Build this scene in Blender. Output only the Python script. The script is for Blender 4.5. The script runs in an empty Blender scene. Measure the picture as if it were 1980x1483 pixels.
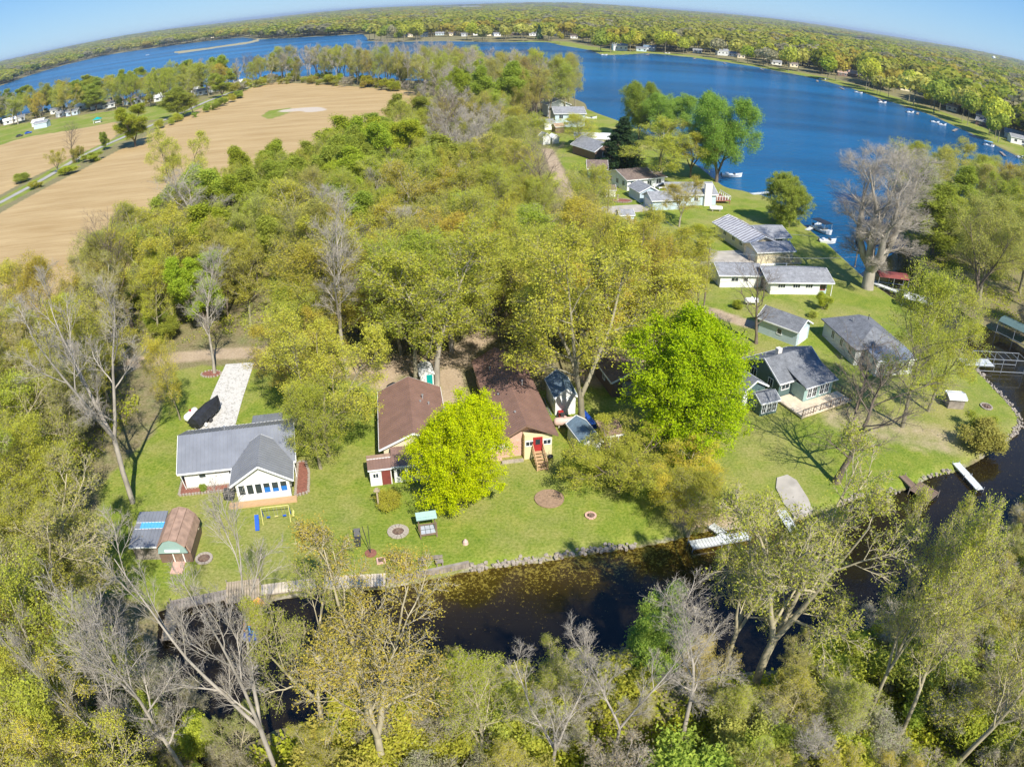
import bpy, math, random
import numpy as np
from mathutils import Vector
R = math.radians
scene = bpy.context.scene
col = scene.collection
# ------------------------------------------------------------------ camera, sky, sun, exposure
FPX, PITCH, CAMH = 1450.0, R(29.0), 45.0        # pixels per radian of the 1980 px wide photograph, downward pitch, height in metres
cd = bpy.data.cameras.new('camera'); cam = bpy.data.objects.new('camera', cd); col.objects.link(cam)
cam.location = (0, 0, CAMH); cam.rotation_euler = (R(90) - PITCH, 0, 0)
cd.type = 'PANO'                                 # the drone's wide lens bends straight lines: an equidistant fisheye
cd.panorama_type = 'FISHEYE_LENS_POLYNOMIAL'
cd.fisheye_fov = R(180)
cd.sensor_width = 36.0; cd.sensor_height = 36.0 * 766 / 1024; cd.sensor_fit = 'HORIZONTAL'
cd.fisheye_polynomial_k0 = 0.0
cd.fisheye_polynomial_k1 = -(1980 / 36.0) / FPX
cd.fisheye_polynomial_k2 = 0.0; cd.fisheye_polynomial_k3 = 0.0; cd.fisheye_polynomial_k4 = 0.0
cd.clip_start = 0.5; cd.clip_end = 60000
scene.camera = cam
SUN_EL, SUN_DIR = R(45), Vector((0.39, -0.92, 0)).normalized()
w = bpy.data.worlds.new('World'); scene.world = w; w.use_nodes = True
nt = w.node_tree; nt.nodes.clear()
sky = nt.nodes.new('ShaderNodeTexSky'); sky.sky_type = 'NISHITA'; sky.sun_disc = False
sky.sun_elevation = SUN_EL; sky.sun_rotation = math.atan2(SUN_DIR.x, SUN_DIR.y)
sky.air_density = 1.0; sky.dust_density = 0.0; sky.ozone_density = 4.0
geo = nt.nodes.new('ShaderNodeTexCoord'); sxyz = nt.nodes.new('ShaderNodeSeparateXYZ'); nt.links.new(geo.outputs['Generated'], sxyz.inputs[0])
ramp_ = nt.nodes.new('ShaderNodeValToRGB'); e_ = ramp_.color_ramp.elements; e_[0].position = 0.0; e_[0].color = (0.21, 0.40, 0.58, 1); e_[1].position = 0.6; e_[1].color = (0.04, 0.15, 0.44, 1)
e_.new(0.10).color = (0.10, 0.28, 0.57, 1)
nt.links.new(sxyz.outputs[2], ramp_.inputs[0])
bg2 = nt.nodes.new('ShaderNodeBackground'); bg2.inputs[1].default_value = 1.0; nt.links.new(ramp_.outputs[0], bg2.inputs[0])
bg = nt.nodes.new('ShaderNodeBackground'); bg.inputs[1].default_value = 0.12
mxs = nt.nodes.new('ShaderNodeMixShader'); mxs.inputs[0].default_value = 0.86
out = nt.nodes.new('ShaderNodeOutputWorld')
nt.links.new(sky.outputs[0], bg.inputs[0]); nt.links.new(bg.outputs[0], mxs.inputs[1]); nt.links.new(bg2.outputs[0], mxs.inputs[2]); nt.links.new(mxs.outputs[0], out.inputs[0])
sl = bpy.data.lights.new('sun', 'SUN'); sl.energy = 5.0; sl.angle = R(0.5); sl.color = (1.0, 0.95, 0.86)
so = bpy.data.objects.new('sun', sl); col.objects.link(so)
so.rotation_euler = (-(SUN_DIR * math.cos(SUN_EL) + Vector((0, 0, math.sin(SUN_EL))))).to_track_quat('-Z', 'Y').to_euler()
scene.view_settings.view_transform = 'Standard'; scene.view_settings.look = 'None'
scene.view_settings.gamma = 1.0; scene.view_settings.exposure = 0.58; scene.view_settings.use_curve_mapping = False
cy = scene.cycles
cy.max_bounces = 5; cy.diffuse_bounces = 4; cy.glossy_bounces = 3; cy.transmission_bounces = 3; cy.transparent_max_bounces = 4; cy.volume_bounces = 0
cy.use_denoising = True
try: cy.denoiser = 'OPENIMAGEDENOISE'
except Exception: pass
cy.sample_clamp_indirect = 4.0

# ------------------------------------------------------------------ where a point of the photograph lies in the place
def ray(px, py):
    dx, dy = px - 990.0, 741.5 - py; r = math.hypot(dx, dy) or 1e-6; t = r / FPX
    s = math.sin(t) / r; f = math.cos(t); x, u = dx * s, dy * s
    return x, f * math.cos(PITCH) + u * math.sin(PITCH), -f * math.sin(PITCH) + u * math.cos(PITCH)
def G(px, py, z=0.0):
    x, y, d = ray(px, py); k = (CAMH - z) / max(-d, 0.0045)
    return (x * k, y * k)
def GP(l): return [G(*p) for p in l]

# ------------------------------------------------------------------ objects
def tag(o, label=None, cat=None, group=None, kind=None):
    if label: o['label'] = label
    if cat: o['category'] = cat
    if group: o['group'] = group
    if kind: o['kind'] = kind
    return o
def empty(name, loc, rz=0.0, parent=None):
    o = bpy.data.objects.new(name, None); col.objects.link(o); o.location = loc; o.rotation_euler = (0, 0, rz)
    o.empty_display_size = 0.2; o.parent = parent
    return o
def link(name, me, parent=None, loc=None, rz=None):
    o = bpy.data.objects.new(name, me); col.objects.link(o); o.parent = parent
    if loc is not None: o.location = loc
    if rz is not None: o.rotation_euler = (0, 0, rz)
    return o
def copy_tree(o, parent=None):
    c = o.copy(); col.objects.link(c); c.parent = parent
    for ch in [x for x in ALLCH.get(o.name, [])]: copy_tree(ch, c)
    return c
ALLCH = {}
def np_mesh(name, V, Q=None, T=None, mats=(), mi=None, smooth=False, attrs=None):
    """mesh from arrays: quads Q (n,4) then triangles T (m,3)"""
    V = np.asarray(V, dtype=np.float32); me = bpy.data.meshes.new(name)
    nq = 0 if Q is None else len(Q); ntr = 0 if T is None else len(T)
    me.vertices.add(len(V)); me.vertices.foreach_set('co', V.ravel())
    loops = np.concatenate([np.asarray(Q, dtype=np.int32).ravel() if nq else np.zeros(0, np.int32),
                            np.asarray(T, dtype=np.int32).ravel() if ntr else np.zeros(0, np.int32)])
    me.loops.add(len(loops)); me.loops.foreach_set('vertex_index', loops)
    me.polygons.add(nq + ntr)
    st = np.concatenate([np.arange(nq) * 4, nq * 4 + np.arange(ntr) * 3]).astype(np.int32)
    me.polygons.foreach_set('loop_start', st)
    if mi is not None: me.polygons.foreach_set('material_index', np.asarray(mi, dtype=np.int32))
    for m in mats: me.materials.append(m)
    if smooth: me.polygons.foreach_set('use_smooth', np.ones(nq + ntr, dtype=bool))
    me.update(calc_edges=True)
    for k, a in (attrs or {}).items():
        dom, arr = a
        at = me.attributes.new(k, 'FLOAT', dom); at.data.foreach_set('value', np.asarray(arr, dtype=np.float32))
    return me
class MB:
    """collects boxes, bars, prisms and tubes; build() links them as one object"""
    def __init__(s): s.v = []; s.f = []; s.m = []; s.cur = 0; s.ch = []
    def raw(s, vs, fs):
        b = len(s.v); s.ch.append((b, len(s.f))); s.v += [tuple(v) for v in vs]; s.f += [tuple(b + i for i in f) for f in fs]; s.m += [s.cur] * len(fs); return s
    def box(s, x0, x1, y0, y1, z0, z1):
        return s.raw([(x0, y0, z0), (x1, y0, z0), (x1, y1, z0), (x0, y1, z0), (x0, y0, z1), (x1, y0, z1), (x1, y1, z1), (x0, y1, z1)],
                     [(0, 3, 2, 1), (4, 5, 6, 7), (0, 1, 5, 4), (1, 2, 6, 5), (2, 3, 7, 6), (3, 0, 4, 7)])
    def bar(s, a, b, w=0.05, h=None):
        a = Vector(a); b = Vector(b); d = (b - a); L = d.length
        if L < 1e-6: return s
        d /= L; up = Vector((0, 0, 1)) if abs(d.z) < 0.95 else Vector((1, 0, 0))
        x = d.cross(up).normalized() * w / 2; y = x.normalized().cross(d).normalized() * (h or w) / 2
        vs = [a - x - y, a + x - y, a + x + y, a - x + y, b - x - y, b + x - y, b + x + y, b - x + y]
        return s.raw(vs, [(0, 3, 2, 1), (4, 5, 6, 7), (0, 1, 5, 4), (1, 2, 6, 5), (2, 3, 7, 6), (3, 0, 4, 7)])
    def prism(s, poly, axis, a0, a1):
        """poly of 2D points extruded along axis 'x' (points are y,z), 'y' (x,z) or 'z' (x,y)"""
        n = len(poly)
        def P(p, a): return {'x': (a, p[0], p[1]), 'y': (p[0], a, p[1]), 'z': (p[0], p[1], a)}[axis]
        vs = [P(p, a0) for p in poly] + [P(p, a1) for p in poly]
        return s.raw(vs, [tuple(range(n))[::-1], tuple(range(n, 2 * n))] + [(i, (i + 1) % n, n + (i + 1) % n, n + i) for i in range(n)])
    def tube(s, pts, rad, n=8, cap=True):
        b = len(s.v); s.ch.append((b, len(s.f)))
        for i, p in enumerate(pts):
            p = Vector(p); d = (Vector(pts[min(i + 1, len(pts) - 1)]) - Vector(pts[max(i - 1, 0)])).normalized()
            up = Vector((0, 0, 1)) if abs(d.z) < 0.9 else Vector((1, 0, 0))
            x = d.cross(up).normalized(); y = x.cross(d).normalized(); r = rad[i] if hasattr(rad, '__len__') else rad
            s.v += [tuple(p + (x * math.cos(6.2832 * k / n) + y * math.sin(6.2832 * k / n)) * r) for k in range(n)]
        for i in range(len(pts) - 1):
            for k in range(n):
                s.f.append((b + i * n + k, b + i * n + (k + 1) % n, b + (i + 1) * n + (k + 1) % n, b + (i + 1) * n + k)); s.m.append(s.cur)
        if cap:
            s.f.append(tuple(b + k for k in range(n))[::-1]); s.m.append(s.cur)
            s.f.append(tuple(b + (len(pts) - 1) * n + k for k in range(n))); s.m.append(s.cur)
        return s
    def build_parts(s, name, mats, parent=None):
        """every box, bar or tube collected becomes an object of its own"""
        for i, (v0, f0) in enumerate(s.ch):
            v1, f1 = s.ch[i + 1] if i + 1 < len(s.ch) else (len(s.v), len(s.f)); m = MB(); m.v = s.v[v0:v1]; m.f = [tuple(k - v0 for k in f) for f in s.f[f0:f1]]; m.m = s.m[f0:f1]; m.build(name, mats, parent)
    def build(s, name, mats, parent=None, loc=None, rz=None, smooth=False):
        me = bpy.data.meshes.new(name); me.from_pydata([tuple(v) for v in s.v], [], s.f)
        if not isinstance(mats, (list, tuple)): mats = [mats]
        for m in mats: me.materials.append(m)
        if len(mats) > 1: me.polygons.foreach_set('material_index', s.m)
        if smooth: me.polygons.foreach_set('use_smooth', [True] * len(me.polygons))
        me.update(); import bmesh
        bm = bmesh.new(); bm.from_mesh(me); bmesh.ops.recalc_face_normals(bm, faces=bm.faces); bm.to_mesh(me); bm.free()
        return link(name, me, parent, loc, rz)

# ------------------------------------------------------------------ materials
def mat(name, base, rough=0.7, var=0.15, scale=3.0, metal=0.0, bump=0.0, bscale=20.0, spec=0.3, stretch=None, col2=None, detail=4):
    m = bpy.data.materials.new(name); m.use_nodes = True; N = m.node_tree.nodes; L = m.node_tree.links
    b = N['Principled BSDF']; b.inputs['Roughness'].default_value = rough; b.inputs['Metallic'].default_value = metal
    b.inputs['Specular IOR Level'].default_value = spec
    tc = N.new('ShaderNodeTexCoord'); src = tc.outputs['Object']
    if stretch:
        mp = N.new('ShaderNodeMapping'); mp.inputs['Scale'].default_value = stretch; L.new(src, mp.inputs[0]); src = mp.outputs[0]
    nz = N.new('ShaderNodeTexNoise'); nz.inputs['Scale'].default_value = scale; nz.inputs['Detail'].default_value = detail; L.new(src, nz.inputs['Vector'])
    cr = N.new('ShaderNodeValToRGB'); cr.color_ramp.elements[0].position = 0.3; cr.color_ramp.elements[1].position = 0.72
    c2 = col2 or tuple(min(1, c * (1 + var)) for c in base); c1 = tuple(c * (1 - var) for c in base)
    cr.color_ramp.elements[0].color = (*c1, 1); cr.color_ramp.elements[1].color = (*c2, 1)
    L.new(nz.outputs['Fac'], cr.inputs[0]); L.new(cr.outputs[0], b.inputs['Base Color'])
    if bump:
        n2 = N.new('ShaderNodeTexNoise'); n2.inputs['Scale'].default_value = bscale; L.new(src, n2.inputs['Vector'])
        bp = N.new('ShaderNodeBump'); bp.inputs['Strength'].default_value = bump; bp.inputs['Distance'].default_value = 0.05
        L.new(n2.outputs['Fac'], bp.inputs['Height']); L.new(bp.outputs[0], b.inputs['Normal'])
    return m
def siding(name, base, pitch=0.2, vertical=False, dark=0.72):
    m = mat(name, base, 0.6, 0.06, 1.5); N = m.node_tree.nodes; L = m.node_tree.links; b = N['Principled BSDF']
    tc = N.new('ShaderNodeTexCoord'); sp = N.new('ShaderNodeSeparateXYZ'); L.new(tc.outputs['Object'], sp.inputs[0])
    mt = N.new('ShaderNodeMath'); mt.operation = 'MULTIPLY'; mt.inputs[1].default_value = 1 / pitch
    if vertical:
        ad = N.new('ShaderNodeMath'); ad.operation = 'ADD'; L.new(sp.outputs[0], ad.inputs[0]); L.new(sp.outputs[1], ad.inputs[1]); L.new(ad.outputs[0], mt.inputs[0])
    else: L.new(sp.outputs[2], mt.inputs[0])
    fr = N.new('ShaderNodeMath'); fr.operation = 'FRACT'; L.new(mt.outputs[0], fr.inputs[0])
    bp = N.new('ShaderNodeBump'); bp.inputs['Strength'].default_value = 0.9; bp.inputs['Distance'].default_value = 0.03
    L.new(fr.outputs[0], bp.inputs['Height']); L.new(bp.outputs[0], b.inputs['Normal'])
    return m
def shingle(name, base):
    m = bpy.data.materials.new(name); m.use_nodes = True; N = m.node_tree.nodes; L = m.node_tree.links
    b = N['Principled BSDF']; b.inputs['Roughness'].default_value = 0.9; b.inputs['Specular IOR Level'].default_value = 0.15
    tc = N.new('ShaderNodeTexCoord')
    br = N.new('ShaderNodeTexBrick'); br.inputs['Scale'].default_value = 2.2; br.inputs['Mortar Size'].default_value = 0.03
    br.inputs['Color1'].default_value = (*base, 1); br.inputs['Color2'].default_value = (*[c * 1.35 for c in base], 1); br.inputs['Mortar'].default_value = (*[c * 0.6 for c in base], 1)
    nz = N.new('ShaderNodeTexNoise'); nz.inputs['Scale'].default_value = 1.3; nz.inputs['Detail'].default_value = 6
    mx = N.new('ShaderNodeMix'); mx.data_type = 'RGBA'; mx.blend_type = 'OVERLAY'; mx.inputs[0].default_value = 0.5
    L.new(tc.outputs['Object'], br.inputs[0]); L.new(tc.outputs['Object'], nz.inputs[0])
    L.new(br.outputs[0], mx.inputs[6]); L.new(nz.outputs[0], mx.inputs[7]); L.new(mx.outputs[2], b.inputs['Base Color'])
    return m
M = {}
M['white'] = siding('white_siding', (0.78, 0.78, 0.75)); M['white_trim'] = mat('white_trim', (0.8, 0.8, 0.78), 0.5, 0.04)
M['pale_blue'] = siding('pale_blue_siding', (0.5, 0.6, 0.66)); M['pale_grey'] = siding('pale_grey_siding', (0.55, 0.57, 0.56))
M['cream'] = siding('cream_siding', (0.75, 0.65, 0.45)); M['pink_block'] = mat('pinkish_block_wall', (0.6, 0.38, 0.3), 0.8, 0.12, 2)
M['teal'] = siding('teal_siding', (0.10, 0.16, 0.155)); M['pale_teal'] = siding('pale_teal_siding', (0.32, 0.46, 0.43)); M['blue_wall'] = siding('bright_blue_siding', (0.05, 0.3, 0.5))
M['brown_wall'] = siding('brown_siding', (0.2, 0.13, 0.1)); M['yellow_wall'] = siding('pale_yellow_siding', (0.75, 0.66, 0.4))
M['grey_metal'] = mat('grey_metal_roof', (0.27, 0.28, 0.3), 0.42, 0.1, 0.8, 0.3, spec=0.5)
M['brown_metal'] = mat('brown_metal_roof', (0.27, 0.165, 0.13), 0.45, 0.12, 0.9, 0.25, spec=0.5)
M['galv'] = mat('galvanised_metal', (0.5, 0.52, 0.54), 0.4, 0.1, 2, 0.6)
M['stripe_metal'] = mat('weathered_metal_roof', (0.45, 0.46, 0.46), 0.45, 0.15, 0.6, 0.3)
def striped(name, c1, c2, pitch, axis):
    m = mat(name, c1, 0.5, 0.1, 1.0, 0.2); N = m.node_tree.nodes; L = m.node_tree.links; b = N['Principled BSDF']; old = b.inputs['Base Color'].links[0].from_socket
    tc = N.new('ShaderNodeTexCoord'); sp = N.new('ShaderNodeSeparateXYZ'); L.new(tc.outputs['Object'], sp.inputs[0]); mt = N.new('ShaderNodeMath'); mt.operation = 'MULTIPLY'; mt.inputs[1].default_value = 1 / pitch; L.new(sp.outputs[axis], mt.inputs[0])
    nz = N.new('ShaderNodeTexNoise'); nz.inputs['Scale'].default_value = 0.7; L.new(tc.outputs['Object'], nz.inputs[0]); ad = N.new('ShaderNodeMath'); ad.operation = 'MULTIPLY_ADD'; ad.inputs[1].default_value = 0.5; L.new(nz.outputs[0], ad.inputs[0]); L.new(mt.outputs[0], ad.inputs[2])
    fr = N.new('ShaderNodeMath'); fr.operation = 'FRACT'; L.new(ad.outputs[0], fr.inputs[0]); rp = N.new('ShaderNodeValToRGB'); e = rp.color_ramp.elements; e[0].position = 0.42; e[1].position = 0.58; L.new(fr.outputs[0], rp.inputs[0])
    mx = N.new('ShaderNodeMix'); mx.data_type = 'RGBA'; L.new(rp.outputs[0], mx.inputs[0]); L.new(old, mx.inputs[6]); mx.inputs[7].default_value = (*c2, 1); L.new(mx.outputs[2], b.inputs['Base Color']); return m
M['striped'] = striped('striped_metal_roof', (0.66, 0.64, 0.62), (0.27, 0.26, 0.27), 0.95, 1)
M['rust'] = mat('rusty_brown_roof', (0.38, 0.25, 0.18), 0.8, 0.25, 1.6)
M['shg_dark'] = shingle('dark_grey_shingle', (0.165, 0.172, 0.183)); M['shg_grey'] = shingle('grey_shingle', (0.245, 0.25, 0.26))
M['shg_brown'] = shingle('brown_shingle', (0.17, 0.13, 0.11)); M['shg_blue'] = shingle('slate_blue_shingle', (0.14, 0.2, 0.26))
M['white_roof'] = mat('white_roof', (0.7, 0.7, 0.68), 0.6, 0.08)
M['glass'] = mat('window_glass', (0.03, 0.04, 0.05), 0.08, 0.3, 0.5, spec=0.8)
M['blue_glass'] = mat('blue_cloth_behind_glass', (0.02, 0.16, 0.5), 0.25, 0.1, spec=0.6)
M['dark'] = mat('dark_opening', (0.02, 0.02, 0.02), 0.8); M['black_cover'] = mat('black_cover', (0.025, 0.027, 0.032), 0.55, 0.3, 2, bump=0.5, bscale=5)
M['red'] = mat('red_paint', (0.35, 0.03, 0.03), 0.5, 0.1); M['maroon'] = mat('maroon_paint', (0.2, 0.05, 0.04), 0.6, 0.1)
M['blue'] = mat('blue_plastic', (0.02, 0.1, 0.5), 0.4, 0.1); M['lblue'] = mat('light_blue_panel', (0.1, 0.38, 0.7), 0.5, 0.1)
M['yellow'] = mat('yellow_plastic', (0.6, 0.55, 0.18), 0.5, 0.08); M['orange'] = mat('orange_plastic', (0.65, 0.3, 0.05), 0.5, 0.1)
M['green'] = mat('green_plastic', (0.06, 0.5, 0.05), 0.45, 0.1); M['teal_cloth'] = mat('teal_canvas', (0.0, 0.3, 0.28), 0.7, 0.1)
M['wood_new'] = mat('new_timber', (0.5, 0.33, 0.18), 0.75, 0.15, 2, stretch=(1, 8, 8)); M['wood_deck'] = mat('weathered_deck', (0.4, 0.32, 0.22), 0.85, 0.25, 2)
M['wood_grey'] = mat('grey_weathered_timber', (0.28, 0.24, 0.2), 0.85, 0.3, 1.5); M['wood_tan'] = mat('tan_deck', (0.62, 0.52, 0.38), 0.8, 0.2, 1.2)
M['wood_brown'] = mat('brown_deck_boards', (0.2, 0.14, 0.1), 0.85, 0.25, 2); M['red_deck'] = mat('red_deck_boards', (0.3, 0.12, 0.08), 0.8, 0.2, 2)
M['dock'] = mat('pale_dock_boards', (0.58, 0.6, 0.58), 0.7, 0.22, 2.5); M['white_paint'] = mat('white_gloss_paint', (0.8, 0.8, 0.78), 0.35, 0.06)
M['pink_tank'] = mat('tan_painted_tank', (0.6, 0.42, 0.36), 0.5, 0.12); M['concrete'] = mat('concrete', (0.42, 0.38, 0.32), 0.9, 0.18, 0.6)
M['stone'] = mat('pale_stone', (0.36, 0.31, 0.25), 0.9, 0.3, 3); M['mulch'] = mat('red_mulch', (0.24, 0.1, 0.07), 1, 0.3, 6); M['ash'] = mat('ash_and_char', (0.14, 0.09, 0.07), 1, 0.4, 5)
M['pole'] = mat('weathered_pole', (0.25, 0.2, 0.16), 0.9, 0.2); M['chimney'] = mat('white_chimney_brick', (0.7, 0.66, 0.6), 0.85, 0.15, 5)
M['asphalt'] = mat('pale_worn_asphalt', (0.36, 0.34, 0.3), 0.95, 0.12, 0.3); M['dkmetal'] = mat('dark_metal', (0.05, 0.05, 0.05), 0.5, 0.1)
M['purple'] = mat('purple_cloth', (0.16, 0.1, 0.22), 0.8, 0.1)

def gravel_mat():
    m = bpy.data.materials.new('white_gravel'); m.use_nodes = True; N = m.node_tree.nodes; L = m.node_tree.links
    b = N['Principled BSDF']; b.inputs['Roughness'].default_value = 1.0; b.inputs['Specular IOR Level'].default_value = 0.1
    tc = N.new('ShaderNodeTexCoord'); v = N.new('ShaderNodeTexVoronoi'); v.inputs['Scale'].default_value = 5.0; L.new(tc.outputs['Object'], v.inputs['Vector'])
    n = N.new('ShaderNodeTexNoise'); n.inputs['Scale'].default_value = 2.2; n.inputs['Detail'].default_value = 8; L.new(tc.outputs['Object'], n.inputs['Vector'])
    cr = N.new('ShaderNodeValToRGB'); e = cr.color_ramp.elements; e[0].position = 0.33; e[0].color = (0.34, 0.32, 0.28, 1); e[1].position = 0.5; e[1].color = (0.58, 0.56, 0.52, 1)
    ad = N.new('ShaderNodeMix'); ad.data_type = 'FLOAT'; ad.inputs[0].default_value = 0.35; L.new(n.outputs[0], ad.inputs[2]); L.new(v.outputs['Distance'], ad.inputs[3])
    L.new(ad.outputs[0], cr.inputs[0]); L.new(cr.outputs[0], b.inputs['Base Color'])
    return m
M['gravel'] = gravel_mat()

def leaf_mat(name, trans=0.5, hv=0.015, vv=0.24):
    """leaf colour comes from the object's own colour, each leaf a little different"""
    m = bpy.data.materials.new(name); m.use_nodes = True; N = m.node_tree.nodes; L = m.node_tree.links; N.clear()
    oi = N.new('ShaderNodeObjectInfo'); at = N.new('ShaderNodeAttribute'); at.attribute_name = 'var'
    hs = N.new('ShaderNodeHueSaturation')
    mh = N.new('ShaderNodeMapRange'); mh.inputs[3].default_value = 0.5 - hv; mh.inputs[4].default_value = 0.5 + hv
    mv = N.new('ShaderNodeMapRange'); mv.inputs[3].default_value = 1 - vv; mv.inputs[4].default_value = 1 + vv
    fr = N.new('ShaderNodeMath'); fr.operation = 'MULTIPLY'; fr.inputs[1].default_value = 7.13; f2 = N.new('ShaderNodeMath'); f2.operation = 'FRACT'
    L.new(at.outputs['Fac'], mh.inputs[0]); L.new(at.outputs['Fac'], fr.inputs[0]); L.new(fr.outputs[0], f2.inputs[0]); L.new(f2.outputs[0], mv.inputs[0])
    L.new(mh.outputs[0], hs.inputs['Hue']); L.new(mv.outputs[0], hs.inputs['Value']); L.new(oi.outputs['Color'], hs.inputs['Color'])
    d = N.new('ShaderNodeBsdfDiffuse'); t = N.new('ShaderNodeBsdfTranslucent'); mx = N.new('ShaderNodeMixShader'); mx.inputs[0].default_value = trans
    L.new(hs.outputs[0], d.inputs[0]); L.new(hs.outputs[0], t.inputs[0]); L.new(d.outputs[0], mx.inputs[1]); L.new(t.outputs[0], mx.inputs[2])
    o = N.new('ShaderNodeOutputMaterial'); L.new(mx.outputs[0], o.inputs[0])
    return m
M['leaf'] = leaf_mat('spring_leaf'); M['needle'] = leaf_mat('needles', 0.15)
M['bark'] = mat('pale_grey_bark', (0.36, 0.32, 0.26), 0.9, 0.3, 2.0, stretch=(1, 1, 0.3)); M['bark_fore'] = mat('pale_tan_bark', (0.38, 0.33, 0.21), 0.9, 0.3, 2.0, stretch=(1, 1, 0.3)); M['bark_dark'] = mat('brown_bark', (0.17, 0.135, 0.1), 0.9, 0.3, 2.0, stretch=(1, 1, 0.3))
M['bark_mid'] = mat('olive_grey_bark', (0.27, 0.24, 0.16), 0.9, 0.3, 2.0, stretch=(1, 1, 0.3))

# ------------------------------------------------------------------ land and water
def dist_seg(P, a, b):
    a = np.array(a); b = np.array(b); d = b - a; t = np.clip(((P - a) @ d) / max(d @ d, 1e-9), 0, 1)
    return np.hypot(*(P - (a + t[:, None] * d)).T)
def sdf(P, poly):
    """distance inside a polygon (positive inside)"""
    n = len(poly); D = np.full(len(P), 1e9); ins = np.zeros(len(P), bool); x, y = P[:, 0], P[:, 1]
    for i in range(n):
        a, b = poly[i], poly[(i + 1) % n]; D = np.minimum(D, dist_seg(P, a, b))
        if a[1] != b[1]:
            c = ((a[1] > y) != (b[1] > y)) & (x < (b[0] - a[0]) * (y - a[1]) / (b[1] - a[1]) + a[0]); ins ^= c
    return np.where(ins, D, -D)
def dline(P, pts): return np.min([dist_seg(P, pts[i], pts[i + 1]) for i in range(len(pts) - 1)], axis=0)
CANAL_N = [(385, 1482), (345, 1445), (312, 1370), (294, 1280), (300, 1172), (440, 1150), (510, 1155), (600, 1141), (640, 1136), (745, 1130), (905, 1095), (950, 1090), (1000, 1083), (1060, 1076), (1110, 1066), (1170, 1058), (1230, 1050), (1300, 1037), (1340, 1022), (1400, 1016), (1460, 1010), (1520, 1003), (1560, 994), (1586, 983), (1625, 970), (1660, 955), (1700, 947), (1740, 943), (1770, 930), (1800, 915), (1850, 905), (1890, 885), (1925, 862), (1955, 842), (1972, 822), (1970, 800), (1945, 770), (1920, 745), (1888, 712), (1870, 695), (1850, 665), (1800, 625), (1740, 583), (1690, 548), (1665, 530), (1630, 498), (1600, 470), (1565, 443), (1550, 430), (1515, 400), (1480, 378), (1425, 365), (1400, 360), (1350, 320), (1300, 285), (1250, 258), (1205, 236), (1165, 222), (1135, 210), (1130, 198), (1080, 178), (1000, 164), (900, 158), (800, 156), (700, 150), (600, 147), (540, 149), (480, 154), (430, 163), (350, 176), (250, 190), (150, 203), (50, 220), (0, 232), (-200, 285)]
NEAR = [(-19, -60), (-20, 16)] + GP(CANAL_N) + [(-700, 250), (-700, -60)]
SOUTH = [(-19.5, -60), (-21, 16)] + GP([(392, 1500), (450, 1452), (530, 1412), (620, 1388), (700, 1360), (800, 1340), (950, 1325), (1130, 1305), (1300, 1305), (1500, 1295), (1700, 1245), (1780, 1190), (1850, 1120), (1910, 1055), (1980, 995), (2100, 920)]) + [(200, 60), (300, -60)]
EAST = GP([(1720, 420), (1850, 405), (1980, 395)]) + [(300, 190), (400, 150), (300, 60), (120, 66)] + GP([(2080, 730), (1960, 655), (1900, 625), (1850, 590), (1800, 540), (1775, 500)])
FAR_SH = [(-300, 225), (0, 167), (60, 145), (130, 125), (200, 108), (300, 93), (400, 80), (470, 73), (497, 77), (560, 74), (640, 70), (703, 66), (709, 80), (760, 82), (850, 80), (950, 82), (1060, 82), (1085, 88), (1140, 97), (1165, 107), (1210, 106), (1250, 103), (1330, 110), (1400, 120), (1460, 129), (1500, 137), (1560, 148), (1600, 158), (1650, 172), (1700, 190), (1750, 205), (1800, 222), (1850, 245), (1900, 268), (1980, 308), (2200, 430)]
FAR = GP(FAR_SH) + [(700, 250), (30000, 2000), (30000, 40000), (-30000, 40000), (-30000, 1000)]
SPIT = GP([(332, 101), (400, 93), (480, 81), (500, 75), (505, 79), (480, 85), (400, 96), (345, 104)])
ISLES = [NEAR, SOUTH, EAST, FAR, SPIT]
def land(P): return np.max([sdf(P, p) for p in ISLES], axis=0)
FIELD = GP([(800, 177), (700, 169), (600, 162), (530, 161), (490, 168), (440, 188), (350, 226), (260, 276), (150, 332), (0, 412), (-140, 480), (-400, 860), (-60, 770), (60, 716), (140, 668), (225, 560), (350, 468), (480, 398), (620, 368), (770, 300), (840, 240), (835, 190)])
FIELD2 = GP([(-150, 320), (0, 281), (60, 264), (150, 250), (222, 236), (240, 248), (205, 283), (130, 312), (60, 345), (0, 378), (-150, 440)])
LAWN = [GP([(170, 1135), (185, 1000), (200, 930), (300, 840), (330, 720), (390, 706), (520, 715), (700, 740), (850, 745), (1060, 755), (1180, 720), (1300, 640), (1350, 560), (1290, 500), (1200, 440), (1115, 392), (1095, 330), (1050, 280), (1050, 245), (1130, 212), (1205, 234), (1300, 285), (1400, 360), (1480, 378), (1515, 400), (1565, 443), (1600, 470), (1665, 530), (1740, 583), (1850, 665), (1920, 745), (1970, 800), (1972, 822), (1925, 862), (1850, 905), (1740, 943), (1660, 955), (1586, 983), (1520, 1003), (1300, 1037), (1170, 1058), (1000, 1083), (905, 1095), (745, 1130), (600, 1141), (440, 1150), (300, 1172)]),
        GP([(-100, 290), (0, 245), (100, 232), (230, 213), (345, 200), (345, 222), (300, 232), (225, 236), (150, 250), (60, 264), (0, 281), (-150, 320)])]
ROAD = GP([(-60, 740), (120, 720), (270, 700), (330, 692), (420, 684), (520, 680), (600, 690), (700, 712), (790, 712), (880, 690), (935, 650), (1000, 622), (1080, 603), (1140, 575), (1190, 535), (1205, 500), (1180, 455), (1135, 412), (1105, 385), (1080, 340), (1060, 290)])
SPUR = GP([(1190, 560), (1290, 590), (1370, 602), (1450, 628)])
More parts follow.
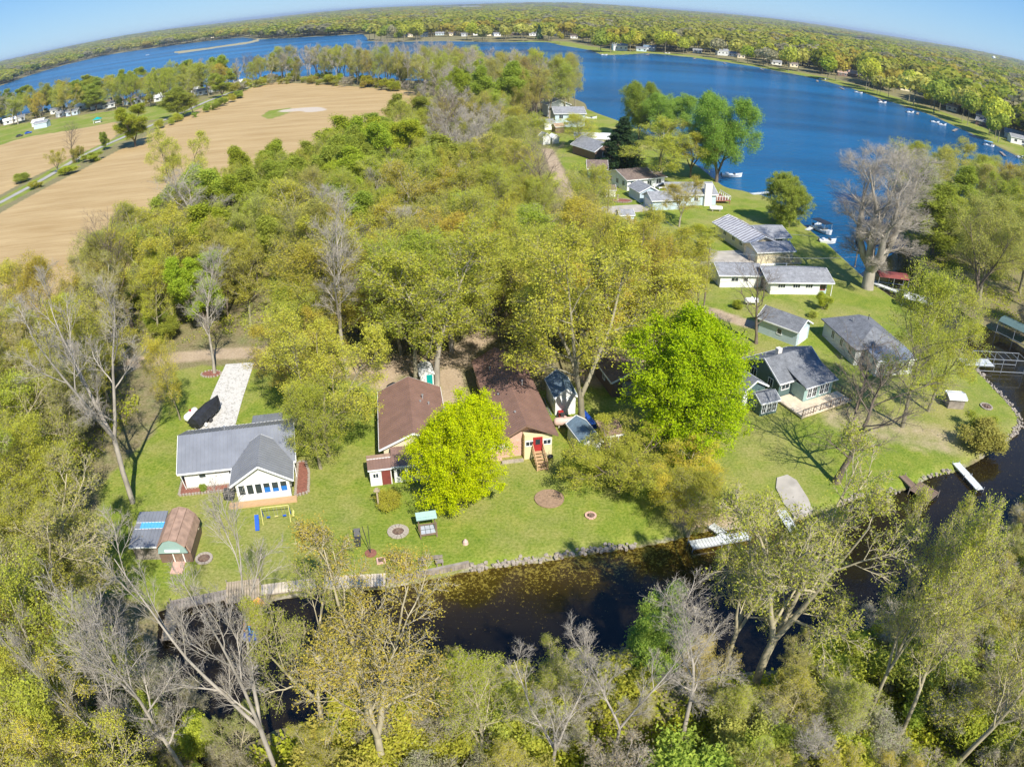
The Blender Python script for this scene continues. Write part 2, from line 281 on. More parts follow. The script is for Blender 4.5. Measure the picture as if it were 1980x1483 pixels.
DIRT = [(ROAD, 1.9), (SPUR, 1.6), (GP([(740, 740), (760, 700), (900, 700)]), 1.8, .8), (GP([(1150, 730), (1230, 690), (1300, 640)]), 2.6), (GP([(1180, 455), (1250, 490), (1330, 520)]), 1.6), (GP([(1640, 810), (1730, 830), (1820, 850)]), 4.0, 0.52), (GP([(155, 1030), (165, 1085)]), 1.6), (GP([(1330, 1000), (1390, 1000)]), 2.0), (GP([(870, 720), (880, 800)]), 1.6)]
PATH = GP([(-160, 468), (0, 393), (60, 361), (100, 338), (150, 307), (200, 283), (240, 266), (300, 240), (340, 224), (400, 197), (440, 182), (470, 172), (500, 165)])
rs = np.unique(np.concatenate([np.linspace(2, 15, 6), 15 * np.exp(np.arange(0, math.log(400 / 15), 0.0105)), 400 * np.exp(np.arange(0, math.log(40000 / 400), 0.0125))]))
az = np.unique(np.concatenate([np.linspace(-180, -58, 22), np.linspace(-58, 58, 400), np.linspace(58, 180, 22)]))
RR, AA = np.meshgrid(rs, np.radians(az), indexing='ij')
P = np.stack([(RR * np.sin(AA)).ravel(), (RR * np.cos(AA)).ravel()], 1)
LD = land(P)
rng = np.random.default_rng(3)
def sm(x, a, b): t = np.clip((x - a) / (b - a), 0, 1); return t * t * (3 - 2 * t)
rad = np.hypot(P[:, 0], P[:, 1])
Z = -1.6 + 1.25 * sm(LD, -3.0, -0.15) + 0.35 * sm(LD, -0.15, 0.9)
Z += sm(LD, 3, 20) * 0.12 * (np.sin(P[:, 0] * 0.11) * np.cos(P[:, 1] * 0.09))
hill = sm(rad, 2500, 9000) * 22 * (1 + 0.6 * np.sin(AA.ravel() * 9 + 1) + 0.4 * np.sin(AA.ravel() * 23))   # low rises along the horizon
Z += hill
lawn = np.max([sm(sdf(P, l), -1.5, 1.5) for l in LAWN], axis=0)
fsd = sdf(P, FAR); lawn = np.maximum(lawn, sm(fsd, 0, 2) * (1 - sm(fsd, 14, 40)) * sm(P[:, 0], -60, 40))
pd = dline(P, PATH); fieldm = np.maximum(sm(sdf(P, FIELD), -1, 1.5), sm(sdf(P, FIELD2), -1, 1.5)) * sm(pd, 4.0, 6.5)
lawn = np.maximum(lawn, 1 - sm(pd, 4, 7))
dirt = np.max([(1 - sm(dline(P, l), wd * 0.4, wd * 1.5)) * kd for l, wd, kd in [(t + (1.0,))[:3] for t in DIRT]], axis=0)
island = GP([(505, 225), (520, 214), (560, 209), (572, 213), (545, 224), (520, 231)])
isd = sdf(P, island); fieldm *= 1 - sm(isd, -1.5, 1.5); lawn = np.maximum(lawn, sm(isd, -1.5, 1.5))
# bare pale edge of the grassy island
marsh = np.maximum.reduce([sm(sdf(P, GP([(1520, 66), (1600, 71), (1700, 84), (1690, 90), (1600, 82), (1530, 73)])), -40, 40),
                           sm(sdf(P, SPIT), -3, 1), sm(sdf(P, GP([(195, 79), (260, 68), (330, 60), (330, 63), (260, 73)])), -60, 30),
                           sm(sdf(P, GP([(860, 17), (930, 17), (930, 20), (860, 20)])), -200, 60)])
worn = 1 - sm(np.minimum(dline(P, GP([(560, 214), (600, 211), (610, 214)])) / 8, 9), 0.3, 1.0)
rock = sm(LD, -0.5, -0.25) * (1 - sm(LD, 0.1, 0.55)) * (0.2 + 0.8 * (sdf(P, NEAR) > -2)) * (0.32 + 0.32 * np.sin(P[:, 0] * 0.9 + 2 * np.sin(P[:, 1] * 0.5)))
nr, na = RR.shape; idx = np.arange(nr * na).reshape(nr, na)
Q = np.stack([idx[:-1, :-1].ravel(), idx[:-1, 1:].ravel(), idx[1:, 1:].ravel(), idx[1:, :-1].ravel()], 1)[:, ::-1]
def ground_mat():
    m = bpy.data.materials.new('ground_cover'); m.use_nodes = True; N = m.node_tree.nodes; L = m.node_tree.links
    b = N['Principled BSDF']; b.inputs['Roughness'].default_value = 1.0; b.inputs['Specular IOR Level'].default_value = 0.05
    tc = N.new('ShaderNodeTexCoord'); O = tc.outputs['Object']
    def noise(s, d=5, r=0.6, vec=O):
        n = N.new('ShaderNodeTexNoise'); n.inputs['Scale'].default_value = s; n.inputs['Detail'].default_value = d; n.inputs['Roughness'].default_value = r; L.new(vec, n.inputs['Vector']); return n.outputs['Fac']
    def ramp(f, *st):
        c = N.new('ShaderNodeValToRGB'); e = c.color_ramp.elements
        while len(e) < len(st): e.new(0.5)
        for i, (p, q) in enumerate(st): e[i].position = p; e[i].color = (*q, 1)
        L.new(f, c.inputs[0]); return c.outputs[0]
    def mix(f, a, bb, t='MIX'):
        x = N.new('ShaderNodeMix'); x.data_type = 'RGBA'; x.blend_type = t
        if isinstance(f, float): x.inputs[0].default_value = f
        else: L.new(f, x.inputs[0])
        L.new(a, x.inputs[6]); L.new(bb, x.inputs[7]); return x.outputs[2]
    def math_(op, a, bb):
        x = N.new('ShaderNodeMath'); x.operation = op
        for i, v in enumerate((a, bb)):
            if isinstance(v, (int, float)): x.inputs[i].default_value = v
            else: L.new(v, x.inputs[i])
        return x.outputs[0]
    def mask(name, noisy, k=0.6, sharp=0.18):
        a = N.new('ShaderNodeAttribute'); a.attribute_name = name
        v = math_('ADD', a.outputs['Fac'], math_('MULTIPLY', math_('SUBTRACT', noisy, 0.5), k))
        r = N.new('ShaderNodeMapRange'); r.inputs[1].default_value = 0.5 - sharp; r.inputs[2].default_value = 0.5 + sharp; L.new(v, r.inputs[0]); return r.outputs[0]
    nb = noise(0.06, 6, 0.65); nm = noise(0.45, 6, 0.65); nf = noise(3.5, 5, 0.7); nff = noise(9, 3, 0.7)
    litter = mix(0.6, ramp(nm, (0.3, (0.22, 0.17, 0.10)), (0.5, (0.20, 0.19, 0.06)), (0.66, (0.13, 0.20, 0.03))), ramp(nf, (0.35, (0.10, 0.09, 0.04)), (0.65, (0.36, 0.29, 0.19))))
    g1 = ramp(nm, (0.3, (0.11, 0.185, 0.015)), (0.5, (0.19, 0.255, 0.022)), (0.68, (0.32, 0.31, 0.06)))
    grass = mix(0.5, g1, ramp(nf, (0.36, (0.05, 0.11, 0.01)), (0.6, (0.28, 0.30, 0.07))))
    grass = mix(mask_f(N, L, nb, 0.45, 0.66), grass, ramp(nf, (0.3, (0.20, 0.20, 0.04)), (0.7, (0.40, 0.35, 0.15))))
    mp = N.new('ShaderNodeMapping'); mp.inputs['Rotation'].default_value = (0, 0, FIELD_ROT); mp.inputs['Scale'].default_value = (0.05, 1.1, 1); L.new(O, mp.inputs[0])
    rows = noise(1.0, 4, 0.6, mp.outputs[0])
    mp2 = N.new('ShaderNodeMapping'); mp2.inputs['Rotation'].default_value = (0, 0, FIELD_ROT); mp2.inputs['Scale'].default_value = (0.03, 0.16, 1); L.new(O, mp2.inputs[0])
    rows2 = noise(1.0, 5, 0.6, mp2.outputs[0])
    field = mix(0.5, ramp(rows, (0.3, (0.30, 0.19, 0.075)), (0.7, (0.57, 0.42, 0.215))), ramp(rows2, (0.36, (0.30, 0.19, 0.08)), (0.66, (0.52, 0.385, 0.205))))
    field = mix(0.3, field, ramp(nff, (0.3, (0.22, 0.14, 0.055)), (0.7, (0.64, 0.48, 0.24))))
    dirtc = mix(0.5, ramp(nm, (0.3, (0.34, 0.25, 0.16)), (0.7, (0.5, 0.39, 0.27))), ramp(nf, (0.3, (0.22, 0.16, 0.1)), (0.7, (0.55, 0.44, 0.31))))
    marshc = ramp(nb, (0.3, (0.3, 0.26, 0.15)), (0.7, (0.36, 0.33, 0.2)))
    rockc = mix(0.6, ramp(nff, (0.38, (0.08, 0.07, 0.05)), (0.55, (0.5, 0.46, 0.4))), ramp(nf, (0.35, (0.1, 0.09, 0.05)), (0.6, (0.4, 0.36, 0.28))))
    c = mix(mask('lawn', nm, 0.5), litter, grass); c = mix(mask('fieldm', nm, 0.25), c, field); c = mix(mask('worn', nm, 0.7), c, ramp(nf, (0.3, (0.4, 0.33, 0.25)), (0.7, (0.6, 0.52, 0.42))))
    c = mix(mask('dirt', nm, 0.9, 0.3), c, dirtc); c = mix(mask('marsh', nb, 0.3), c, marshc); c = mix(mask('rock', nm, 1.1), c, rockc)
    L.new(c, b.inputs['Base Color'])
    bp = N.new('ShaderNodeBump'); bp.inputs['Strength'].default_value = 0.6; bp.inputs['Distance'].default_value = 0.12; L.new(nf, bp.inputs['Height']); L.new(bp.outputs[0], b.inputs['Normal'])
    return m
def mask_f(N, L, f, a, b):
    r = N.new('ShaderNodeMapRange'); r.inputs[1].default_value = a; r.inputs[2].default_value = b; L.new(f, r.inputs[0]); return r.outputs[0]
fa = Vector(G(0, 412)); fb = Vector(G(440, 188)); FIELD_ROT = -math.atan2((fb - fa).y, (fb - fa).x)
me = np_mesh('ground', np.column_stack([P, Z]), Q, None, [ground_mat()], None, True,
             {'lawn': ('POINT', lawn), 'fieldm': ('POINT', fieldm), 'dirt': ('POINT', dirt), 'marsh': ('POINT', marsh), 'worn': ('POINT', worn), 'rock': ('POINT', rock)})
tag(link('ground', me), kind='structure')

def water_mat(name, dark_tone, pale_tone, rough, bump, wscale, speck=False):
    m = bpy.data.materials.new(name); m.use_nodes = True; N = m.node_tree.nodes; L = m.node_tree.links
    b = N['Principled BSDF']; b.inputs['Roughness'].default_value = rough; b.inputs['IOR'].default_value = 1.33
    tc = N.new('ShaderNodeTexCoord'); O = tc.outputs['Object']
    mp = N.new('ShaderNodeMapping'); mp.inputs['Rotation'].default_value = (0, 0, 0.35); mp.inputs['Scale'].default_value = (0.16, 1, 1); L.new(O, mp.inputs[0])
    n = N.new('ShaderNodeTexNoise'); n.inputs['Scale'].default_value = wscale; n.inputs['Detail'].default_value = 6; L.new(mp.outputs[0], n.inputs['Vector'])
    cr = N.new('ShaderNodeValToRGB'); e = cr.color_ramp.elements; e[0].position = 0.35; e[0].color = (*dark_tone, 1); e[1].position = 0.68; e[1].color = (*pale_tone, 1)
    L.new(n.outputs[0], cr.inputs[0]); c = cr.outputs[0]
    if speck:   # floating duckweed and fallen blossom, thickest near the yards
        at = N.new('ShaderNodeAttribute'); at.attribute_name = 'weed'
        n2 = N.new('ShaderNodeTexNoise'); n2.inputs['Scale'].default_value = 4.2; n2.inputs['Detail'].default_value = 5; n2.inputs['Roughness'].default_value = 0.75; L.new(O, n2.inputs['Vector'])
        n3 = N.new('ShaderNodeTexNoise'); n3.inputs['Scale'].default_value = 0.35; n3.inputs['Detail'].default_value = 4; L.new(O, n3.inputs['Vector'])
        a1 = N.new('ShaderNodeMath'); a1.operation = 'MULTIPLY_ADD'; a1.inputs[1].default_value = 0.16; L.new(at.outputs['Fac'], a1.inputs[0]); L.new(n2.outputs[0], a1.inputs[2])
        a2 = N.new('ShaderNodeMath'); a2.operation = 'MULTIPLY_ADD'; a2.inputs[1].default_value = 0.12; L.new(n3.outputs[0], a2.inputs[0]); L.new(a1.outputs[0], a2.inputs[2])
        r = N.new('ShaderNodeMapRange'); r.inputs[1].default_value = 0.71; r.inputs[2].default_value = 0.78; L.new(a2.outputs[0], r.inputs[0])
        rm = N.new('ShaderNodeMix'); rm.data_type = 'RGBA'; L.new(at.outputs['Fac'], rm.inputs[0]); L.new(c, rm.inputs[6]); rm.inputs[7].default_value = (0.045, 0.028, 0.004, 1)
        mx = N.new('ShaderNodeMix'); mx.data_type = 'RGBA'; L.new(r.outputs[0], mx.inputs[0]); L.new(rm.outputs[2], mx.inputs[6]); mx.inputs[7].default_value = (0.22, 0.17, 0.03, 1); c = mx.outputs[2]
    L.new(c, b.inputs['Base Color'])
    n4 = N.new('ShaderNodeTexNoise'); n4.inputs['Scale'].default_value = 1.1; n4.inputs['Detail'].default_value = 4; L.new(mp.outputs[0], n4.inputs['Vector'])
    bp = N.new('ShaderNodeBump'); bp.inputs['Strength'].default_value = bump; bp.inputs['Distance'].default_value = 0.3; L.new(n4.outputs[0], bp.inputs['Height']); L.new(bp.outputs[0], b.inputs['Normal'])
    return m
WZ = -0.34
def sheet(name, pts, z, m): return link(name, np_mesh(name, [(x, y, z) for x, y in pts], None, None, [m])) if False else MB().raw([(x, y, z) for x, y in pts], [tuple(range(len(pts)))]).build(name, m)
M['lake'] = water_mat('lake_water', (0.001, 0.050, 0.13), (0.002, 0.135, 0.32), 0.2, 1.0, 0.014)  # wind streaks and dark reflections painted in as two tones of blue
M['lake'].node_tree.nodes['Principled BSDF'].inputs['Specular IOR Level'].default_value = 0.28
for n_ in M['lake'].node_tree.nodes:
    if n_.type == 'BUMP': n_.inputs['Distance'].default_value = 1.1
M['canal'] = water_mat('canal_water', (0.004, 0.004, 0.004), (0.011, 0.009, 0.006), 0.08, 0.03, 0.25, True)
tag(MB().raw([(-4000, 100, WZ), (50, 100, WZ), (60, 119, WZ), (95, 152, WZ), (400, 170, WZ), (2500, 700, WZ), (2500, 4500, WZ), (-4000, 4500, WZ)], [(0, 1, 2, 3, 4, 5, 6, 7)]).build('lake', M['lake']), kind='structure')
gx, gy = np.meshgrid(np.arange(-60, 141, 1.5), np.arange(-20, 160.1, 1.5), indexing='ij'); CP = np.stack([gx.ravel(), gy.ravel()], 1)
wl = 1 - sm(-sdf(CP, NEAR), 1.0, 6.5); wl *= sm(CP[:, 0], -14, -7) * (1 - sm(CP[:, 0], 26, 34))
wl = np.maximum(wl, 0.22 * (1 - sm(-sdf(CP, NEAR), 2.0, 12))); ci = np.arange(gx.size).reshape(gx.shape)
cq = np.stack([ci[:-1, :-1].ravel(), ci[1:, :-1].ravel(), ci[1:, 1:].ravel(), ci[:-1, 1:].ravel()], 1)
tag(link('canal', np_mesh('canal', np.column_stack([CP, np.full(len(CP), WZ - 0.02)]), cq, None, [M['canal']], None, False, {'weed': ('POINT', wl)})), kind='structure')

def strip(name, pts, width, z, m, kind='structure'):
    vs = []; n = len(pts)
    for i, p in enumerate(pts):
        a = Vector(pts[max(i - 1, 0)]); b = Vector(pts[min(i + 1, n - 1)]); d = (b - a).normalized(); q = Vector((-d.y, d.x)) * width / 2; p = Vector(p)
        vs += [(*(p - q), z), (*(p + q), z)]
    return tag(MB().raw(vs, [(2 * i, 2 * i + 2, 2 * i + 3, 2 * i + 1) for i in range(n - 1)]).build(name, m), kind=kind)
strip('path', PATH, 3.0, 0.14, M['asphalt'])
def slab(name, pts, z0, z1, m):   # low slab
    return tag(MB().prism([tuple(p) for p in pts], 'z', z0, z1).build(name, m), kind='structure')
slab('driveway', GP([(437, 706), (412, 760), (383, 836), (454, 829), (470, 770), (492, 702)]), -0.1, 0.14, M['gravel'])
slab('driveway', GP([(1140, 410), (1165, 401), (1230, 397), (1262, 399), (1258, 408), (1170, 417)]), -0.1, 0.14, M['concrete'])
slab('driveway', GP([(1330, 500), (1390, 487), (1430, 485), (1452, 500), (1458, 509), (1390, 510), (1335, 516)]), -0.1, 0.14, M['concrete'])
slab('driveway', GP([(30, 308), (92, 245), (72, 249), (60, 256)]), -0.1, 0.1, M['concrete']) if False else None
# ------------------------------------------------------------------ trees
GA = 2.39996
def orth(d):
    a = np.array([0, 0, 1.0]) if abs(d[2]) < 0.9 else np.array([1.0, 0, 0]); x = np.cross(d, a); x /= np.linalg.norm(x); return x, np.cross(d, x)
def grow(rg, H=18.0, Rc=6.0, clear=0.25, limbs=12, sub=(8, 7, 5), r0=0.3, lean=0.02, wob=0.1, ang=(1.0, 0.8, 0.8), trop=0.12, shape='round', leaders=1, twig=1.0, droop=0.0, fat=1.0):
    """skeleton of one tree: list of (points, radii, level)"""
    out = []
    def path(p, d, L, r, rt, n, wb, tr):
        pts = [p]; d = d / np.linalg.norm(d)
        for i in range(n):
            d = d + rg.normal(0, wb, 3) + np.array([0, 0, tr]); d /= np.linalg.norm(d); p = p + d * L / n; pts.append(p)
        return np.array(pts), np.linspace(r, rt, n + 1)
    def at(pts, rad, t):
        f = t * (len(pts) - 1); i = min(int(f), len(pts) - 2); u = f - i
        d = pts[i + 1] - pts[i]; return pts[i] * (1 - u) + pts[i + 1] * u, d / np.linalg.norm(d), rad[i] * (1 - u) + rad[i + 1] * u
    def child_dir(d, a, phi):
        x, y = orth(d); return d * math.cos(a) + (x * math.cos(phi) + y * math.sin(phi)) * math.sin(a)
    def recurse(pts, rad, L, lev):
        n = sub[lev - 1]; ph = rg.uniform(0, 6.28)
        for k in range(n):
            t = 0.25 + 0.73 * (k + rg.uniform(0, 1)) / n; p, d, r = at(pts, rad, t); ph += GA
            l2 = L * (0.62 - 0.30 * t) * rg.uniform(0.75, 1.25)
            if lev == 3: l2 = max(0.35, min(l2, 1.0)) * twig
            dd = child_dir(d, ang[lev - 1] * rg.uniform(0.7, 1.2), ph)
            if lev < 3:
                q, qr = path(p, dd, l2, max(r * 0.5, 0.012 * fat), (0.006 if lev == 2 else 0.012) * fat, 4 if lev == 1 else 3, 0.12, trop * (0.6 if lev == 1 else 0.4) - droop)
                out.append((q, qr, lev + 1)); recurse(q, qr, l2, lev + 1)
            else:
                q, qr = path(p, dd, l2, 0.009 * fat, 0.003 * fat, 1, 0.1, 0.0 - droop); out.append((q, qr, 4))
    stems = []
    if leaders == 1: stems = [(np.zeros(3), np.array([rg.normal(0, lean), rg.normal(0, lean), 1.0]), H, r0)]
    else:
        base, br = path(np.zeros(3), np.array([rg.normal(0, lean), rg.normal(0, lean), 1.0]), H * clear, r0, r0 * 0.85, 4, wob * 0.3, 0.0)
        out.append((base, br, 0)); p0 = rg.uniform(0, 6.28)
        for k in range(leaders):
            a = rg.uniform(0.28, 0.5); phi = p0 + 6.283 * k / leaders + rg.normal(0, 0.25)
            stems.append((base[-1] - np.array([0, 0, 0.2 * k * r0]), np.array([math.sin(a) * math.cos(phi), math.sin(a) * math.sin(phi), math.cos(a)]), H * (1 - clear) * rg.uniform(0.85, 1.08), r0 * 0.72))
    for p, d, L, r in stems:
        pts, rad = path(p, d, L, r, 0.03, 8, wob * 0.5, 0.04)
        if leaders == 1:                                     # root flare
            rad[0] *= 1.35; rad[1] *= 1.0
        out.append((pts, rad, 0)); c0 = clear if leaders == 1 else 0.12; ph = rg.uniform(0, 6.28); nl = limbs if leaders == 1 else max(3, int(limbs / leaders * 1.2))
        for k in range(nl):
            u = (k + rg.uniform(0, 0.9)) / nl; t = c0 + (0.98 - c0) * u; q, dd, r1 = at(pts, rad, t); ph += GA
            if shape == 'round': s = math.sqrt(max(0.12, 1 - (1.7 * u - 0.75) ** 2))
            elif shape == 'vase': s = 0.55 + 0.6 * u - 0.55 * u ** 4
            elif shape == 'cone': s = 1.02 - u * 0.95
            else: s = 0.45 + 0.5 * math.sin(3.14 * min(1, u + 0.15))
            l1 = Rc * s * rg.uniform(0.8, 1.2) * (1.0 if leaders == 1 else 0.75)
            b = child_dir(dd, ang[0] * (1.25 - 0.75 * u) * rg.uniform(0.85, 1.15), ph)
            q2, r2 = path(q, b, l1, min(r1 * 0.62, r0 * 0.5), 0.03, 5, wob, trop); out.append((q2, r2, 1)); recurse(q2, r2, l1, 1)
    return out
def tubes(br):
    V, Qs, Ts = [], [], []; n0 = 0
    for pts, rad, lev in br:
        k = (7, 5, 4, 3, 3)[lev]; m = len(pts)
        d = np.gradient(pts, axis=0); d /= np.linalg.norm(d, axis=1)[:, None] + 1e-9
        a = np.array([0.31, 0.17, 0.93]); x = np.cross(d, a); x /= np.linalg.norm(x, axis=1)[:, None] + 1e-9; y = np.cross(d, x)
        th = np.arange(k) * 6.2832 / k; ring = x[:, None, :] * np.cos(th)[None, :, None] + y[:, None, :] * np.sin(th)[None, :, None]
        if lev >= 3 and m == 2 or lev == 4:
            v = np.concatenate([pts[0] + ring[0] * rad[0], pts[-1:]]); V.append(v); Ts.append(n0 + np.array([[i, (i + 1) % k, k] for i in range(k)])); n0 += k + 1; continue
        v = (pts[:, None, :] + ring * rad[:, None, None]).reshape(-1, 3); V.append(v); i = np.arange(m - 1)[:, None] * k; j = np.arange(k)[None, :]; j2 = (j + 1) % k
        Qs.append(n0 + np.stack([i + j, i + j2, i + k + j2, i + k + j], -1).reshape(-1, 4)); n0 += m * k
    return np.concatenate(V) if V else np.zeros((0, 3)), np.concatenate(Qs) if Qs else np.zeros((0, 4), int), np.concatenate(Ts) if Ts else np.zeros((0, 3), int)
def leaves(rg, br, per, size, spread, lv=(4,), clump=1):
    tw = [b for b in br if b[2] in lv]
    if not tw or per <= 0: return np.zeros((0, 3)), np.zeros((0, 3), int), np.zeros(0)
    a = np.array([b[0][0] for b in tw]); e = np.array([b[0][-1] for b in tw]); n = len(tw)
    cnt = rg.poisson(per, n); i = np.repeat(np.arange(n), cnt); t = 1 - rg.uniform(0, 1, len(i)) ** 2 * 0.85
    c = a[i] * (1 - t[:, None]) + e[i] * t[:, None] + rg.normal(0, spread, (len(i), 3))
    nrm = rg.normal(0, 1, (len(i), 3)); nrm[:, 2] = np.abs(nrm[:, 2]) + 0.5; nrm /= np.linalg.norm(nrm, axis=1)[:, None]
    u = np.cross(nrm, rg.normal(0, 1, (len(i), 3))); u /= np.linalg.norm(u, axis=1)[:, None] + 1e-9; v = np.cross(nrm, u)
    s = (size * rg.uniform(0.6, 1.35, len(i)))[:, None]; h = 0.55
    V = np.stack([c - u * s * 0.55, c + v * s * 0.42 + nrm * s * 0.1, c + u * s * 0.55 - v * s * 0.18], 1).reshape(-1, 3)
    Qd = np.arange(len(i) * 3).reshape(-1, 3)
    tv = rg.uniform(0, 1, n)[i] * 0.55 + rg.uniform(0, 1, len(i)) * 0.45
    return V, Qd, tv
PROTO = {}
def proto(kind, seed, bark, leafm, per, size, spread, lv=(3, 4), split=1, **kw):
    rg = np.random.default_rng(seed); br = grow(rg, **kw)
    A = [b for b in br if b[2] <= split]; B = [b for b in br if b[2] > split]
    v, q, t = tubes(A); tm = np_mesh('trunk', v, q, t, [M[bark]], None, True)
    v, q, t = tubes(B); lvv, lq, tv = leaves(rg, br, per, size, spread, lv)
    V = np.concatenate([v, lvv]); t2 = np.concatenate([t, lq + len(v)]); q2 = q; nb = len(q) + len(t)
    mi = np.concatenate([np.zeros(nb), np.ones(len(lq))]); va = np.concatenate([np.zeros(nb), tv])
    cm = np_mesh('crown', V, q2, t2, [M[bark], M[leafm]], mi, False, {'var': ('FACE', va)})
    top = np.percentile(V[:, 2], 99.7) if len(V) else kw['H']
    wid = np.percentile(np.hypot(V[:, 0], V[:, 1]), 97)
    PROTO.setdefault(kind, []).append((tm, cm, top, wid))
for s in range(4): proto('bare', 10 + s, ('bark', 'bark', 'bark', 'bark_dark')[s], 'leaf', 0.12, 0.12, 0.15, H=20, Rc=(6.0, 6, 6, 8)[s], clear=(.34, .34, .34, .26)[s], limbs=15, sub=((8, 7, 5), (8, 7, 5), (8, 7, 5), (7, 5, 4))[s], r0=(.22, .22, .22, .26)[s], leaders=(1, 3, 2, 1)[s], ang=(0.62, 0.55, 0.6), trop=0.10, shape='vase', twig=1.25)
proto('dead', 20, 'bark', 'leaf', 0.1, 0.13, 0.15, H=26, Rc=9, clear=0.14, limbs=34, sub=(11, 10, 8), r0=0.75, leaders=5, ang=(0.75, 0.65, 0.7), trop=0.09, shape='vase', wob=0.16, twig=1.4)
for s in range(5): proto('bud', 30 + s, ('bark_mid', 'bark', 'bark_mid', 'bark_dark', 'bark_mid')[s], 'leaf', 4.0, 0.185, 0.24, H=18, Rc=7, clear=(0.22, .3, .26, .2, .3)[s], limbs=(18, 17, 20, 19, 22)[s], sub=(8, 7, 6), r0=0.3, leaders=(3, 2, 1, 4, 1)[s], ang=(0.85, 0.75, 0.75), trop=0.09, shape='round', wob=0.15)
for s in range(3): proto('fore', 100 + s, 'bark_fore', 'leaf', 3.2, 0.115, 0.15, fat=1.6, H=17, Rc=6, clear=0.3, limbs=(15, 13, 14)[s], sub=(8, 7, 6), r0=0.26, leaders=(1, 3, 2)[s], ang=(0.75, 0.7, 0.75), trop=0.10, shape='oval', wob=0.16)
for s in range(3): proto('green', 40 + s, 'bark_dark', 'leaf', 9.0, 0.25, 0.28, H=16, Rc=5.2, clear=0.15, limbs=17, sub=(8, 7, 5), r0=0.24, leaders=(2, 1, 3)[s], ang=(0.8, 0.8, 0.8), trop=0.1, shape='oval')
for s in range(2): proto('maple', 50 + s, 'bark_dark', 'leaf', 11.0, 0.24, 0.22, H=15, Rc=6.6, clear=0.08, limbs=34, sub=(9, 7, 4), r0=0.28, leaders=1, ang=(1.0, 0.85, 0.8), trop=0.07, shape='round', wob=0.2)
for s in range(2): proto('willow', 60 + s, 'bark_dark', 'leaf', 9.0, 0.27, 0.4, H=20, Rc=8.0, clear=0.10, limbs=30, sub=(9, 7, 5), r0=0.5, leaders=(3, 4)[s], ang=(0.9, 0.85, 0.9), trop=0.08, shape='round', droop=0.06)
proto('conifer', 70, 'bark_dark', 'needle', 9.0, 0.3, 0.16, H=18, Rc=4.2, clear=0.06, limbs=46, sub=(7, 5, 4), r0=0.25, ang=(1.45, 0.8, 0.6), trop=-0.02, shape='cone')
for s in range(2): proto('shrub', 80 + s, 'bark_mid', 'leaf', 6.0, 0.17, 0.22, lv=(3, 4), H=3.2, Rc=1.9, clear=0.04, limbs=9, sub=(6, 5, 4), r0=0.06, leaders=4, ang=(0.8, 0.8, 0.8), trop=0.1, twig=0.6)
for s in range(3): proto('thicket', 90 + s, 'bark', 'leaf', (0.5, 2.2, 1.2)[s], 0.10, 0.2, lv=(3, 4), H=5, Rc=2.6, clear=0.03, limbs=12, sub=(7, 6, 5), r0=0.07, leaders=5, ang=(0.6, 0.6, 0.6), trop=0.12, twig=0.8)
import sys; print('TRIS', sum(len(p[0].polygons) + len(p[1].polygons) for q in PROTO.values() for p in q), file=open('/tmp/tris','w'))

C_ = dict(maple=(0.47, 0.60, 0.015), olive=(0.52, 0.54, 0.075), gold=(0.59, 0.53, 0.075), copper=(0.52, 0.42, 0.11), lime=(0.56, 0.67, 0.01), vivid=(0.43, 0.51, 0.05), green=(0.39, 0.46, 0.07),
          mid=(0.46, 0.49, 0.05), dull=(0.52, 0.50, 0.11), willow=(0.33, 0.48, 0.08), grey=(0.42, 0.39, 0.22), purple=(0.13, 0.035, 0.05), dark=(0.05, 0.10, 0.035), pale=(0.5, 0.5, 0.2), blossom=(0.65, 0.62, 0.5), orange=(0.58, 0.48, 0.08))
NAME = dict(fore='young_tree', bare='bare_tree', dead='bare_tree', bud='budding_tree', green='leafy_tree', maple='maple_tree', willow='willow_tree', conifer='conifer', shrub='shrub', thicket='bare_shrub')
nvar = {}
def tree(kind, xy, H, color='olive', width=None, label=None, group=None, var=None, rz=None, lean=None, z=-0.12, cat=None):
    ps = PROTO[kind]; i = nvar.get(kind, 0); nvar[kind] = i + 1; tm, cm, top, wid = ps[(i if var is None else var) % len(ps)]
    s = H / top; sx = s if width is None else width / 2 / wid
    nm = NAME[kind]; e = empty(nm, (xy[0], xy[1], z), random.uniform(0, 6.283) if rz is None else rz); e.scale = (sx, sx, s)
    if lean: e.rotation_euler = (lean[0], lean[1], e.rotation_euler[2])
    base = C_[color]; k = random.uniform(0.88, 1.12)
    c = tuple(b * k * random.uniform(0.93, 1.07) for b in base)
    for n_, me_ in (('trunk', tm), ('crown', cm)):
        o = link(n_, me_, e); o.color = (*c, 1)
    tag(e, label, cat or ('shrub' if kind in ('shrub', 'thicket') else 'tree'), group)
    return e
random.seed(11)
def T(kind, base, top_y, color, width=None, label='', **kw):
    """tree whose base stands at pixel `base`; its height is solved from the row its top reaches"""
    x, y = G(*base); h = 2.0
    while h < 40:
        d = math.hypot(x, y, h - CAMH); f = (y * math.cos(PITCH) - (h - CAMH) * math.sin(PITCH)); u = y * math.sin(PITCH) + (h - CAMH) * math.cos(PITCH)
        t = math.acos(f / d); py = 741.5 - u / (math.hypot(x, u) or 1) * t * FPX
        if py <= top_y: break
        h += 0.25
    return tree(kind, (x, y), h, color, width, label, **kw)
HERO = []
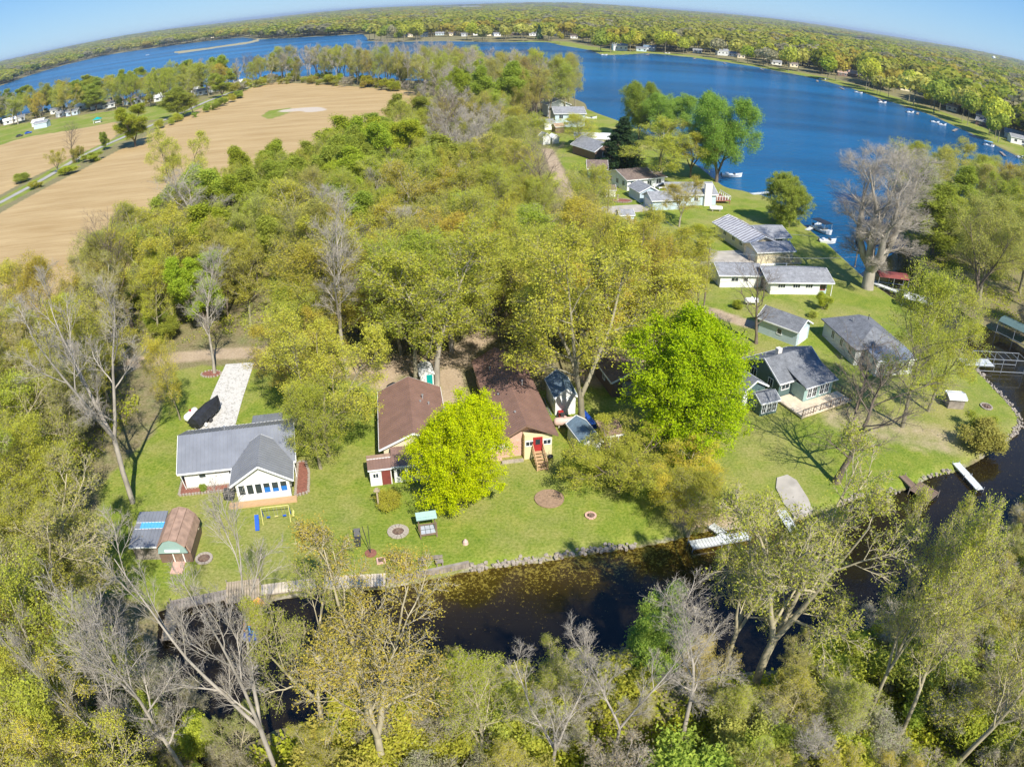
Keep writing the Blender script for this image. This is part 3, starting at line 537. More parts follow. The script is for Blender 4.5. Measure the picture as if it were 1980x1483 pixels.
#    kind, base pixel, top row, colour, crown width m, label
for a in [
 ('maple', (880, 988), 788, 'lime', 9.4, 'round yellow-green maple in full leaf on the lawn before the brown metal roofs', {'var': 0}),
 ('maple', (1310, 872), 612, 'maple', 13.8, 'big bright green maple, the largest leafy tree between the brown roof and the teal house', {'var': 1}),
 ('bud', (1195, 950), 850, 'gold', 13.0, 'low spreading tree with golden buds below the big bright green maple', {'var': 3}),
 ('bud', (1310, 965), 860, 'gold', 10.0, 'golden budding tree at the right foot of the big bright green maple', {'var': 0}),
 ('bud', (1330, 1035), 935, 'olive', 9.0, 'thin olive tree on the canal bank left of the L-shaped dock', {'var': 4}),
 ('bare', (257, 972), 520, 'grey', 15.0, 'tall bare tree with thick pale trunk on the lawn left of the sunroom house', {'var': 1}),
 ('bare', (415, 722), 475, 'grey', 8.0, 'pale bare tree standing in a stone-edged bed beside the white gravel drive', {'var': 0}),
 ('bud', (349, 813), 640, 'gold', 6.0, 'slender leaning budding tree left of the covered boat', {'var': 2}),
 ('bare', (672, 730), 395, 'grey', 17.0, 'tall grey forked tree with hazy twigs behind and left of the brown roofs', {'var': 2}),
 ('bud', (635, 880), 600, 'gold', 14.0, 'olive budding oak whose boughs overhang the left end of the left brown roof', {'var': 0}),
 ('bud', (580, 800), 620, 'gold', 12.0, 'golden budding oak right of the gravel drive and behind the white house', {'var': 3}),
 ('bud', (620, 905), 720, 'olive', 9.0, 'smaller olive tree beside the right end of the white house with the sunroom', {'var': 2}),
 ('bud', (845, 745), 430, 'olive', 15.5, 'tall pale-trunked oak rising behind the left brown roof', {'var': 1}),
 ('bud', (805, 745), 460, 'olive', 17.0, 'oak with a straight grey trunk close behind the ridge of the left brown roof', {'var': 4}),
 ('bud', (1125, 832), 425, 'gold', 21.0, 'massive spreading oak with fresh golden leaves beside the white and grey sheds', {'var': 0}),
 ('bud', (1100, 690), 450, 'olive', 15.0, 'olive oak behind the white gabled shed', {'var': 3}),
 ('bud', (1215, 690), 490, 'gold', 17.0, 'golden oak behind the big bright green maple, left side', {'var': 1}),
 ('bare', (1462, 665), 485, 'grey', 9.5, 'bare dark-limbed tree at the left end of the detached blue-grey garage', {'var': 3}),
 ('bud', (1350, 590), 470, 'olive', 8.0, 'slim budding tree by the dirt spur left of the long low pale house', {'var': 2}),
 ('bud', (1313, 438), 340, 'gold', 8.5, 'small budding tree right of the grey shed near the concrete drive', {'var': 1}),
 ('dead', (1678, 558), 272, 'grey', 24.0, 'huge bare grey tree on the lake edge right of the striped metal roof', {}),
 ('bare', (1617, 932), 650, 'grey', 16.0, 'leaning bare tree casting a long shadow on the point lawn', {'var': 3}),
 ('bud', (1745, 825), 505, 'olive', 14.0, 'tall olive tree right of the dark grey hip roof', {'var': 2}),
 ('bud', (1795, 795), 560, 'olive', 12.0, 'full olive-yellow tree above the white shed on the point', {'var': 0}),
 ('bare', (1655, 790), 670, 'grey', 9.0, 'nearly bare dark-twigged tree right of the teal house deck', {'var': 3}),
 ('maple', (1525, 440), 338, 'green', 10.5, 'rounded green tree alone at the lake edge behind the striped metal roof', {'var': 2}),
 ('willow', (1385, 352), 185, 'willow', 19.0, 'big soft green willow at the lake edge', {'var': 0}),
 ('willow', (1290, 275), 178, 'willow', 22.0, 'tall green cottonwood group on the shore left of the big willow', {'var': 1}),
 ('willow', (1235, 270), 160, 'green', 14.0, 'leafy green cottonwood with a ragged top on the lake shore', {'var': 0}),
 ('bud', (1275, 352), 232, 'olive', 27.0, 'broad olive oak above the white house with the dark shingle roof', {'var': 0}),
 ('bud', (1335, 345), 238, 'gold', 17.0, 'golden oak between the olive oak and the willow', {'var': 3}),
 ('conifer', (1200, 325), 225, 'dark', 12.0, 'dark spruce behind the small bright blue house', {}),
 ('bud', (1130, 290), 222, 'gold', 18.0, 'rounded golden tree before the pale two-storey house', {'var': 4}),
 ('bud', (1215, 560), 425, 'orange', 12.0, 'orange-gold oak beside the dirt road bend', {'var': 3}),
 ('bud', (1240, 500), 420, 'orange', 10.0, 'orange-gold oak on the right side of the dirt road', {'var': 0}),
 ('maple', (1310, 560), 505, 'purple', 7.0, 'small purple-leaved tree left of the long low pale house', {'var': 1}),
 ('bud', (1300, 500), 440, 'mid', 7.0, 'small dull green tree beside the concrete drive of the cream garage', {'var': 2}),
 ('bud', (1360, 480), 430, 'mid', 9.0, 'bushy green tree left of the striped metal roof', {'var': 4}),
 ('maple', (935, 400), 280, 'vivid', 7.0, 'bright green maple standing out of the brownish wood', {'var': 0}),
 ('maple', (890, 245), 135, 'vivid', 15.0, 'bright green tree at the left of the tall wood by the lake', {'var': 1}),
 ('green', (955, 255), 122, 'green', 18.0, 'tall yellow-green tree at the top of the wood by the lake', {'var': 0}),
 ('green', (420, 570), 400, 'vivid', 13.0, 'vivid green tree in the wood behind the pale bare tree of the stone-edged bed', {'var': 1}),
 ('green', (400, 640), 490, 'vivid', 9.0, 'lower vivid green tree beside the vivid green tree of the wood', {'var': 2}),
 ('green', (720, 400), 232, 'vivid', 13.0, 'bright green tree with a ragged top at the field edge', {'var': 2}),
 ('green', (680, 420), 255, 'green', 12.0, 'green tree next to the ragged bright green tree at the field edge', {'var': 0}),
 ('bud', (350, 410), 245, 'olive', 17.0, 'wide pale olive tree jutting into the ploughed field', {'var': 0}),
 ('bare', (905, 380), 215, 'grey', 14.0, 'grey hazy bare tree between the wood and the pale houses', {'var': 1}),
 ('bare', (860, 330), 205, 'grey', 14.0, 'smaller grey bare tree left of the hazy one in the middle wood', {'var': 2}),
 # foreground bank
 ('fore', (1452, 1345), 905, 'olive', 14.5, 'large forked tree with sparse golden leaves on the near bank, crossing the L-shaped dock', {'var': 1}),
 ('fore', (1400, 1300), 1010, 'olive', 8.0, 'slim tree with sparse leaves left of the large forked tree', {'var': 4}),
 ('bare', (545, 1520), 1000, 'grey', 9.5, 'big bare pale tree in the left foreground reaching over the canal', {'var': 1}),
 ('bare', (395, 1545), 1060, 'grey', 7.5, 'bare pale tree in the left foreground before the dark water', {'var': 0}),
 ('bare', (300, 1560), 1180, 'grey', 6.0, 'mottled pale trunk at the bottom left', {'var': 2}),
 ('fore', (755, 1520), 1120, 'orange', 12.0, 'copper-budded tree with a white trunk at the bottom, left of the open dark water', {'var': 4}),
 ('fore', (640, 1440), 1075, 'olive', 9.0, 'thin yellow-green tree beside the pale deck, in the left foreground', {'var': 2}),
 ('bare', (1185, 1470), 1215, 'grey', 8.0, 'bare grey tree at the bottom centre right of the dark water', {'var': 2}),
 ('bare', (1065, 1500), 1290, 'grey', 6.5, 'smaller bare grey tree at the bottom centre', {'var': 1}),
 ('green', (1250, 1330), 1170, 'willow', 5.5, 'small bright green tree leaning over the dark water', {'var': 2}),
 ('bare', (1320, 1430), 1150, 'grey', 7.0, 'bare tree with upright twigs left of the large forked tree', {'var': 0}),
 ('fore', (1670, 1400), 985, 'olive', 6.5, 'tree with two bare stems and yellow tufts right of the open water', {'var': 1}),
 ('fore', (1730, 1440), 965, 'olive', 8.0, 'tall yellow-tufted tree at the right edge before the dark inlet', {'var': 3}),
 ('fore', (1830, 1500), 1120, 'dull', 10.0, 'dull olive tree at the bottom right corner', {'var': 0}),
 ('fore', (930, 1500), 1290, 'mid', 7.0, 'low yellow-green tree on the near bank, centre bottom', {'var': 0}),
]:
    kind, b_, ty, c_, wd_, lb, kw = a
    T(kind, b_, ty, c_, wd_, lb, **kw); HERO.append(G(*b_))

LMK = [(*G(px, py), t) for px, py, t in [(120, 700, 'left end of the dirt road'), (300, 680, 'behind the slender leaning tree'), (420, 650, 'behind the pale tree bed'), (560, 660, 'behind the gravel drive'), (700, 680, 'behind the grey forked tree'), (850, 680, 'behind the left brown roof'), (960, 620, 'by the parked cars'),
  (1080, 560, 'behind the massive oak'), (1150, 470, 'at the dirt road bend'), (1100, 400, 'facing the grey shed'), (1060, 320, 'facing the lane houses'), (950, 300, 'behind the vivid round maple'), (880, 230, 'at the lake wood'), (800, 240, 'at the far right field corner'), (700, 290, 'right field edge'), (560, 320, 'middle field edge'), (350, 400, 'left field edge'),
  (200, 480, 'lower left field edge'), (80, 580, 'bottom of the field'), (500, 480, 'middle of the wood left'), (700, 450, 'centre of the wood'), (850, 450, 'centre right of the wood'), (350, 560, 'below the field'), (0, 800, 'left picture edge, middle'), (0, 1000, 'left picture edge, low'), (150, 900, 'beside the first lawn'), (100, 1100, 'beside the firewood'), (60, 1300, 'lower left corner'), (200, 1400, 'by the canal arm'), (250, 1300, 'by the old pier'),
  (650, 1420, 'below the tan deck'), (800, 1420, 'bottom left of centre'), (950, 1400, 'bottom centre'), (1100, 1400, 'under the small bare trees'), (1250, 1380, 'under the bright leaning tree'), (1450, 1380, 'under the large forked tree'), (1600, 1340, 'right of the large forked tree'), (1720, 1280, 'by the yellow tufts'), (1850, 1200, 'near the right edge'), (1950, 1100, 'right picture edge'), (1750, 1450, 'lower right'), (1950, 1400, 'lower right corner'),
  (1780, 430, 'behind the huge bare tree'), (1900, 420, 'by the lake'), (1850, 540, 'by the channel'), (1960, 600, 'by the green lift'), (2000, 480, 'right picture edge'), (900, 165, 'left half'), (1000, 180, 'middle'), (1080, 200, 'right end'), (500, 160, 'left end of the row'), (580, 155, 'left part of the row'), (660, 158, 'middle of the row'), (740, 162, 'right part of the row'), (820, 165, 'right end of the row'),
  (20, 225, 'at the picture edge'), (80, 220, 'above the grey shed'), (150, 210, 'above the teal shelter'), (230, 200, 'right of the shelter'), (300, 190, 'above the big round tree'), (360, 185, 'above the path bend'), (420, 172, 'where the row ends'), (320, 245, 'lower end'), (380, 220, 'middle'), (450, 190, 'upper end')]]
# woods whose trees one can tell apart: each area gets its own mix; crowns keep a distance from each other
def pix(x, y, z):
    z -= CAMH; f = y * math.cos(PITCH) - z * math.sin(PITCH); u = y * math.sin(PITCH) + z * math.cos(PITCH); t = math.acos(max(-1, min(1, f / math.sqrt(x * x + y * y + z * z)))); q = math.hypot(x, u) or 1
    return 990 + x / q * t * FPX, 741.5 - u / q * t * FPX
def in_view(x, y, h):
    m = 40 + 4 * FPX / math.sqrt(x * x + y * y + 900)
    return any(-m < p[0] < 1980 + m and -m < p[1] < 1483 + m * .6 for p in (pix(x, y, 0), pix(x, y, h * .6), pix(x, y, h)))
def scatter(poly, n, mix, hs, dmin, label, group, avoid=(), seed=1, wf=(0.55, 0.75), fmin=0.0, zones=()):
    rr = random.Random(seed); xs = [p[0] for p in poly]; ys = [p[1] for p in poly]; pts = []; tries = 0
    cand = np.array([(rr.uniform(min(xs), max(xs)), rr.uniform(min(ys), max(ys))) for _ in range(n * 60)])
    ok = sdf(cand, poly) > 0.5
    for p in avoid: ok &= sdf(cand, p) < -1.0
    cand = cand[ok]
    for c in cand:
        if len(pts) >= n: break
        d = math.hypot(*c); dm = dmin * (1 + max(0, d - 150) / 500)
        if all((c[0] - q[0]) ** 2 + (c[1] - q[1]) ** 2 > dm * dm for q in pts) and all((c[0] - q[0]) ** 2 + (c[1] - q[1]) ** 2 > 9 for q in HERO): pts.append(tuple(c))
    names = [m[0] for m in mix]; wts = [m[2] for m in mix]
    for x, y in pts:
        if not in_view(x, y, hs[1]): continue          # the photo shows nothing of it
        m_ = rr.choices(mix, wts)[0]
        for zp, zm in zones:
            if sdf(np.array([(x, y)]), zp)[0] > 0: m_ = rr.choices(zm, [q[2] for q in zm])[0]
        k, c_ = m_[0], m_[1]; h = rr.uniform(*hs) * (1.15 if k == 'bare' else 1.0); wd = h * rr.uniform(*wf) * (0.85 if k == 'bare' else 1)
        random.seed(rr.random())
        adj = {'bare': 'bare grey', 'fore': {'olive': 'thin olive', 'gold': 'thin golden', 'dull': 'thin dull green', 'mid': 'thin mid-green'}.get(c_, 'thin budding'), 'bud': {'olive': 'olive budding', 'gold': 'golden budding', 'dull': 'dull green budding', 'orange': 'orange-gold budding', 'copper': 'copper budding', 'mid': 'mid-green budding', 'pale': 'pale budding'}.get(c_, 'budding'),
               'green': {'vivid': 'vivid green', 'green': 'green'}.get(c_, 'leafy green'), 'maple': {'copper': 'copper-leaved', 'purple': 'purple-leaved'}.get(c_, 'dense green'), 'conifer': 'dark evergreen', 'willow': 'soft green',
               'shrub': {'olive': 'olive', 'vivid': 'bright green', 'green': 'green', 'dull': 'dull green'}.get(c_, 'green'), 'thicket': 'bare grey twiggy'}[k]
        noun = 'shrub' if k in ('shrub', 'thicket') else 'tree'
        hm = (hs[0] + hs[1]) / 2; ss = (hs[1] - hs[0]) / 6; sw = 'tall ' if h > hm + ss * (1.3 if k == 'bare' else 1) else 'low ' if h < hm - ss else ''
        sw += 'broad ' if wd / h > (wf[0] + 2.2 * wf[1]) / 3.2 * (0.85 if k == 'bare' else 1) else ''
        near = min(LMK, key=lambda q: math.hypot(x - q[0], y - q[1]))
        tree(k, (x, y), h, c_, wd, (sw + adj + ' ' + noun + ' ' + label + ', ' + near[2]), group=adj + ' ' + noun + 's ' + group)
    return pts
yard = GP([(170, 1135), (185, 1000), (200, 930), (290, 850), (330, 720), (390, 706), (520, 690), (700, 740), (850, 760), (1060, 790), (1330, 700), (1440, 640), (1340, 560), (1290, 500), (1200, 430), (1110, 385), (1100, 200), (2200, 420), (2000, 850), (1200, 1060), (300, 1172)])
W1 = GP([(60, 722), (150, 675), (232, 572), (350, 478), (480, 408), (620, 376), (770, 308), (845, 250), (850, 210), (890, 215), (955, 255), (985, 310), (1015, 385), (1065, 435), (1105, 475), (1130, 510), (1110, 560), (1000, 590), (900, 650), (800, 690), (700, 690), (600, 670), (450, 655), (300, 670), (100, 700)])
Z_vivid = GP([(540, 330), (780, 260), (830, 330), (760, 470), (560, 480), (420, 560), (330, 560), (380, 440)])
Z_grey = GP([(800, 190), (900, 200), (960, 330), (930, 400), (820, 360)])
OLIVE = [('bud', 'olive', 5), ('bud', 'gold', 2), ('bud', 'dull', 2), ('bare', 'grey', 1.2), ('green', 'green', .5)]
scatter(W1, 165, OLIVE, (13, 19), 5.0, 'in the main wood', 'in the main wood', seed=2, wf=(.66, .92),
        zones=[(Z_vivid, [('green', 'vivid', 3), ('green', 'green', 2), ('bud', 'olive', 2), ('bare', 'grey', .8)]), (Z_grey, [('bare', 'grey', 5), ('bud', 'dull', 1.5)])])
scatter(GP([(530, 700), (600, 650), (760, 620), (900, 590), (1060, 560), (1190, 545), (1290, 560), (1270, 680), (1180, 720), (1080, 700), (1000, 690), (880, 690), (780, 735), (660, 725), (560, 770)]), 22, [('bud', 'olive', 4), ('bud', 'gold', 3)], (13, 18), 5.5, 'along the dirt road', 'along the dirt road', seed=33, wf=(.8, 1.05))
W2 = GP([(-40, 1500), (-120, 1100), (-160, 760), (60, 720), (240, 700), (270, 790), (180, 900), (120, 1010), (100, 1150), (170, 1240), (250, 1350), (280, 1480)])
scatter(W2, 48, [('bud', 'olive', 4), ('bud', 'gold', 2), ('bare', 'grey', .8), ('fore', 'mid', 1), ('fore', 'dull', 1.5)], (13, 19), 4.0, 'in the left wood', 'in the wood at the left edge', seed=5, wf=(.65, .9))
FORE = GP([(440, 1475), (530, 1435), (620, 1405), (700, 1380), (800, 1362), (950, 1345), (1130, 1325), (1300, 1322), (1500, 1315), (1700, 1265), (1790, 1210), (1860, 1140), (1920, 1080), (1980, 1020), (2060, 975)]) + [(66, 30), (48, 17), (30, 17.5), (10, 21.5), (-8, 22), (-16, 20), (-20, 19)]
scatter(FORE, 72, [('fore', 'olive', 4), ('fore', 'gold', 1.5), ('fore', 'dull', 3), ('bare', 'grey', 1.6)], (4.5, 7.5), 2.2, 'on the near bank', 'on the near bank', seed=8, wf=(.65, .95))
scatter([(22, 30), (40, 38), (52, 43), (66, 48), (66, 26), (30, 12), (16, 14)], 24, [('fore', 'olive', 4), ('fore', 'gold', 1.5), ('fore', 'dull', 3), ('bare', 'grey', 1)], (5.5, 9), 3.0, 'on the near bank', 'on the near bank', seed=38, wf=(.6, .85))
scatter([(-48, 16), (-14, 10), (-15.5, 24), (-22, 30), (-29, 34), (-33, 38), (-42, 40)], 70, [('thicket', 'grey', 3), ('thicket', 'olive', 3), ('shrub', 'olive', 2), ('shrub', 'green', 1)], (2.5, 5), 1.8, 'in the bottom-left corner', 'in the bottom-left corner', seed=39, wf=(.9, 1.3))
scatter([(-60, 14), (-15.5, 12), (-23, 24), (-30, 31), (-33, 38), (-40, 40), (-60, 40)], 50, [('fore', 'olive', 5), ('bud', 'olive', 2), ('fore', 'gold', 3), ('bare', 'grey', .6), ('fore', 'mid', .4)], (9, 15), 2.4, 'in the bottom-left corner', 'in the bottom-left corner', seed=9)
E_ = GP([(1800, 520), (1775, 480), (1730, 440), (1760, 400), (1900, 375), (2200, 430), (2400, 600), (2200, 760), (2080, 715), (1960, 640), (1900, 610), (1850, 575)])
scatter(E_, 75, [('bud', 'olive', 5), ('bud', 'dull', 2), ('green', 'green', 1.5), ('bare', 'grey', 1.5), ('bud', 'orange', .7)], (14, 21), 4.6, 'in the east wood', 'east of the channel', seed=12, wf=(.75, 1.0))
scatter(GP([(830, 200), (800, 178), (900, 166), (1000, 172), (1080, 186), (1130, 205), (1120, 222), (1060, 235), (1000, 260), (900, 225)]), 60, [('bud', 'olive', 3), ('bare', 'grey', 2), ('bud', 'dull', 2), ('bud', 'copper', .6), ('green', 'green', .6)], (18, 25), 6.5, 'in the tall lake wood', 'in the tall wood by the lake', seed=14)
scatter(GP([(440, 172), (520, 151), (600, 149), (700, 152), (800, 158), (900, 160), (900, 172), (805, 176), (700, 167), (600, 160), (530, 159), (480, 168)]), 95, [('bare', 'grey', 5), ('bud', 'dull', 2), ('bud', 'olive', 2), ('green', 'mid', .6)], (15, 24), 4.5, 'in the far field row', 'along the far edge of the field', seed=15)
scatter(GP([(-150, 290), (-150, 275), (0, 234), (60, 219), (150, 205), (250, 192), (350, 178), (430, 164), (440, 178), (350, 205), (300, 215), (200, 214), (100, 232), (0, 247)]), 70, [('bud', 'olive', 4), ('green', 'green', 2), ('bud', 'mid', 2), ('bud', 'gold', 1), ('bare', 'grey', .6)], (17, 24), 8.5, 'among the left cabins', 'among the left shore cabins', seed=16, wf=(.8, 1.05))
for px, py, ty, k, c_, wd, lb in [(262, 285, 205, 'green', 'mid', 18, 'big rounded tree on the verge between the two fields'), (205, 291, 255, 'green', 'green', 6, 'small conical green tree on the verge of the path'), (140, 305, 235, 'bare', 'grey', 13, 'bare tree by the path between the fields'),
     (112, 335, 290, 'bud', 'gold', 9, 'low golden tree by the path'), (345, 228, 170, 'green', 'green', 18, 'round green tree at the bend of the path'), (150, 315, 283, 'shrub', 'copper', 6, 'copper shrub by the path'),
     (375, 222, 178, 'bud', 'mid', 14, 'mid-green tree beside the path nearer the lake'), (430, 190, 140, 'green', 'green', 15, 'green tree where the path reaches the lake wood'), (45, 352, 335, 'shrub', 'green', 8, 'green shrub on the left verge of the path'),
     (180, 312, 297, 'shrub', 'vivid', 9, 'bright green shrub on the verge before the conical tree'), (128, 338, 322, 'shrub', 'vivid', 8, 'bright green shrub below the copper shrub'), (70, 365, 350, 'shrub', 'olive', 6, 'olive shrub on the field side of the path')]:
    T(k, (px, py), ty, c_, wd, lb)
lane = GP([(300, 252), (330, 240), (400, 212), (470, 180), (478, 187), (400, 222), (340, 248), (305, 262)])
scatter(lane, 16, [('shrub', 'green', 2), ('shrub', 'olive', 1)], (2.5, 5), 3.5, 'in the field hedge', 'in the field hedge', seed=18, wf=(1.1, 1.6))
scatter(W1, 60, [('shrub', 'vivid', 2), ('shrub', 'green', 2), ('shrub', 'olive', 1), ('thicket', 'grey', 1)], (2.5, 5), 4.5, 'in the main wood', 'under the main wood', seed=21, wf=(1.0, 1.5))
scatter(W2, 50, [('shrub', 'vivid', .5), ('shrub', 'mid', 3), ('shrub', 'dull', 2), ('thicket', 'grey', 1)], (2.5, 4.5), 2.6, 'in the left wood', 'under the left wood', seed=22, wf=(1.0, 1.5))
scatter(FORE, 250, [('shrub', 'green', 1), ('shrub', 'olive', 2), ('shrub', 'dull', 3), ('thicket', 'grey', 5), ('thicket', 'olive', 4)], (2.5, 5.5), 1.25, 'on the near bank', 'low on the near bank', seed=23, wf=(1.0, 1.5))
scatter(E_, 60, [('shrub', 'green', 2), ('shrub', 'olive', 2), ('thicket', 'grey', 2)], (2.5, 5), 4, 'in the east wood', 'under the east wood', seed=24, wf=(1.0, 1.5))
scatter(GP([(440, 176), (520, 157), (600, 156), (700, 160), (800, 168), (830, 176), (805, 182), (700, 172), (600, 165), (530, 164), (490, 171), (450, 186)]), 60, [('shrub', 'dull', 3), ('shrub', 'mid', 2), ('thicket', 'grey', 3)], (3.5, 7), 3.2, 'in the far field row', 'in the far field row', seed=51, wf=(1.0, 1.5))
scatter(GP([(-150, 290), (-150, 275), (0, 234), (60, 219), (150, 205), (250, 192), (350, 178), (430, 164), (440, 172), (350, 190), (300, 202), (200, 206), (100, 224), (0, 240)]), 50, [('shrub', 'mid', 3), ('shrub', 'green', 1), ('shrub', 'dull', 2)], (3, 6.5), 5, 'among the left cabins', 'among the left cabins', seed=52, wf=(1.0, 1.5))
for px, py, h, k, c_, wd, lb in [(1425, 597, 1.6, 'shrub', 'mid', 2, 'small round shrub on the lawn below the long low house'), (1590, 600, 3.2, 'shrub', 'vivid', 3, 'leafy young tree in a bed at the end of the long low house'), (1905, 870, 3.4, 'shrub', 'dull', 6.5, 'low brown-green bush on the shore of the point'),
     (1895, 835, 2.6, 'shrub', 'green', 5, 'green bush behind the brown-green bush of the point'), (1570, 615, 1.4, 'shrub', 'dull', 2, 'small dull bush beside the leafy young tree'), (1530, 520, 2.6, 'thicket', 'grey', 5, 'grey twiggy bush right of the cream garage'),
     (1500, 425, 3, 'shrub', 'blossom', 4, 'pale blossoming bush at the foot of the lone green lake tree'), (755, 975, 1.6, 'shrub', 'olive', 3, 'low bush left of the yellow-green maple'), (1125, 925, 3.4, 'shrub', 'green', 4.5, 'dark green shrub left of the golden tree'), (395, 948, 0.9, 'shrub', 'green', 1.0, 'tiny shrub in the mulch bed before the white wall')]:
    tree(k, G(px, py), h, c_, wd, lb)

fh = [(1200, 99, 14, 'white', 'shg_grey', 'white house with grey roof'), (1240, 100, 10, 'pale_blue', 'shg_dark', 'pale blue house'), (1255, 98, 12, 'white', 'shg_blue', 'white house with slate roof'), (1348, 103, 9, 'white', 'shg_grey', 'small white cottage'), (1397, 108, 12, 'pale_grey', 'shg_grey', 'pale grey house near a boathouse'), (1415, 109, 10, 'white', 'shg_blue', 'tall white house with blue-grey roof'),
      (1432, 113, 8, 'cream', 'shg_brown', 'cream cottage'), (1500, 126, 10, 'white', 'shg_grey', 'white bungalow behind the green lawn'), (1535, 130, 8, 'cream', 'shg_brown', 'low cream house'), (1655, 150, 16, 'brown_wall', 'rust', 'large brown lodge with rusty roof'), (1628, 148, 9, 'brown_wall', 'rust', 'low brown wing beside the lodge'),
      (1750, 176, 9, 'cream', 'shg_brown', 'cream cottage in the blossom trees'), (1778, 180, 9, 'cream', 'shg_brown', 'yellowish house among orange trees'), (1830, 205, 9, 'cream', 'rust', 'pale house with reddish roof'), (1838, 214, 8, 'cream', 'rust', 'reddish-roofed cottage on the shore'), (1898, 243, 10, 'brown_wall', 'shg_dark', 'dark cottage behind the shore'),
      (1958, 268, 13, 'pale_grey', 'shg_grey', 'grey shingled house at the right edge'), (1966, 278, 9, 'white', 'shg_grey', 'white lakeside porch house at the right edge'), (1895, 232, 8, 'pale_grey', 'shg_dark', 'grey cottage half hidden by the white-blossomed tree'),
      (1032, 70, 12, 'white', 'shg_grey', 'long white house at the water'), (1073, 69, 9, 'white', 'shg_dark', 'white house left of the dark pine'), (995, 68, 12, 'brown_wall', 'shg_brown', 'brown house on a green slope'), (962, 71, 9, 'white', 'shg_grey', 'white cottage left of the green slope'), (922, 69, 10, 'white', 'shg_grey', 'white gabled house'), (875, 70, 9, 'cream', 'shg_brown', 'cream house by the pier'),
      (850, 69, 12, 'pale_blue', 'shg_grey', 'pale blue house in the trees'), (822, 72, 9, 'white', 'shg_grey', 'white cottage near the wooded tip'), (793, 72, 8, 'cream', 'shg_brown', 'first cottage on the wooded tip'), (1110, 75, 9, 'white', 'shg_brown', 'white cottage in the hollow'), (898, 71, 8, 'pale_grey', 'shg_dark', 'grey cottage between two white ones'), (945, 70, 7, 'cream', 'shg_dark', 'small cream cottage by the green slope')]
FH_ = [(math.atan2(*G(px, py)), math.hypot(*G(px, py)), w_) for px, py, w_, *_ in fh]
# far shores and the woods to the horizon: low, cheap trees; those by the water are things of their own, the rest one mass
def far_proto(seed, nleaf, dome, conif=False):
    rg = np.random.default_rng(seed); br = []
    n = nleaf; u = rg.normal(0, 1, (n, 3)); u /= np.linalg.norm(u, axis=1)[:, None]; nl = 9
    cc = rg.normal(0, 1, (nl, 3)); cc /= np.linalg.norm(cc, axis=1)[:, None]; cc[:, 2] = np.abs(cc[:, 2]) * 1.1 - 0.25
    i = rg.integers(0, nl, n); c = cc[i] * np.array([0.27, 0.27, 0.22]) + u * (rg.uniform(0.75, 1.05, n) * dome)[:, None] * np.array([0.22, 0.22, 0.2]); c[:, 2] += 0.62
    if conif: t = rg.uniform(0, 1, n) ** 0.7; c = np.stack([np.cos(u[:, 0] * 9) * (1 - t) * 0.24, np.sin(u[:, 0] * 9) * (1 - t) * 0.24, 0.08 + 0.92 * t], 1) + rg.normal(0, 0.015, (n, 3))
    nrm = u + rg.normal(0, 0.35, (n, 3)); nrm /= np.linalg.norm(nrm, axis=1)[:, None]; a = np.cross(nrm, rg.normal(0, 1, (n, 3))); a /= np.linalg.norm(a, axis=1)[:, None]; b = np.cross(nrm, a)
    s = rg.uniform(0.03, 0.06, n)[:, None] * (600 / nleaf) ** 0.5
    V = np.stack([c - a * s, c - b * s, c + a * s, c + b * s], 1).reshape(-1, 3); tv = rg.uniform(0, 1, nl)[i] * 0.5 + rg.uniform(0, 1, n) * 0.5
    t, q, tt = tubes([(np.array([[0, 0, 0], [0.01, 0, 0.3], [0, 0.01, 0.6]]), np.array([0.018, 0.014, 0.006]), 3)] + [(np.array([[0, 0, 0.3 + 0.04 * k], [0.16 * math.cos(k * 2.4), 0.16 * math.sin(k * 2.4), 0.6 + 0.03 * k], [0.26 * math.cos(k * 2.4), 0.26 * math.sin(k * 2.4), 0.75]]), np.array([0.009, 0.006, 0.002]), 3) for k in range(6)])
    return V, tv, t, q
def far_mesh(seed, nleaf, dome, m='leaf', conif=False, bark='bark_mid'):
    V, tv, t, q = far_proto(seed, nleaf, dome, conif)
    tm = np_mesh('trunk', t, q, None, [M[bark]], None, True)
    cm = np_mesh('crown', V, np.arange(len(V)).reshape(-1, 4), None, [M[m]], None, False, {'var': ('FACE', tv)})
    return tm, cm
FARP = {'full': [far_mesh(200 + i, 900, 1.0) for i in range(3)], 'thin': [far_mesh(210 + i, 420, 1.05) for i in range(3)], 'con': [far_mesh(220, 700, 1, 'needle', True)]}
def far_tree(kind, xy, h, c, wd, label, group=None, z=-0.1):
    e = empty({'full': 'leafy_tree', 'thin': 'budding_tree', 'con': 'conifer'}[kind], (*xy, z), random.uniform(0, 6.28)); e.scale = (wd * 1.05, wd * 1.05, h)
    tm, cm = random.choice(FARP[kind]); col_ = C_[c]; k = random.uniform(0.85, 1.15)
    for n_, me_ in (('trunk', tm), ('crown', cm)): o = link(n_, me_, e); o.color = (*[v * k for v in col_], 1)
    return tag(e, label, 'tree', group)
shore_far = [G(*p) for p in FAR_SH]
def along(pts, step):
    out = []
    for i in range(len(pts) - 1):
        a, b = Vector(pts[i]), Vector(pts[i + 1]); n = max(1, int((b - a).length / step))
        for k in range(n): out.append(a.lerp(b, (k + random.random()) / n))
    return out
random.seed(77)
FW = {'green': 'green', 'vivid': 'bright green', 'mid': 'mid-green', 'olive': 'olive', 'gold': 'golden', 'orange': 'orange-brown', 'copper': 'copper', 'dull': 'dull olive', 'grey': 'greyish', 'dark': 'dark evergreen'}
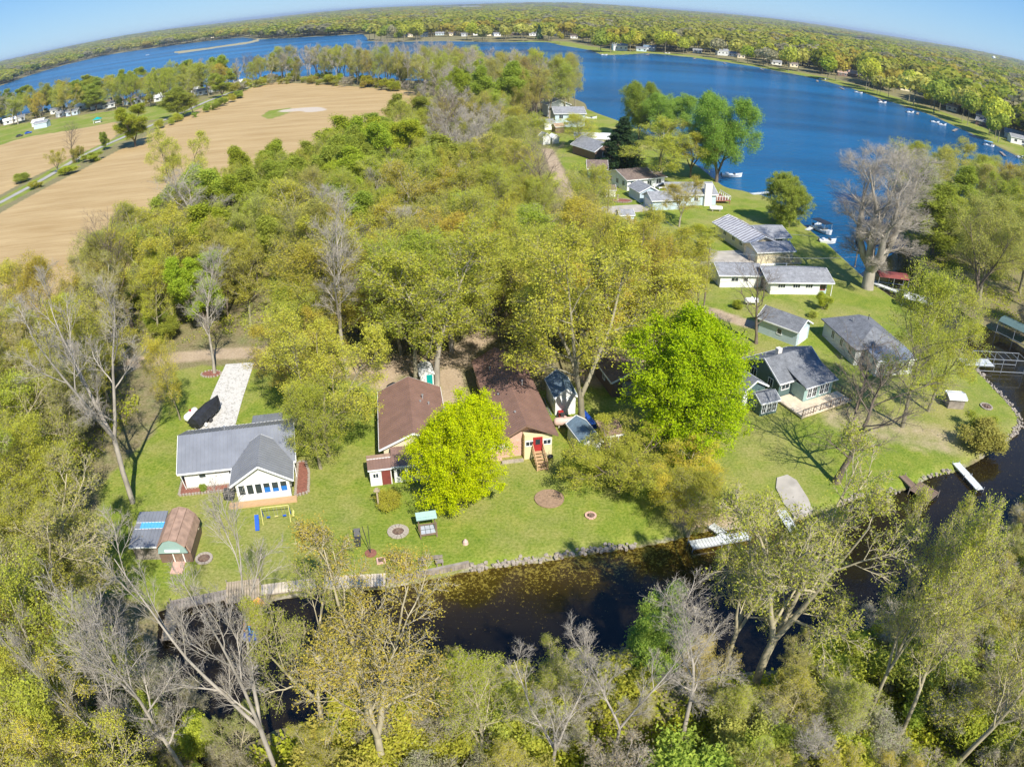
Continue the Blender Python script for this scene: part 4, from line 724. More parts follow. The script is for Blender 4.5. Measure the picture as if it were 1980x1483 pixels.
for i0, i1, step, where, depth in [(12, 18, 11, 'on the wooded tip across the lake', (4, 40)), (18, 27, 12, 'along the far shore of the lake among the houses', (6, 40)), (27, 35, 7.5, 'along the right-hand shore of the lake', (7, 50))]:
    for p in along(shore_far[i0:i1], step):
        q = Vector((p.x, p.y)); away = q.normalized(); d = random.uniform(*depth); q = q + away * d
        if sdf(np.array([tuple(q)]), FAR)[0] < 4: continue
        qa, qd = math.atan2(q.x, q.y), q.length
        if any(abs(qa - a) < (w_ * .42) / d2 and qd < d2 + 4 for a, d2, w_ in FH_): continue
        c = random.choices(['green', 'vivid', 'mid', 'olive', 'gold', 'orange', 'dull', 'grey', 'dark'], [3.5, .7, 5, 4, 1, 1.3, 3, 1.8, .6])[0]
        k = 'con' if c == 'dark' else ('thin' if c in ('grey', 'dull') else 'full'); h = random.uniform(13, 25)
        far_tree(k, q, h, c, h * random.uniform(.75, 1.1), FW[c] + ' tree ' + where, FW[c] + ' trees ' + where)
# the mass beyond: one object, geometry nodes place six low crowns on its points
def far_mass(name, pts, hts, protos, label):
    me_ = bpy.data.meshes.new(name); me_.vertices.add(len(pts)); me_.vertices.foreach_set('co', np.asarray(pts, np.float32).ravel())
    at = me_.attributes.new('size', 'FLOAT_VECTOR', 'POINT'); at.data.foreach_set('vector', np.asarray(hts, np.float32).ravel()); me_.update()
    o = link(name, me_); cc = bpy.data.collections.new(name + '_kinds')
    for p in protos: cc.objects.link(p)
    ng = bpy.data.node_groups.new(name, 'GeometryNodeTree'); ng.interface.new_socket('Geometry', in_out='INPUT', socket_type='NodeSocketGeometry'); ng.interface.new_socket('Geometry', in_out='OUTPUT', socket_type='NodeSocketGeometry')
    N, L = ng.nodes, ng.links; gi = N.new('NodeGroupInput'); go = N.new('NodeGroupOutput')
    ci_ = N.new('GeometryNodeCollectionInfo'); ci_.inputs[0].default_value = cc; ci_.inputs['Separate Children'].default_value = True; ci_.inputs['Reset Children'].default_value = True
    ip = N.new('GeometryNodeInstanceOnPoints'); ip.inputs['Pick Instance'].default_value = True
    rv = N.new('FunctionNodeRandomValue'); rv.data_type = 'FLOAT_VECTOR'; rv.inputs[0].default_value = (0, 0, 0); rv.inputs[1].default_value = (0, 0, 6.28)
    na_ = N.new('GeometryNodeInputNamedAttribute'); na_.data_type = 'FLOAT_VECTOR'; na_.inputs[0].default_value = 'size'
    L.new(gi.outputs[0], ip.inputs['Points']); L.new(ci_.outputs[0], ip.inputs['Instance']); L.new(rv.outputs[0], ip.inputs['Rotation']); L.new(na_.outputs[0], ip.inputs['Scale']); L.new(ip.outputs[0], go.inputs[0])
    mo = o.modifiers.new('trees', 'NODES'); mo.node_group = ng
    return tag(o, label, 'wood', kind='stuff')
def mass_leaf():
    m = M['leaf'].copy(); m.name = 'far_wood_leaf'; N = m.node_tree.nodes; L = m.node_tree.links
    oi = [n for n in N if n.type == 'OBJECT_INFO'][0]; hs = [n for n in N if n.type == 'HUE_SAT'][0]
    cr = N.new('ShaderNodeValToRGB'); cr.color_ramp.interpolation = 'CONSTANT'; e = cr.color_ramp.elements
    cols = ['mid', 'green', 'mid', 'olive', 'dull', 'grey', 'dull', 'olive', 'orange', 'mid', 'olive', 'green']
    while len(e) < len(cols): e.new(0.5)
    for i, c in enumerate(cols): e[i].position = i / len(cols); e[i].color = (*[v * 0.72 for v in C_[c]], 1)
    nz = N.new('ShaderNodeTexNoise'); nz.inputs['Scale'].default_value = 0.0035; nz.inputs['Detail'].default_value = 3; L.new(oi.outputs['Location'], nz.inputs['Vector'])   # stands of one kind
    ma = N.new('ShaderNodeMath'); ma.operation = 'MULTIPLY_ADD'; ma.inputs[1].default_value = 1.9; ma.inputs[2].default_value = -0.62; L.new(nz.outputs[0], ma.inputs[0])
    mb = N.new('ShaderNodeMath'); mb.operation = 'MULTIPLY_ADD'; mb.inputs[1].default_value = 0.42; L.new(oi.outputs['Random'], mb.inputs[0]); L.new(ma.outputs[0], mb.inputs[2])
    L.new(mb.outputs[0], cr.inputs[0]); L.new(cr.outputs[0], hs.inputs['Color']); return m
M['mass'] = mass_leaf()
mp_ = []
for i in range(4):
    V, tv, t, q = far_proto(300 + i, (360, 300, 160, 240)[i], 1.0 + 0.08 * i)
    mp_.append(bpy.data.objects.new('wood_kind', np_mesh('wood_kind', np.concatenate([V, t]), np.concatenate([np.arange(len(V)).reshape(-1, 4), q + len(V)]), None, [M['mass'], M['bark_mid']], [0] * (len(V) // 4) + [1] * len(q), False, {'var': ('FACE', np.concatenate([tv, np.zeros(len(q))]))})))
rg = np.random.default_rng(42)
def mass_pts(n, rmin, rmax, a0, a1, power=1.0, inset=30, avoid=()):
    r = rmin * (rmax / rmin) ** rg.uniform(0, 1, n); a = np.radians(rg.uniform(a0, a1, n)); p = np.stack([r * np.sin(a), r * np.cos(a)], 1)
    ok = sdf(p, FAR) > inset
    for q in avoid: ok &= sdf(p, q) < 0
    pa, pr = np.arctan2(p[:, 0], p[:, 1]), np.hypot(p[:, 0], p[:, 1])
    for a, d2, w_ in FH_: ok &= ~((np.abs(pa - a) < (w_ * .5 + 3) / d2) & (pr < d2 + 10))      # the houses stand in clearings
    return p[ok]
marsh_px = [GP([(1515, 64), (1600, 69), (1705, 84), (1695, 93), (1600, 85), (1525, 76)]), GP([(850, 16.5), (935, 16.5), (935, 21), (850, 21)]), GP([(195, 80), (260, 68.5), (330, 60), (330, 63.5), (260, 73)])]
a_ = mass_pts(9000, 300, 1500, -50, 52, inset=40, avoid=marsh_px); b_ = mass_pts(9000, 1300, 4000, -50, 50, inset=8, avoid=marsh_px); c_ = mass_pts(9000, 3500, 16000, -50, 50, inset=8, avoid=marsh_px)
def hz(p): r = np.hypot(p[:, 0], p[:, 1]); a = np.arctan2(p[:, 0], p[:, 1]); return sm(r, 2500, 9000) * 22 * (1 + 0.6 * np.sin(a * 9 + 1) + 0.4 * np.sin(a * 23))
def siz(p, k): h = rg.uniform(14, 25, len(p)); wdt = h * rg.uniform(0.85, 1.3, len(p)) * k; return np.stack([wdt, wdt, h], 1)
far_mass('far_wood', np.column_stack([a_, hz(a_) - .2]), siz(a_, 1.15), mp_, 'mixed spring wood beyond the houses on the far side of the lake')
far_mass('far_wood', np.column_stack([b_, hz(b_) - .2]), siz(b_, 1.9), mp_, 'mixed wood stretching from the far shore towards the horizon')
far_mass('far_wood', np.column_stack([c_, hz(c_) - 1]), siz(c_, 4.5), mp_, 'greyish woods along the horizon')
# leaf litter, weeds and low growth under the trees
def undergrowth(name, poly, n, cols_, label, avoid=(), hmax=0.9, tw=0.35):
    p = np.array(poly); lo, hi = p.min(0), p.max(0); c = rg.uniform(0, 1, (n * 3, 2)) * (hi - lo) + lo; cl = np.sin(c[:, 0] * 0.5 + 1.3 * np.sin(c[:, 1] * 0.31)) + np.cos(c[:, 1] * 0.43 + np.sin(c[:, 0] * 0.27))
    ok = (sdf(c, poly) > 0) & (cl + rg.normal(0, 0.8, len(cl)) > 0.0) & (land(c) > 0.6)
    for q in avoid: ok &= sdf(c, q) < 0
    c = c[ok][:n]; n = len(c); k = 7; i = np.repeat(np.arange(n), k); cen = np.column_stack([c[i], np.zeros(n * k)]) + np.abs(rg.normal(0, 1, (n * k, 3))) * np.array([0, 0, hmax * 0.5]) + rg.normal(0, 0.45, (n * k, 3)) * np.array([1, 1, 0])
    nr_ = rg.normal(0, 1, (len(i), 3)); nr_[:, 2] = np.abs(nr_[:, 2]) + .4; nr_ /= np.linalg.norm(nr_, axis=1)[:, None]; a = np.cross(nr_, rg.normal(0, 1, (len(i), 3))); a /= np.linalg.norm(a, axis=1)[:, None]; b = np.cross(nr_, a); s = rg.uniform(0.1, 0.22, len(i))[:, None]
    V = np.stack([cen - a * s, cen - b * s * .6, cen + a * s, cen + b * s * .6], 1).reshape(-1, 3)
    me_ = np_mesh(name, V, np.arange(len(V)).reshape(-1, 4), None, [M['leaf']], None, False, {'var': ('FACE', (rg.uniform(0, 1, n) * .5)[i] + rg.uniform(0, .5, len(i)))})
    o = link(name, me_); o.color = (*cols_, 1); return tag(o, label, 'undergrowth', kind='stuff')
undergrowth('undergrowth', W1, 9000, C_['mid'], 'low green growth on the floor of the main wood')
undergrowth('undergrowth', W2, 5000, C_['mid'], 'green undergrowth on the floor of the left wood')
undergrowth('undergrowth', FORE, 16000, C_['mid'], 'weeds and low growth on the near canal bank')
undergrowth('undergrowth', [(-60, 14), (-15.5, 12), (-23, 24), (-30, 31), (-33, 38), (-40, 40), (-60, 40)], 3500, C_['mid'], 'green growth in the bottom-left corner')
undergrowth('undergrowth', E_, 12000, C_['mid'], 'weeds under the wood east of the channel')

# ------------------------------------------------------------------ buildings
class House:
    """local frame: x along the front wall, y away from the front, z up; origin = front-left ground corner"""
    def __init__(s, name, org, ang, label, cat):
        s.e = empty(name, (org[0], org[1], 0.0), ang); tag(s.e, label, cat); s.o = org; s.a = ang
    def block(s, x0, x1, y0, y1, h, m, rise=0.0, axis='x', z0=-0.3, name='wall', peak=None):
        """walls; with rise > 0 the two end walls carry gables under a ridge running along `axis`"""
        b = MB()
        if rise:
            if axis == 'x': b.prism([(y0, z0), (y1, z0), (y1, h), ((y0 + y1) / 2 if peak is None else peak, h + rise), (y0, h)], 'x', x0, x1)
            else: b.prism([(x0, z0), (x1, z0), (x1, h), ((x0 + x1) / 2 if peak is None else peak, h + rise), (x0, h)], 'y', y0, y1)
        else: b.box(x0, x1, y0, y1, z0, h)
        return b.build(name, M[m], s.e)
    def gable(s, x0, x1, y0, y1, h, rise, m, axis='x', oh=0.4, th=0.12, ribs=0.0, trim='white_trim', peak=None, sides=(1, 1), name='roof', gap=0.02):
        """two sloping slabs, standing ribs if wanted, barge boards and eaves boards"""
        b = MB()
        a0, a1, c0, c1 = (x0, x1, y0, y1) if axis == 'x' else (y0, y1, x0, x1)
        cm = (c0 + c1) / 2 if peak is None else peak
        def W(a, c, z): return (a, c, z) if axis == 'x' else (c, a, z)
        A0, A1 = a0 - oh, a1 + oh
        for sd, ce in ((0, c0), (1, c1)):
            if not sides[sd]: continue
            dirn = -1 if sd == 0 else 1; run = abs(ce - cm); k = rise / run; co = ce + dirn * oh; zo = h - k * oh + gap; zr = h + rise + gap
            vs = [W(A0, co, zo), W(A1, co, zo), W(A1, cm, zr), W(A0, cm, zr), W(A0, co, zo + th), W(A1, co, zo + th), W(A1, cm, zr + th), W(A0, cm, zr + th)]
            b.raw(vs, [(0, 3, 2, 1), (4, 5, 6, 7), (0, 1, 5, 4), (1, 2, 6, 5), (2, 3, 7, 6), (3, 0, 4, 7)])
            if ribs:
                n = int((A1 - A0) / ribs)
                for i in range(n + 1):
                    a = A0 + 0.04 + i * (A1 - A0 - 0.08) / n
                    b.bar(W(a, co, zo + th + 0.015), W(a, cm, zr + th + 0.015), 0.06, 0.06)
        r = b.build(name, M[m], s.e)
        t = MB()
        for sd, ce in ((0, c0), (1, c1)):
            if not sides[sd]: continue
            dirn = -1 if sd == 0 else 1; run = abs(ce - cm); k = rise / run; co = ce + dirn * oh; zo = h - k * oh + gap; zr = h + rise + gap
            t.bar(W(A0, co + dirn * 0.03, zo + 0.02), W(A1, co + dirn * 0.03, zo + 0.02), 0.05, 0.2)
            for A, d2 in ((A0, -1), (A1, 1)): t.bar(W(A + d2 * 0.03, co, zo + 0.04), W(A + d2 * 0.03, cm, zr + 0.04), 0.05, 0.2)
        t.build('trim', M[trim], r); return r
    def flat(s, x0, x1, y0, y1, z0, z1, m, th=0.1, ribs=0.0, name='roof', trim='white_trim'):
        """one-way slope from z0 (front) to z1 (back)"""
        b = MB(); b.raw([(x0, y0, z0), (x1, y0, z0), (x1, y1, z1), (x0, y1, z1), (x0, y0, z0 + th), (x1, y0, z0 + th), (x1, y1, z1 + th), (x0, y1, z1 + th)], [(0, 3, 2, 1), (4, 5, 6, 7), (0, 1, 5, 4), (1, 2, 6, 5), (2, 3, 7, 6), (3, 0, 4, 7)])
        if ribs:
            n = int((x1 - x0) / ribs)
            for i in range(n + 1): a = x0 + 0.04 + i * (x1 - x0 - 0.08) / n; b.bar((a, y0, z0 + th + 0.015), (a, y1, z1 + th + 0.015), 0.06, 0.06)
        r = b.build(name, M[m], s.e)
        MB().bar((x0, y0 - 0.03, z0 + 0.03), (x1, y0 - 0.03, z0 + 0.03), 0.05, 0.16).build('trim', M[trim], r); return r
    def hip(s, x0, x1, y0, y1, h, rise, m, oh=0.4, ridge='x', inset=None, name='roof'):
        X0, X1, Y0, Y1 = x0 - oh, x1 + oh, y0 - oh, y1 + oh; i = inset or (min(X1 - X0, Y1 - Y0) / 2); z = h - 0.1
        r = [(X0 + i, (Y0 + Y1) / 2), (X1 - i, (Y0 + Y1) / 2)] if ridge == 'x' else [((X0 + X1) / 2, Y0 + i), ((X0 + X1) / 2, Y1 - i)]
        vs = [(X0, Y0, z), (X1, Y0, z), (X1, Y1, z), (X0, Y1, z), (X0, Y0, z + .14), (X1, Y0, z + .14), (X1, Y1, z + .14), (X0, Y1, z + .14), (*r[0], h + rise), (*r[1], h + rise)]
        f = [(3, 2, 1, 0), (0, 1, 5, 4), (1, 2, 6, 5), (2, 3, 7, 6), (3, 0, 4, 7)]
        f += [(4, 5, 9, 8), (5, 6, 9), (6, 7, 8, 9), (7, 4, 8)] if ridge == 'x' else [(4, 5, 8), (5, 6, 9, 8), (6, 7, 9), (7, 4, 8, 9)]
        return MB().raw(vs, f).build(name, M[m], s.e)
    def window(s, face, a, z, w, h, off, panes=2, m='glass', fm='white_trim', name='window', label=None, rows=1):
        """face 'f' front (-y), 'b' back, 'l' left (-x), 'r' right; a = centre along the wall; off = wall's coordinate"""
        sg = -1 if face in 'fl' else 1
        def bx(b, u0, u1, d0, d1, z0, z1):
            lo, hi = sorted((off + sg * d0, off + sg * d1))
            if face in 'fb': b.box(u0, u1, lo, hi, z0, z1)
            else: b.box(lo, hi, u0, u1, z0, z1)
        f = MB(); t = 0.08
        bx(f, a - w / 2 - t, a - w / 2, 0.0, 0.06, z - h / 2 - t, z + h / 2 + t); bx(f, a + w / 2, a + w / 2 + t, 0.0, 0.06, z - h / 2 - t, z + h / 2 + t)
        bx(f, a - w / 2, a + w / 2, 0.0, 0.06, z + h / 2, z + h / 2 + t); bx(f, a - w / 2, a + w / 2, 0.0, 0.08, z - h / 2 - t, z - h / 2)
        for k in range(1, panes): u = a - w / 2 + w * k / panes; bx(f, u - 0.025, u + 0.025, 0.0, 0.055, z - h / 2, z + h / 2)
        for k in range(1, rows): u = z - h / 2 + h * k / rows; bx(f, a - w / 2, a + w / 2, 0.0, 0.05, u - 0.02, u + 0.02)
        fo = f.build(name, M[fm], s.e); p = MB(); bx(p, a - w / 2, a + w / 2, 0.004, 0.025, z - h / 2, z + h / 2); p.build('pane', M[m], fo)
        if label: fo['label'] = label
        return fo
    def door(s, face, a, w, h, off, m='white_paint', z0=0.0, fm='white_trim', glass=False):
        sg = -1 if face in 'fl' else 1
        def bx(b, u0, u1, d0, d1, z0_, z1_):
            lo, hi = sorted((off + sg * d0, off + sg * d1))
            if face in 'fb': b.box(u0, u1, lo, hi, z0_, z1_)
            else: b.box(lo, hi, u0, u1, z0_, z1_)
        d = MB(); bx(d, a - w / 2, a + w / 2, 0.003, 0.05, z0, z0 + h); do = d.build('door', M[m], s.e)
        f = MB(); bx(f, a - w / 2 - .1, a - w / 2, 0, 0.07, z0, z0 + h + .1); bx(f, a + w / 2, a + w / 2 + .1, 0, 0.07, z0, z0 + h + .1); bx(f, a - w / 2, a + w / 2, 0, 0.07, z0 + h, z0 + h + .1); f.build('frame', M[fm], do)
        if glass: p = MB(); bx(p, a - w / 2 + .15, a + w / 2 - .15, 0.052, 0.06, z0 + h * .5, z0 + h * .9); p.build('pane', M['glass'], do)
        k = MB(); bx(k, a + w / 2 - .12, a + w / 2 - .06, 0.05, 0.1, z0 + h * .45, z0 + h * .45 + .06); k.build('handle', M['dkmetal'], do)
        return do
    def garage_door(s, face, a, w, h, off, m='white_paint'):
        sg = -1 if face in 'fl' else 1; r = None
        for i in range(4):
            b = MB(); lo, hi = sorted((off + sg * 0.004, off + sg * 0.05)); z0 = 0.05 + i * h / 4; z1 = 0.03 + (i + 1) * h / 4
            if face in 'fb': b.box(a - w / 2, a + w / 2, lo, hi, z0, z1)
            else: b.box(lo, hi, a - w / 2, a + w / 2, z0, z1)
            b.build('door_panel', M[m], s.e)
    def pipe(s, x, y, z, h=0.5, r=0.07, m='galv', name='roof_vent'):
        MB().tube([(x, y, z), (x, y, z + h)], r, 8).tube([(x, y, z + h), (x, y, z + h + 0.12)], r * 1.7, 8).build(name, M[m], s.e)
    def steps(s, x0, x1, y_top, z_top, n, run, m, rails=True, rm='wood_new'):
        for i in range(n):
            z = z_top * (1 - (i + 0) / n); b = MB(); b.box(x0, x1, y_top - (i + 1) * run, y_top - i * run - 0.02, z - 0.06, z); b.build('step', M[m], s.e)
        st = MB(); st.bar((x0 + .04, y_top, z_top - .16), (x0 + .04, y_top - n * run, 0.02), 0.05, 0.2).bar((x1 - .04, y_top, z_top - .16), (x1 - .04, y_top - n * run, 0.02), 0.05, 0.2); st.build('stringer', M[m], s.e)
        if rails:
            for x in (x0 - 0.05, x1 + 0.05):
                b = MB(); b.bar((x, y_top, z_top + .9), (x, y_top - n * run, .9), 0.08); b.bar((x, y_top, z_top + .1), (x, y_top - n * run, .15), 0.06)
                k = 7
                for i in range(k + 1): t = i / k; y = y_top - n * run * t; z = z_top * (1 - t); b.bar((x, y, z + 0.05), (x, y, z + .9), 0.06 if i % k else 0.1)
                b.build('railing', M[rm], s.e)
    def deck(s, x0, x1, y0, y1, z, m, board=0.2, along='x', name='deck_board', posts=True, limit=60):
        ax = along == 'x'; n = int(((y1 - y0) if ax else (x1 - x0)) / board); b = MB()
        for i in range(n):
            if ax: b.box(x0, x1, y0 + i * board, y0 + (i + 1) * board - 0.025, z - 0.05, z)
            else: b.box(x0 + i * board, x0 + (i + 1) * board - 0.025, y0, y1, z - 0.05, z)
        tag(b.build('deck_boards', M[m], s.e), kind='stuff')
        b = MB().box(x0 - .02, x1 + .02, y0 - .04, y0 - 0.005, z - .25, z - .03).box(x0 - .04, x0 - .005, y0, y1, z - .25, z - .03).box(x1 + .005, x1 + .04, y0, y1, z - .25, z - .03)
        if posts:
            for x in (x0 + .1, x1 - .1):
                for y in (y0 + .1, y1 - .1): b.box(x - .07, x + .07, y - .07, y + .07, -0.4, z - .05)
        b.build('deck_frame', M[m], s.e)
def frame_of(fl, fr):
    a = Vector(G(*fl)); b = Vector(G(*fr)); return tuple(a), math.atan2((b - a).y, (b - a).x), (b - a).length

# --- white house with the grey metal roof and the sunroom (left)
A14 = R(13.5)
h = House('lakeside_house', (-33.9, 58.4), A14, 'white single-storey house with grey ribbed metal roof and gabled sunroom facing the canal', 'house')
h.block(0, 11.6, 0, 7.4, 2.5, 'white', 1.75, 'x')
h.gable(0, 11.6, 0, 7.4, 2.5, 1.75, 'grey_metal', 'x', 0.55, ribs=0.42)
h.block(5.9, 11.4, -3.3, -0.003, 2.45, 'white', 1.7, 'y')
h.gable(5.9, 11.4, -3.3, 1.6, 2.46, 1.72, 'grey_metal', 'y', 0.5, ribs=0.42, gap=0.1, name='sunroom_roof')
for i in range(6):
    fo = h.window('f', 6.5 + i * 0.86, 1.45, 0.62, 1.15, -3.3, 1, label='sunroom window with blue cloth behind it' if i > 2 else None)
    if i > 2: MB().box(6.21 + i * .86, 6.79 + i * .86, -3.33, -3.326, .9, (1.5, 1.3, 1.45)[i - 3]).build('blue_cloth', M['blue_glass'], fo)
h.window('f', 2.0, 1.75, 0.7, 0.9, 0, 1, rows=2); h.window('f', 5.2, 1.75, 0.6, 0.7, 0, 1); h.window('l', 3.5, 1.6, 0.9, 0.9, 0, 2); h.window('r', -1.6, 1.45, 1.6, 1.1, 11.4, 3); h.window('b', 4, 1.6, 1.2, 1, 7.4, 2); h.door('l', 5.4, 0.85, 2.0, 0)
h.deck(5.0, 11.9, -4.3, -3.35, 0.25, 'wood_new'); h.pipe(4.6, 4.2, 4.0)
h.block(7.2, 10.3, 7.403, 9.6, 2.0, 'pale_grey', name='lean_to_wall'); h.flat(7.0, 10.5, 7.85, 9.9, 2.35, 2.1, 'grey_metal', ribs=0.4, name='lean_to_roof')
MB().tube([(11.9, -0.2, 2.2), (11.9, -0.2, 0.1)], 0.05, 6).tube([(-0.3, -0.4, 2.2), (-0.1, -0.1, 0.1)], 0.05, 6).build_parts('downpipe', M['white_trim'], h.e)
def bed(name, poly, m, label, z=0.10, edge=True, cat='garden bed', stones=None, sr=0.16):
    """mulch bed with its ring of separate stones"""
    cx = sum(p[0] for p in poly) / len(poly); cy_ = sum(p[1] for p in poly) / len(poly); e = empty(name, (cx, cy_, 0)); tag(e, label, cat)
    MB().prism([(x - cx, y - cy_) for x, y in poly], 'z', 0.02, z).build('mulch' if m == 'mulch' else 'bed_fill', M[m], e)
    if edge:
        pts = [(x - cx, y - cy_) for x, y in poly]; me_ = None; rr = random.Random(len(poly)); n = 0
        for i in range(len(pts)):
            a, b = Vector(pts[i]), Vector(pts[(i + 1) % len(pts)]); k = max(1, int((b - a).length / (sr * 2.1)))
            for j in range(k):
                if n > 90: break
                p = a.lerp(b, (j + .5) / k)
                if me_ is None:
                    o = MB().prism([(sr * math.cos(t * 1.047) * rr.uniform(.8, 1.1), sr * math.sin(t * 1.047) * rr.uniform(.7, 1.1)) for t in range(6)], 'z', -0.05, 0.16).build('stone', M['stone'], e); me_ = o.data
                else: o = link('stone', me_, e)
                o.location = (p.x, p.y, 0.06); o.rotation_euler = (0, 0, rr.uniform(0, 6)); n += 1
    return e
def loc(h_, pts): c, s_ = math.cos(h_.a), math.sin(h_.a); return [(h_.o[0] + c * x - s_ * y, h_.o[1] + s_ * x + c * y) for x, y in pts]
bed('mulch_bed', loc(h, [(-0.8, -1.1), (5.0, -1.1), (5.0, -0.02), (-0.02, -0.02), (-0.02, 2.2), (-0.8, 2.2)]), 'mulch', 'red mulch bed edged with stones along the front wall of the white house')
bed('mulch_bed', loc(h, [(11.75, -3.4), (13.1, -3.0), (13.2, 0.5), (12.8, 2.6), (12.0, 2.6)]), 'mulch', 'red mulch bed edged with stones at the right side of the sunroom')
bed('tree_bed', [(G(415, 722)[0] + 1.5 * math.cos(t) - .4, G(415, 722)[1] + .95 * math.sin(t) - .3) for t in np.linspace(0, 5.9, 12)], 'mulch', 'oval bed edged with pale stones round the bare tree by the gravel drive')

# --- left brown-roofed house
h = House('brown_roof_house', (-13.2, 63.3), R(9.5), 'single-storey house under a brown ribbed metal roof partly hidden by the yellow-green maple', 'house')
h.block(0, 6.4, 0, 11.2, 2.5, 'cream', 1.5, 'y'); h.gable(0, 6.4, 0, 11.2, 2.5, 1.5, 'brown_metal', 'y', 0.45, ribs=0.4)
h.block(0.9, 6.2, -2.9, -0.003, 2.0, 'white', name='porch_wall'); h.flat(0.7, 6.4, -3.3, -0.5, 2.1, 2.6, 'brown_metal', ribs=0.4, name='porch_roof')
for x in (1.6, 2.7, 3.9, 5.1): h.window('f', x, 1.15, 0.8, 0.9, -2.9, 2)
h.window('l', 3, 1.5, 0.9, 0.9, 0, 2); h.window('l', 8, 1.5, 0.9, 0.9, 0, 2); h.window('r', 4, 1.5, 1.1, 0.9, 6.4, 2); h.window('r', 9, 1.5, 1.1, 0.9, 6.4, 2); h.window('b', 3, 1.5, 1, .9, 11.2, 2)
h.pipe(4.6, 7.5, 3.4); h.pipe(5.2, 6.6, 3.1, 0.3); h.pipe(4.3, 6.5, 3.5, .25)
h = House('garden_shed', (-14.2, 59.9), R(13), 'small lean-to shed with brown metal roof and dark red door beside the left brown-roofed house', 'shed')
h.block(0, 2.2, 0, 1.9, 1.85, 'white'); h.flat(-0.15, 2.35, -0.2, 1.2, 1.95, 2.3, 'brown_metal', ribs=0.3); h.flat(-0.15, 2.35, 1.23, 2.1, 2.34, 2.2, 'rust', name='back_roof')
h.door('f', 1.65, 0.7, 1.7, 0, 'maroon', fm='maroon'); h.window('f', 0.6, 1.2, 0.5, 0.5, 0, 2)
# --- right brown-roofed house
h = House('long_brown_roof_house', (-1.0, 64.2), R(11.5), 'long house with brown ribbed metal roof, pink block wall and new timber steps', 'house')
h.block(0.05, 5.35, 0.9, 17.3, 3.0, 'pink_block', 1.35, 'y', peak=2.45); h.gable(0.0, 5.4, 0.0, 17.3, 3.0, 1.4, 'brown_metal', 'y', 0.4, ribs=0.36, peak=2.45, trim='brown_metal')
h.block(2.35, 5.3, 0.05, 0.897, 2.95, 'yellow_wall', name='porch_wall')
br = MB()
for r_ in range(8):
    for c in range(6):
        w_ = 0.36; x0 = 0.06 + c * w_ + (0.18 if r_ % 2 else 0)
        if x0 + w_ < 2.36:
            o = MB().box(0, w_ - .02, 0, .03, 0, .18).build('block', M['pink_block'], h.e) if (r_, c) == (0, 0) else link('block', blk, h.e)
            if (r_, c) == (0, 0): blk = o.data
            o.location = (x0, 0.868, 0.25 + r_ * 0.21)
h.door('f', 3.75, 0.8, 1.6, 0.05, 'red', z0=0.95, fm='red', glass=True); h.window('f', 2.88, 1.95, 0.75, 0.5, 0.05, 2); h.window('f', 4.75, 1.95, 0.75, 0.5, 0.05, 2)
h.steps(3.25, 4.25, 0.0, 0.95, 6, 0.38, 'wood_new'); h.pipe(1.1, 13.4, 3.6); h.pipe(3.9, 8.5, 4.2); h.pipe(1.0, 7.6, 3.5, .3); h.pipe(1.9, 2.8, 4.0, .25)
h.window('r', 5, 1.7, 1.2, 0.9, 5.35, 2); h.window('r', 11, 1.7, 1.2, 0.9, 5.35, 2); h.window('l', 6, 1.7, 1.2, 0.9, .05, 2); h.window('f', 0.6, 1.5, .4, .4, 0.868, 1)
h.gable(-1.3, 0.0, 0.3, 1.9, 1.6, 0.5, 'shg_brown', 'y', 0.12, name='entry_roof'); h.block(-1.2, 0.02, 0.4, 1.8, 1.58, 'pink_block', name='entry_wall'); 
MB().box(-0.1, 2.2, -0.35, 0.0, 0, 0.25).build('retaining_stones', M['stone'], h.e)
ld = MB(); hx = 6.9
for x in (hx, hx + .4): ld.bar((x, 8.0, 0.15), (x, 12.0, 0.2), 0.06)
for i in range(12): ld.bar((hx, 8.2 + i * .33, .18), (hx + .4, 8.2 + i * .33, .18), 0.04)
o = ld.build('ladder', M['galv']); o.location = (*h.o, 0); o.rotation_euler = (0, 0, h.a); tag(o, 'aluminium ladder lying on the grass between the brown roof and the white gabled shed', 'ladder')
# --- sheds by the massive oak
def shed(name, fl, fr, depth, hh, rise, wm, rm, axis, label, door=None, win=True, oh=0.18, ribs=0, dm='white_paint', cat='shed', winface='f'):
    o, a, w_ = frame_of(fl, fr); h = House(name, o, a, label, cat); h.block(0, w_, 0, depth, hh, wm, rise, axis); h.gable(0, w_, 0, depth, hh, rise, rm, axis, oh, 0.08, ribs)
    if door == 'f': h.door('f', w_ * .5, min(1.0, w_ * .45), hh * .85, 0, dm)
    if door == 'l': h.door('l', depth * .5, 0.9, hh * .85, 0, dm)
    if win: h.window('r', depth * .5, hh * .6, 0.6, 0.5, w_, 2); h.window('l', depth * .25, hh * .6, 0.6, 0.5, 0, 2)
    h.w = w_; return h
shed('tall_shed', (1073, 805), (1112, 801), 4.4, 2.5, 0.95, 'white', 'shg_blue', 'y', 'white gabled shed with slate grey roof under the massive oak', 'f', dm='white')
shed('low_shed', (1127, 888), (1160, 881), 4.2, 1.9, 0.7, 'white', 'shg_blue', 'y', 'low white shed with mottled blue roof beside the dark green shrub', 'f', win=False)
h = House('shaded_garage', G(1183, 770), R(14), 'dark brown garage standing in shade behind the big bright green maple', 'garage')
h.block(0, 5, 0, 6, 2.3, 'brown_wall', 1.1, 'y'); h.gable(0, 5, 0, 6, 2.3, 1.1, 'shg_brown', 'y', .3); h.garage_door('f', 2.5, 2.6, 2.0, 0, 'wood_grey'); h.window('l', 3, 1.4, .7, .6, 0, 2)
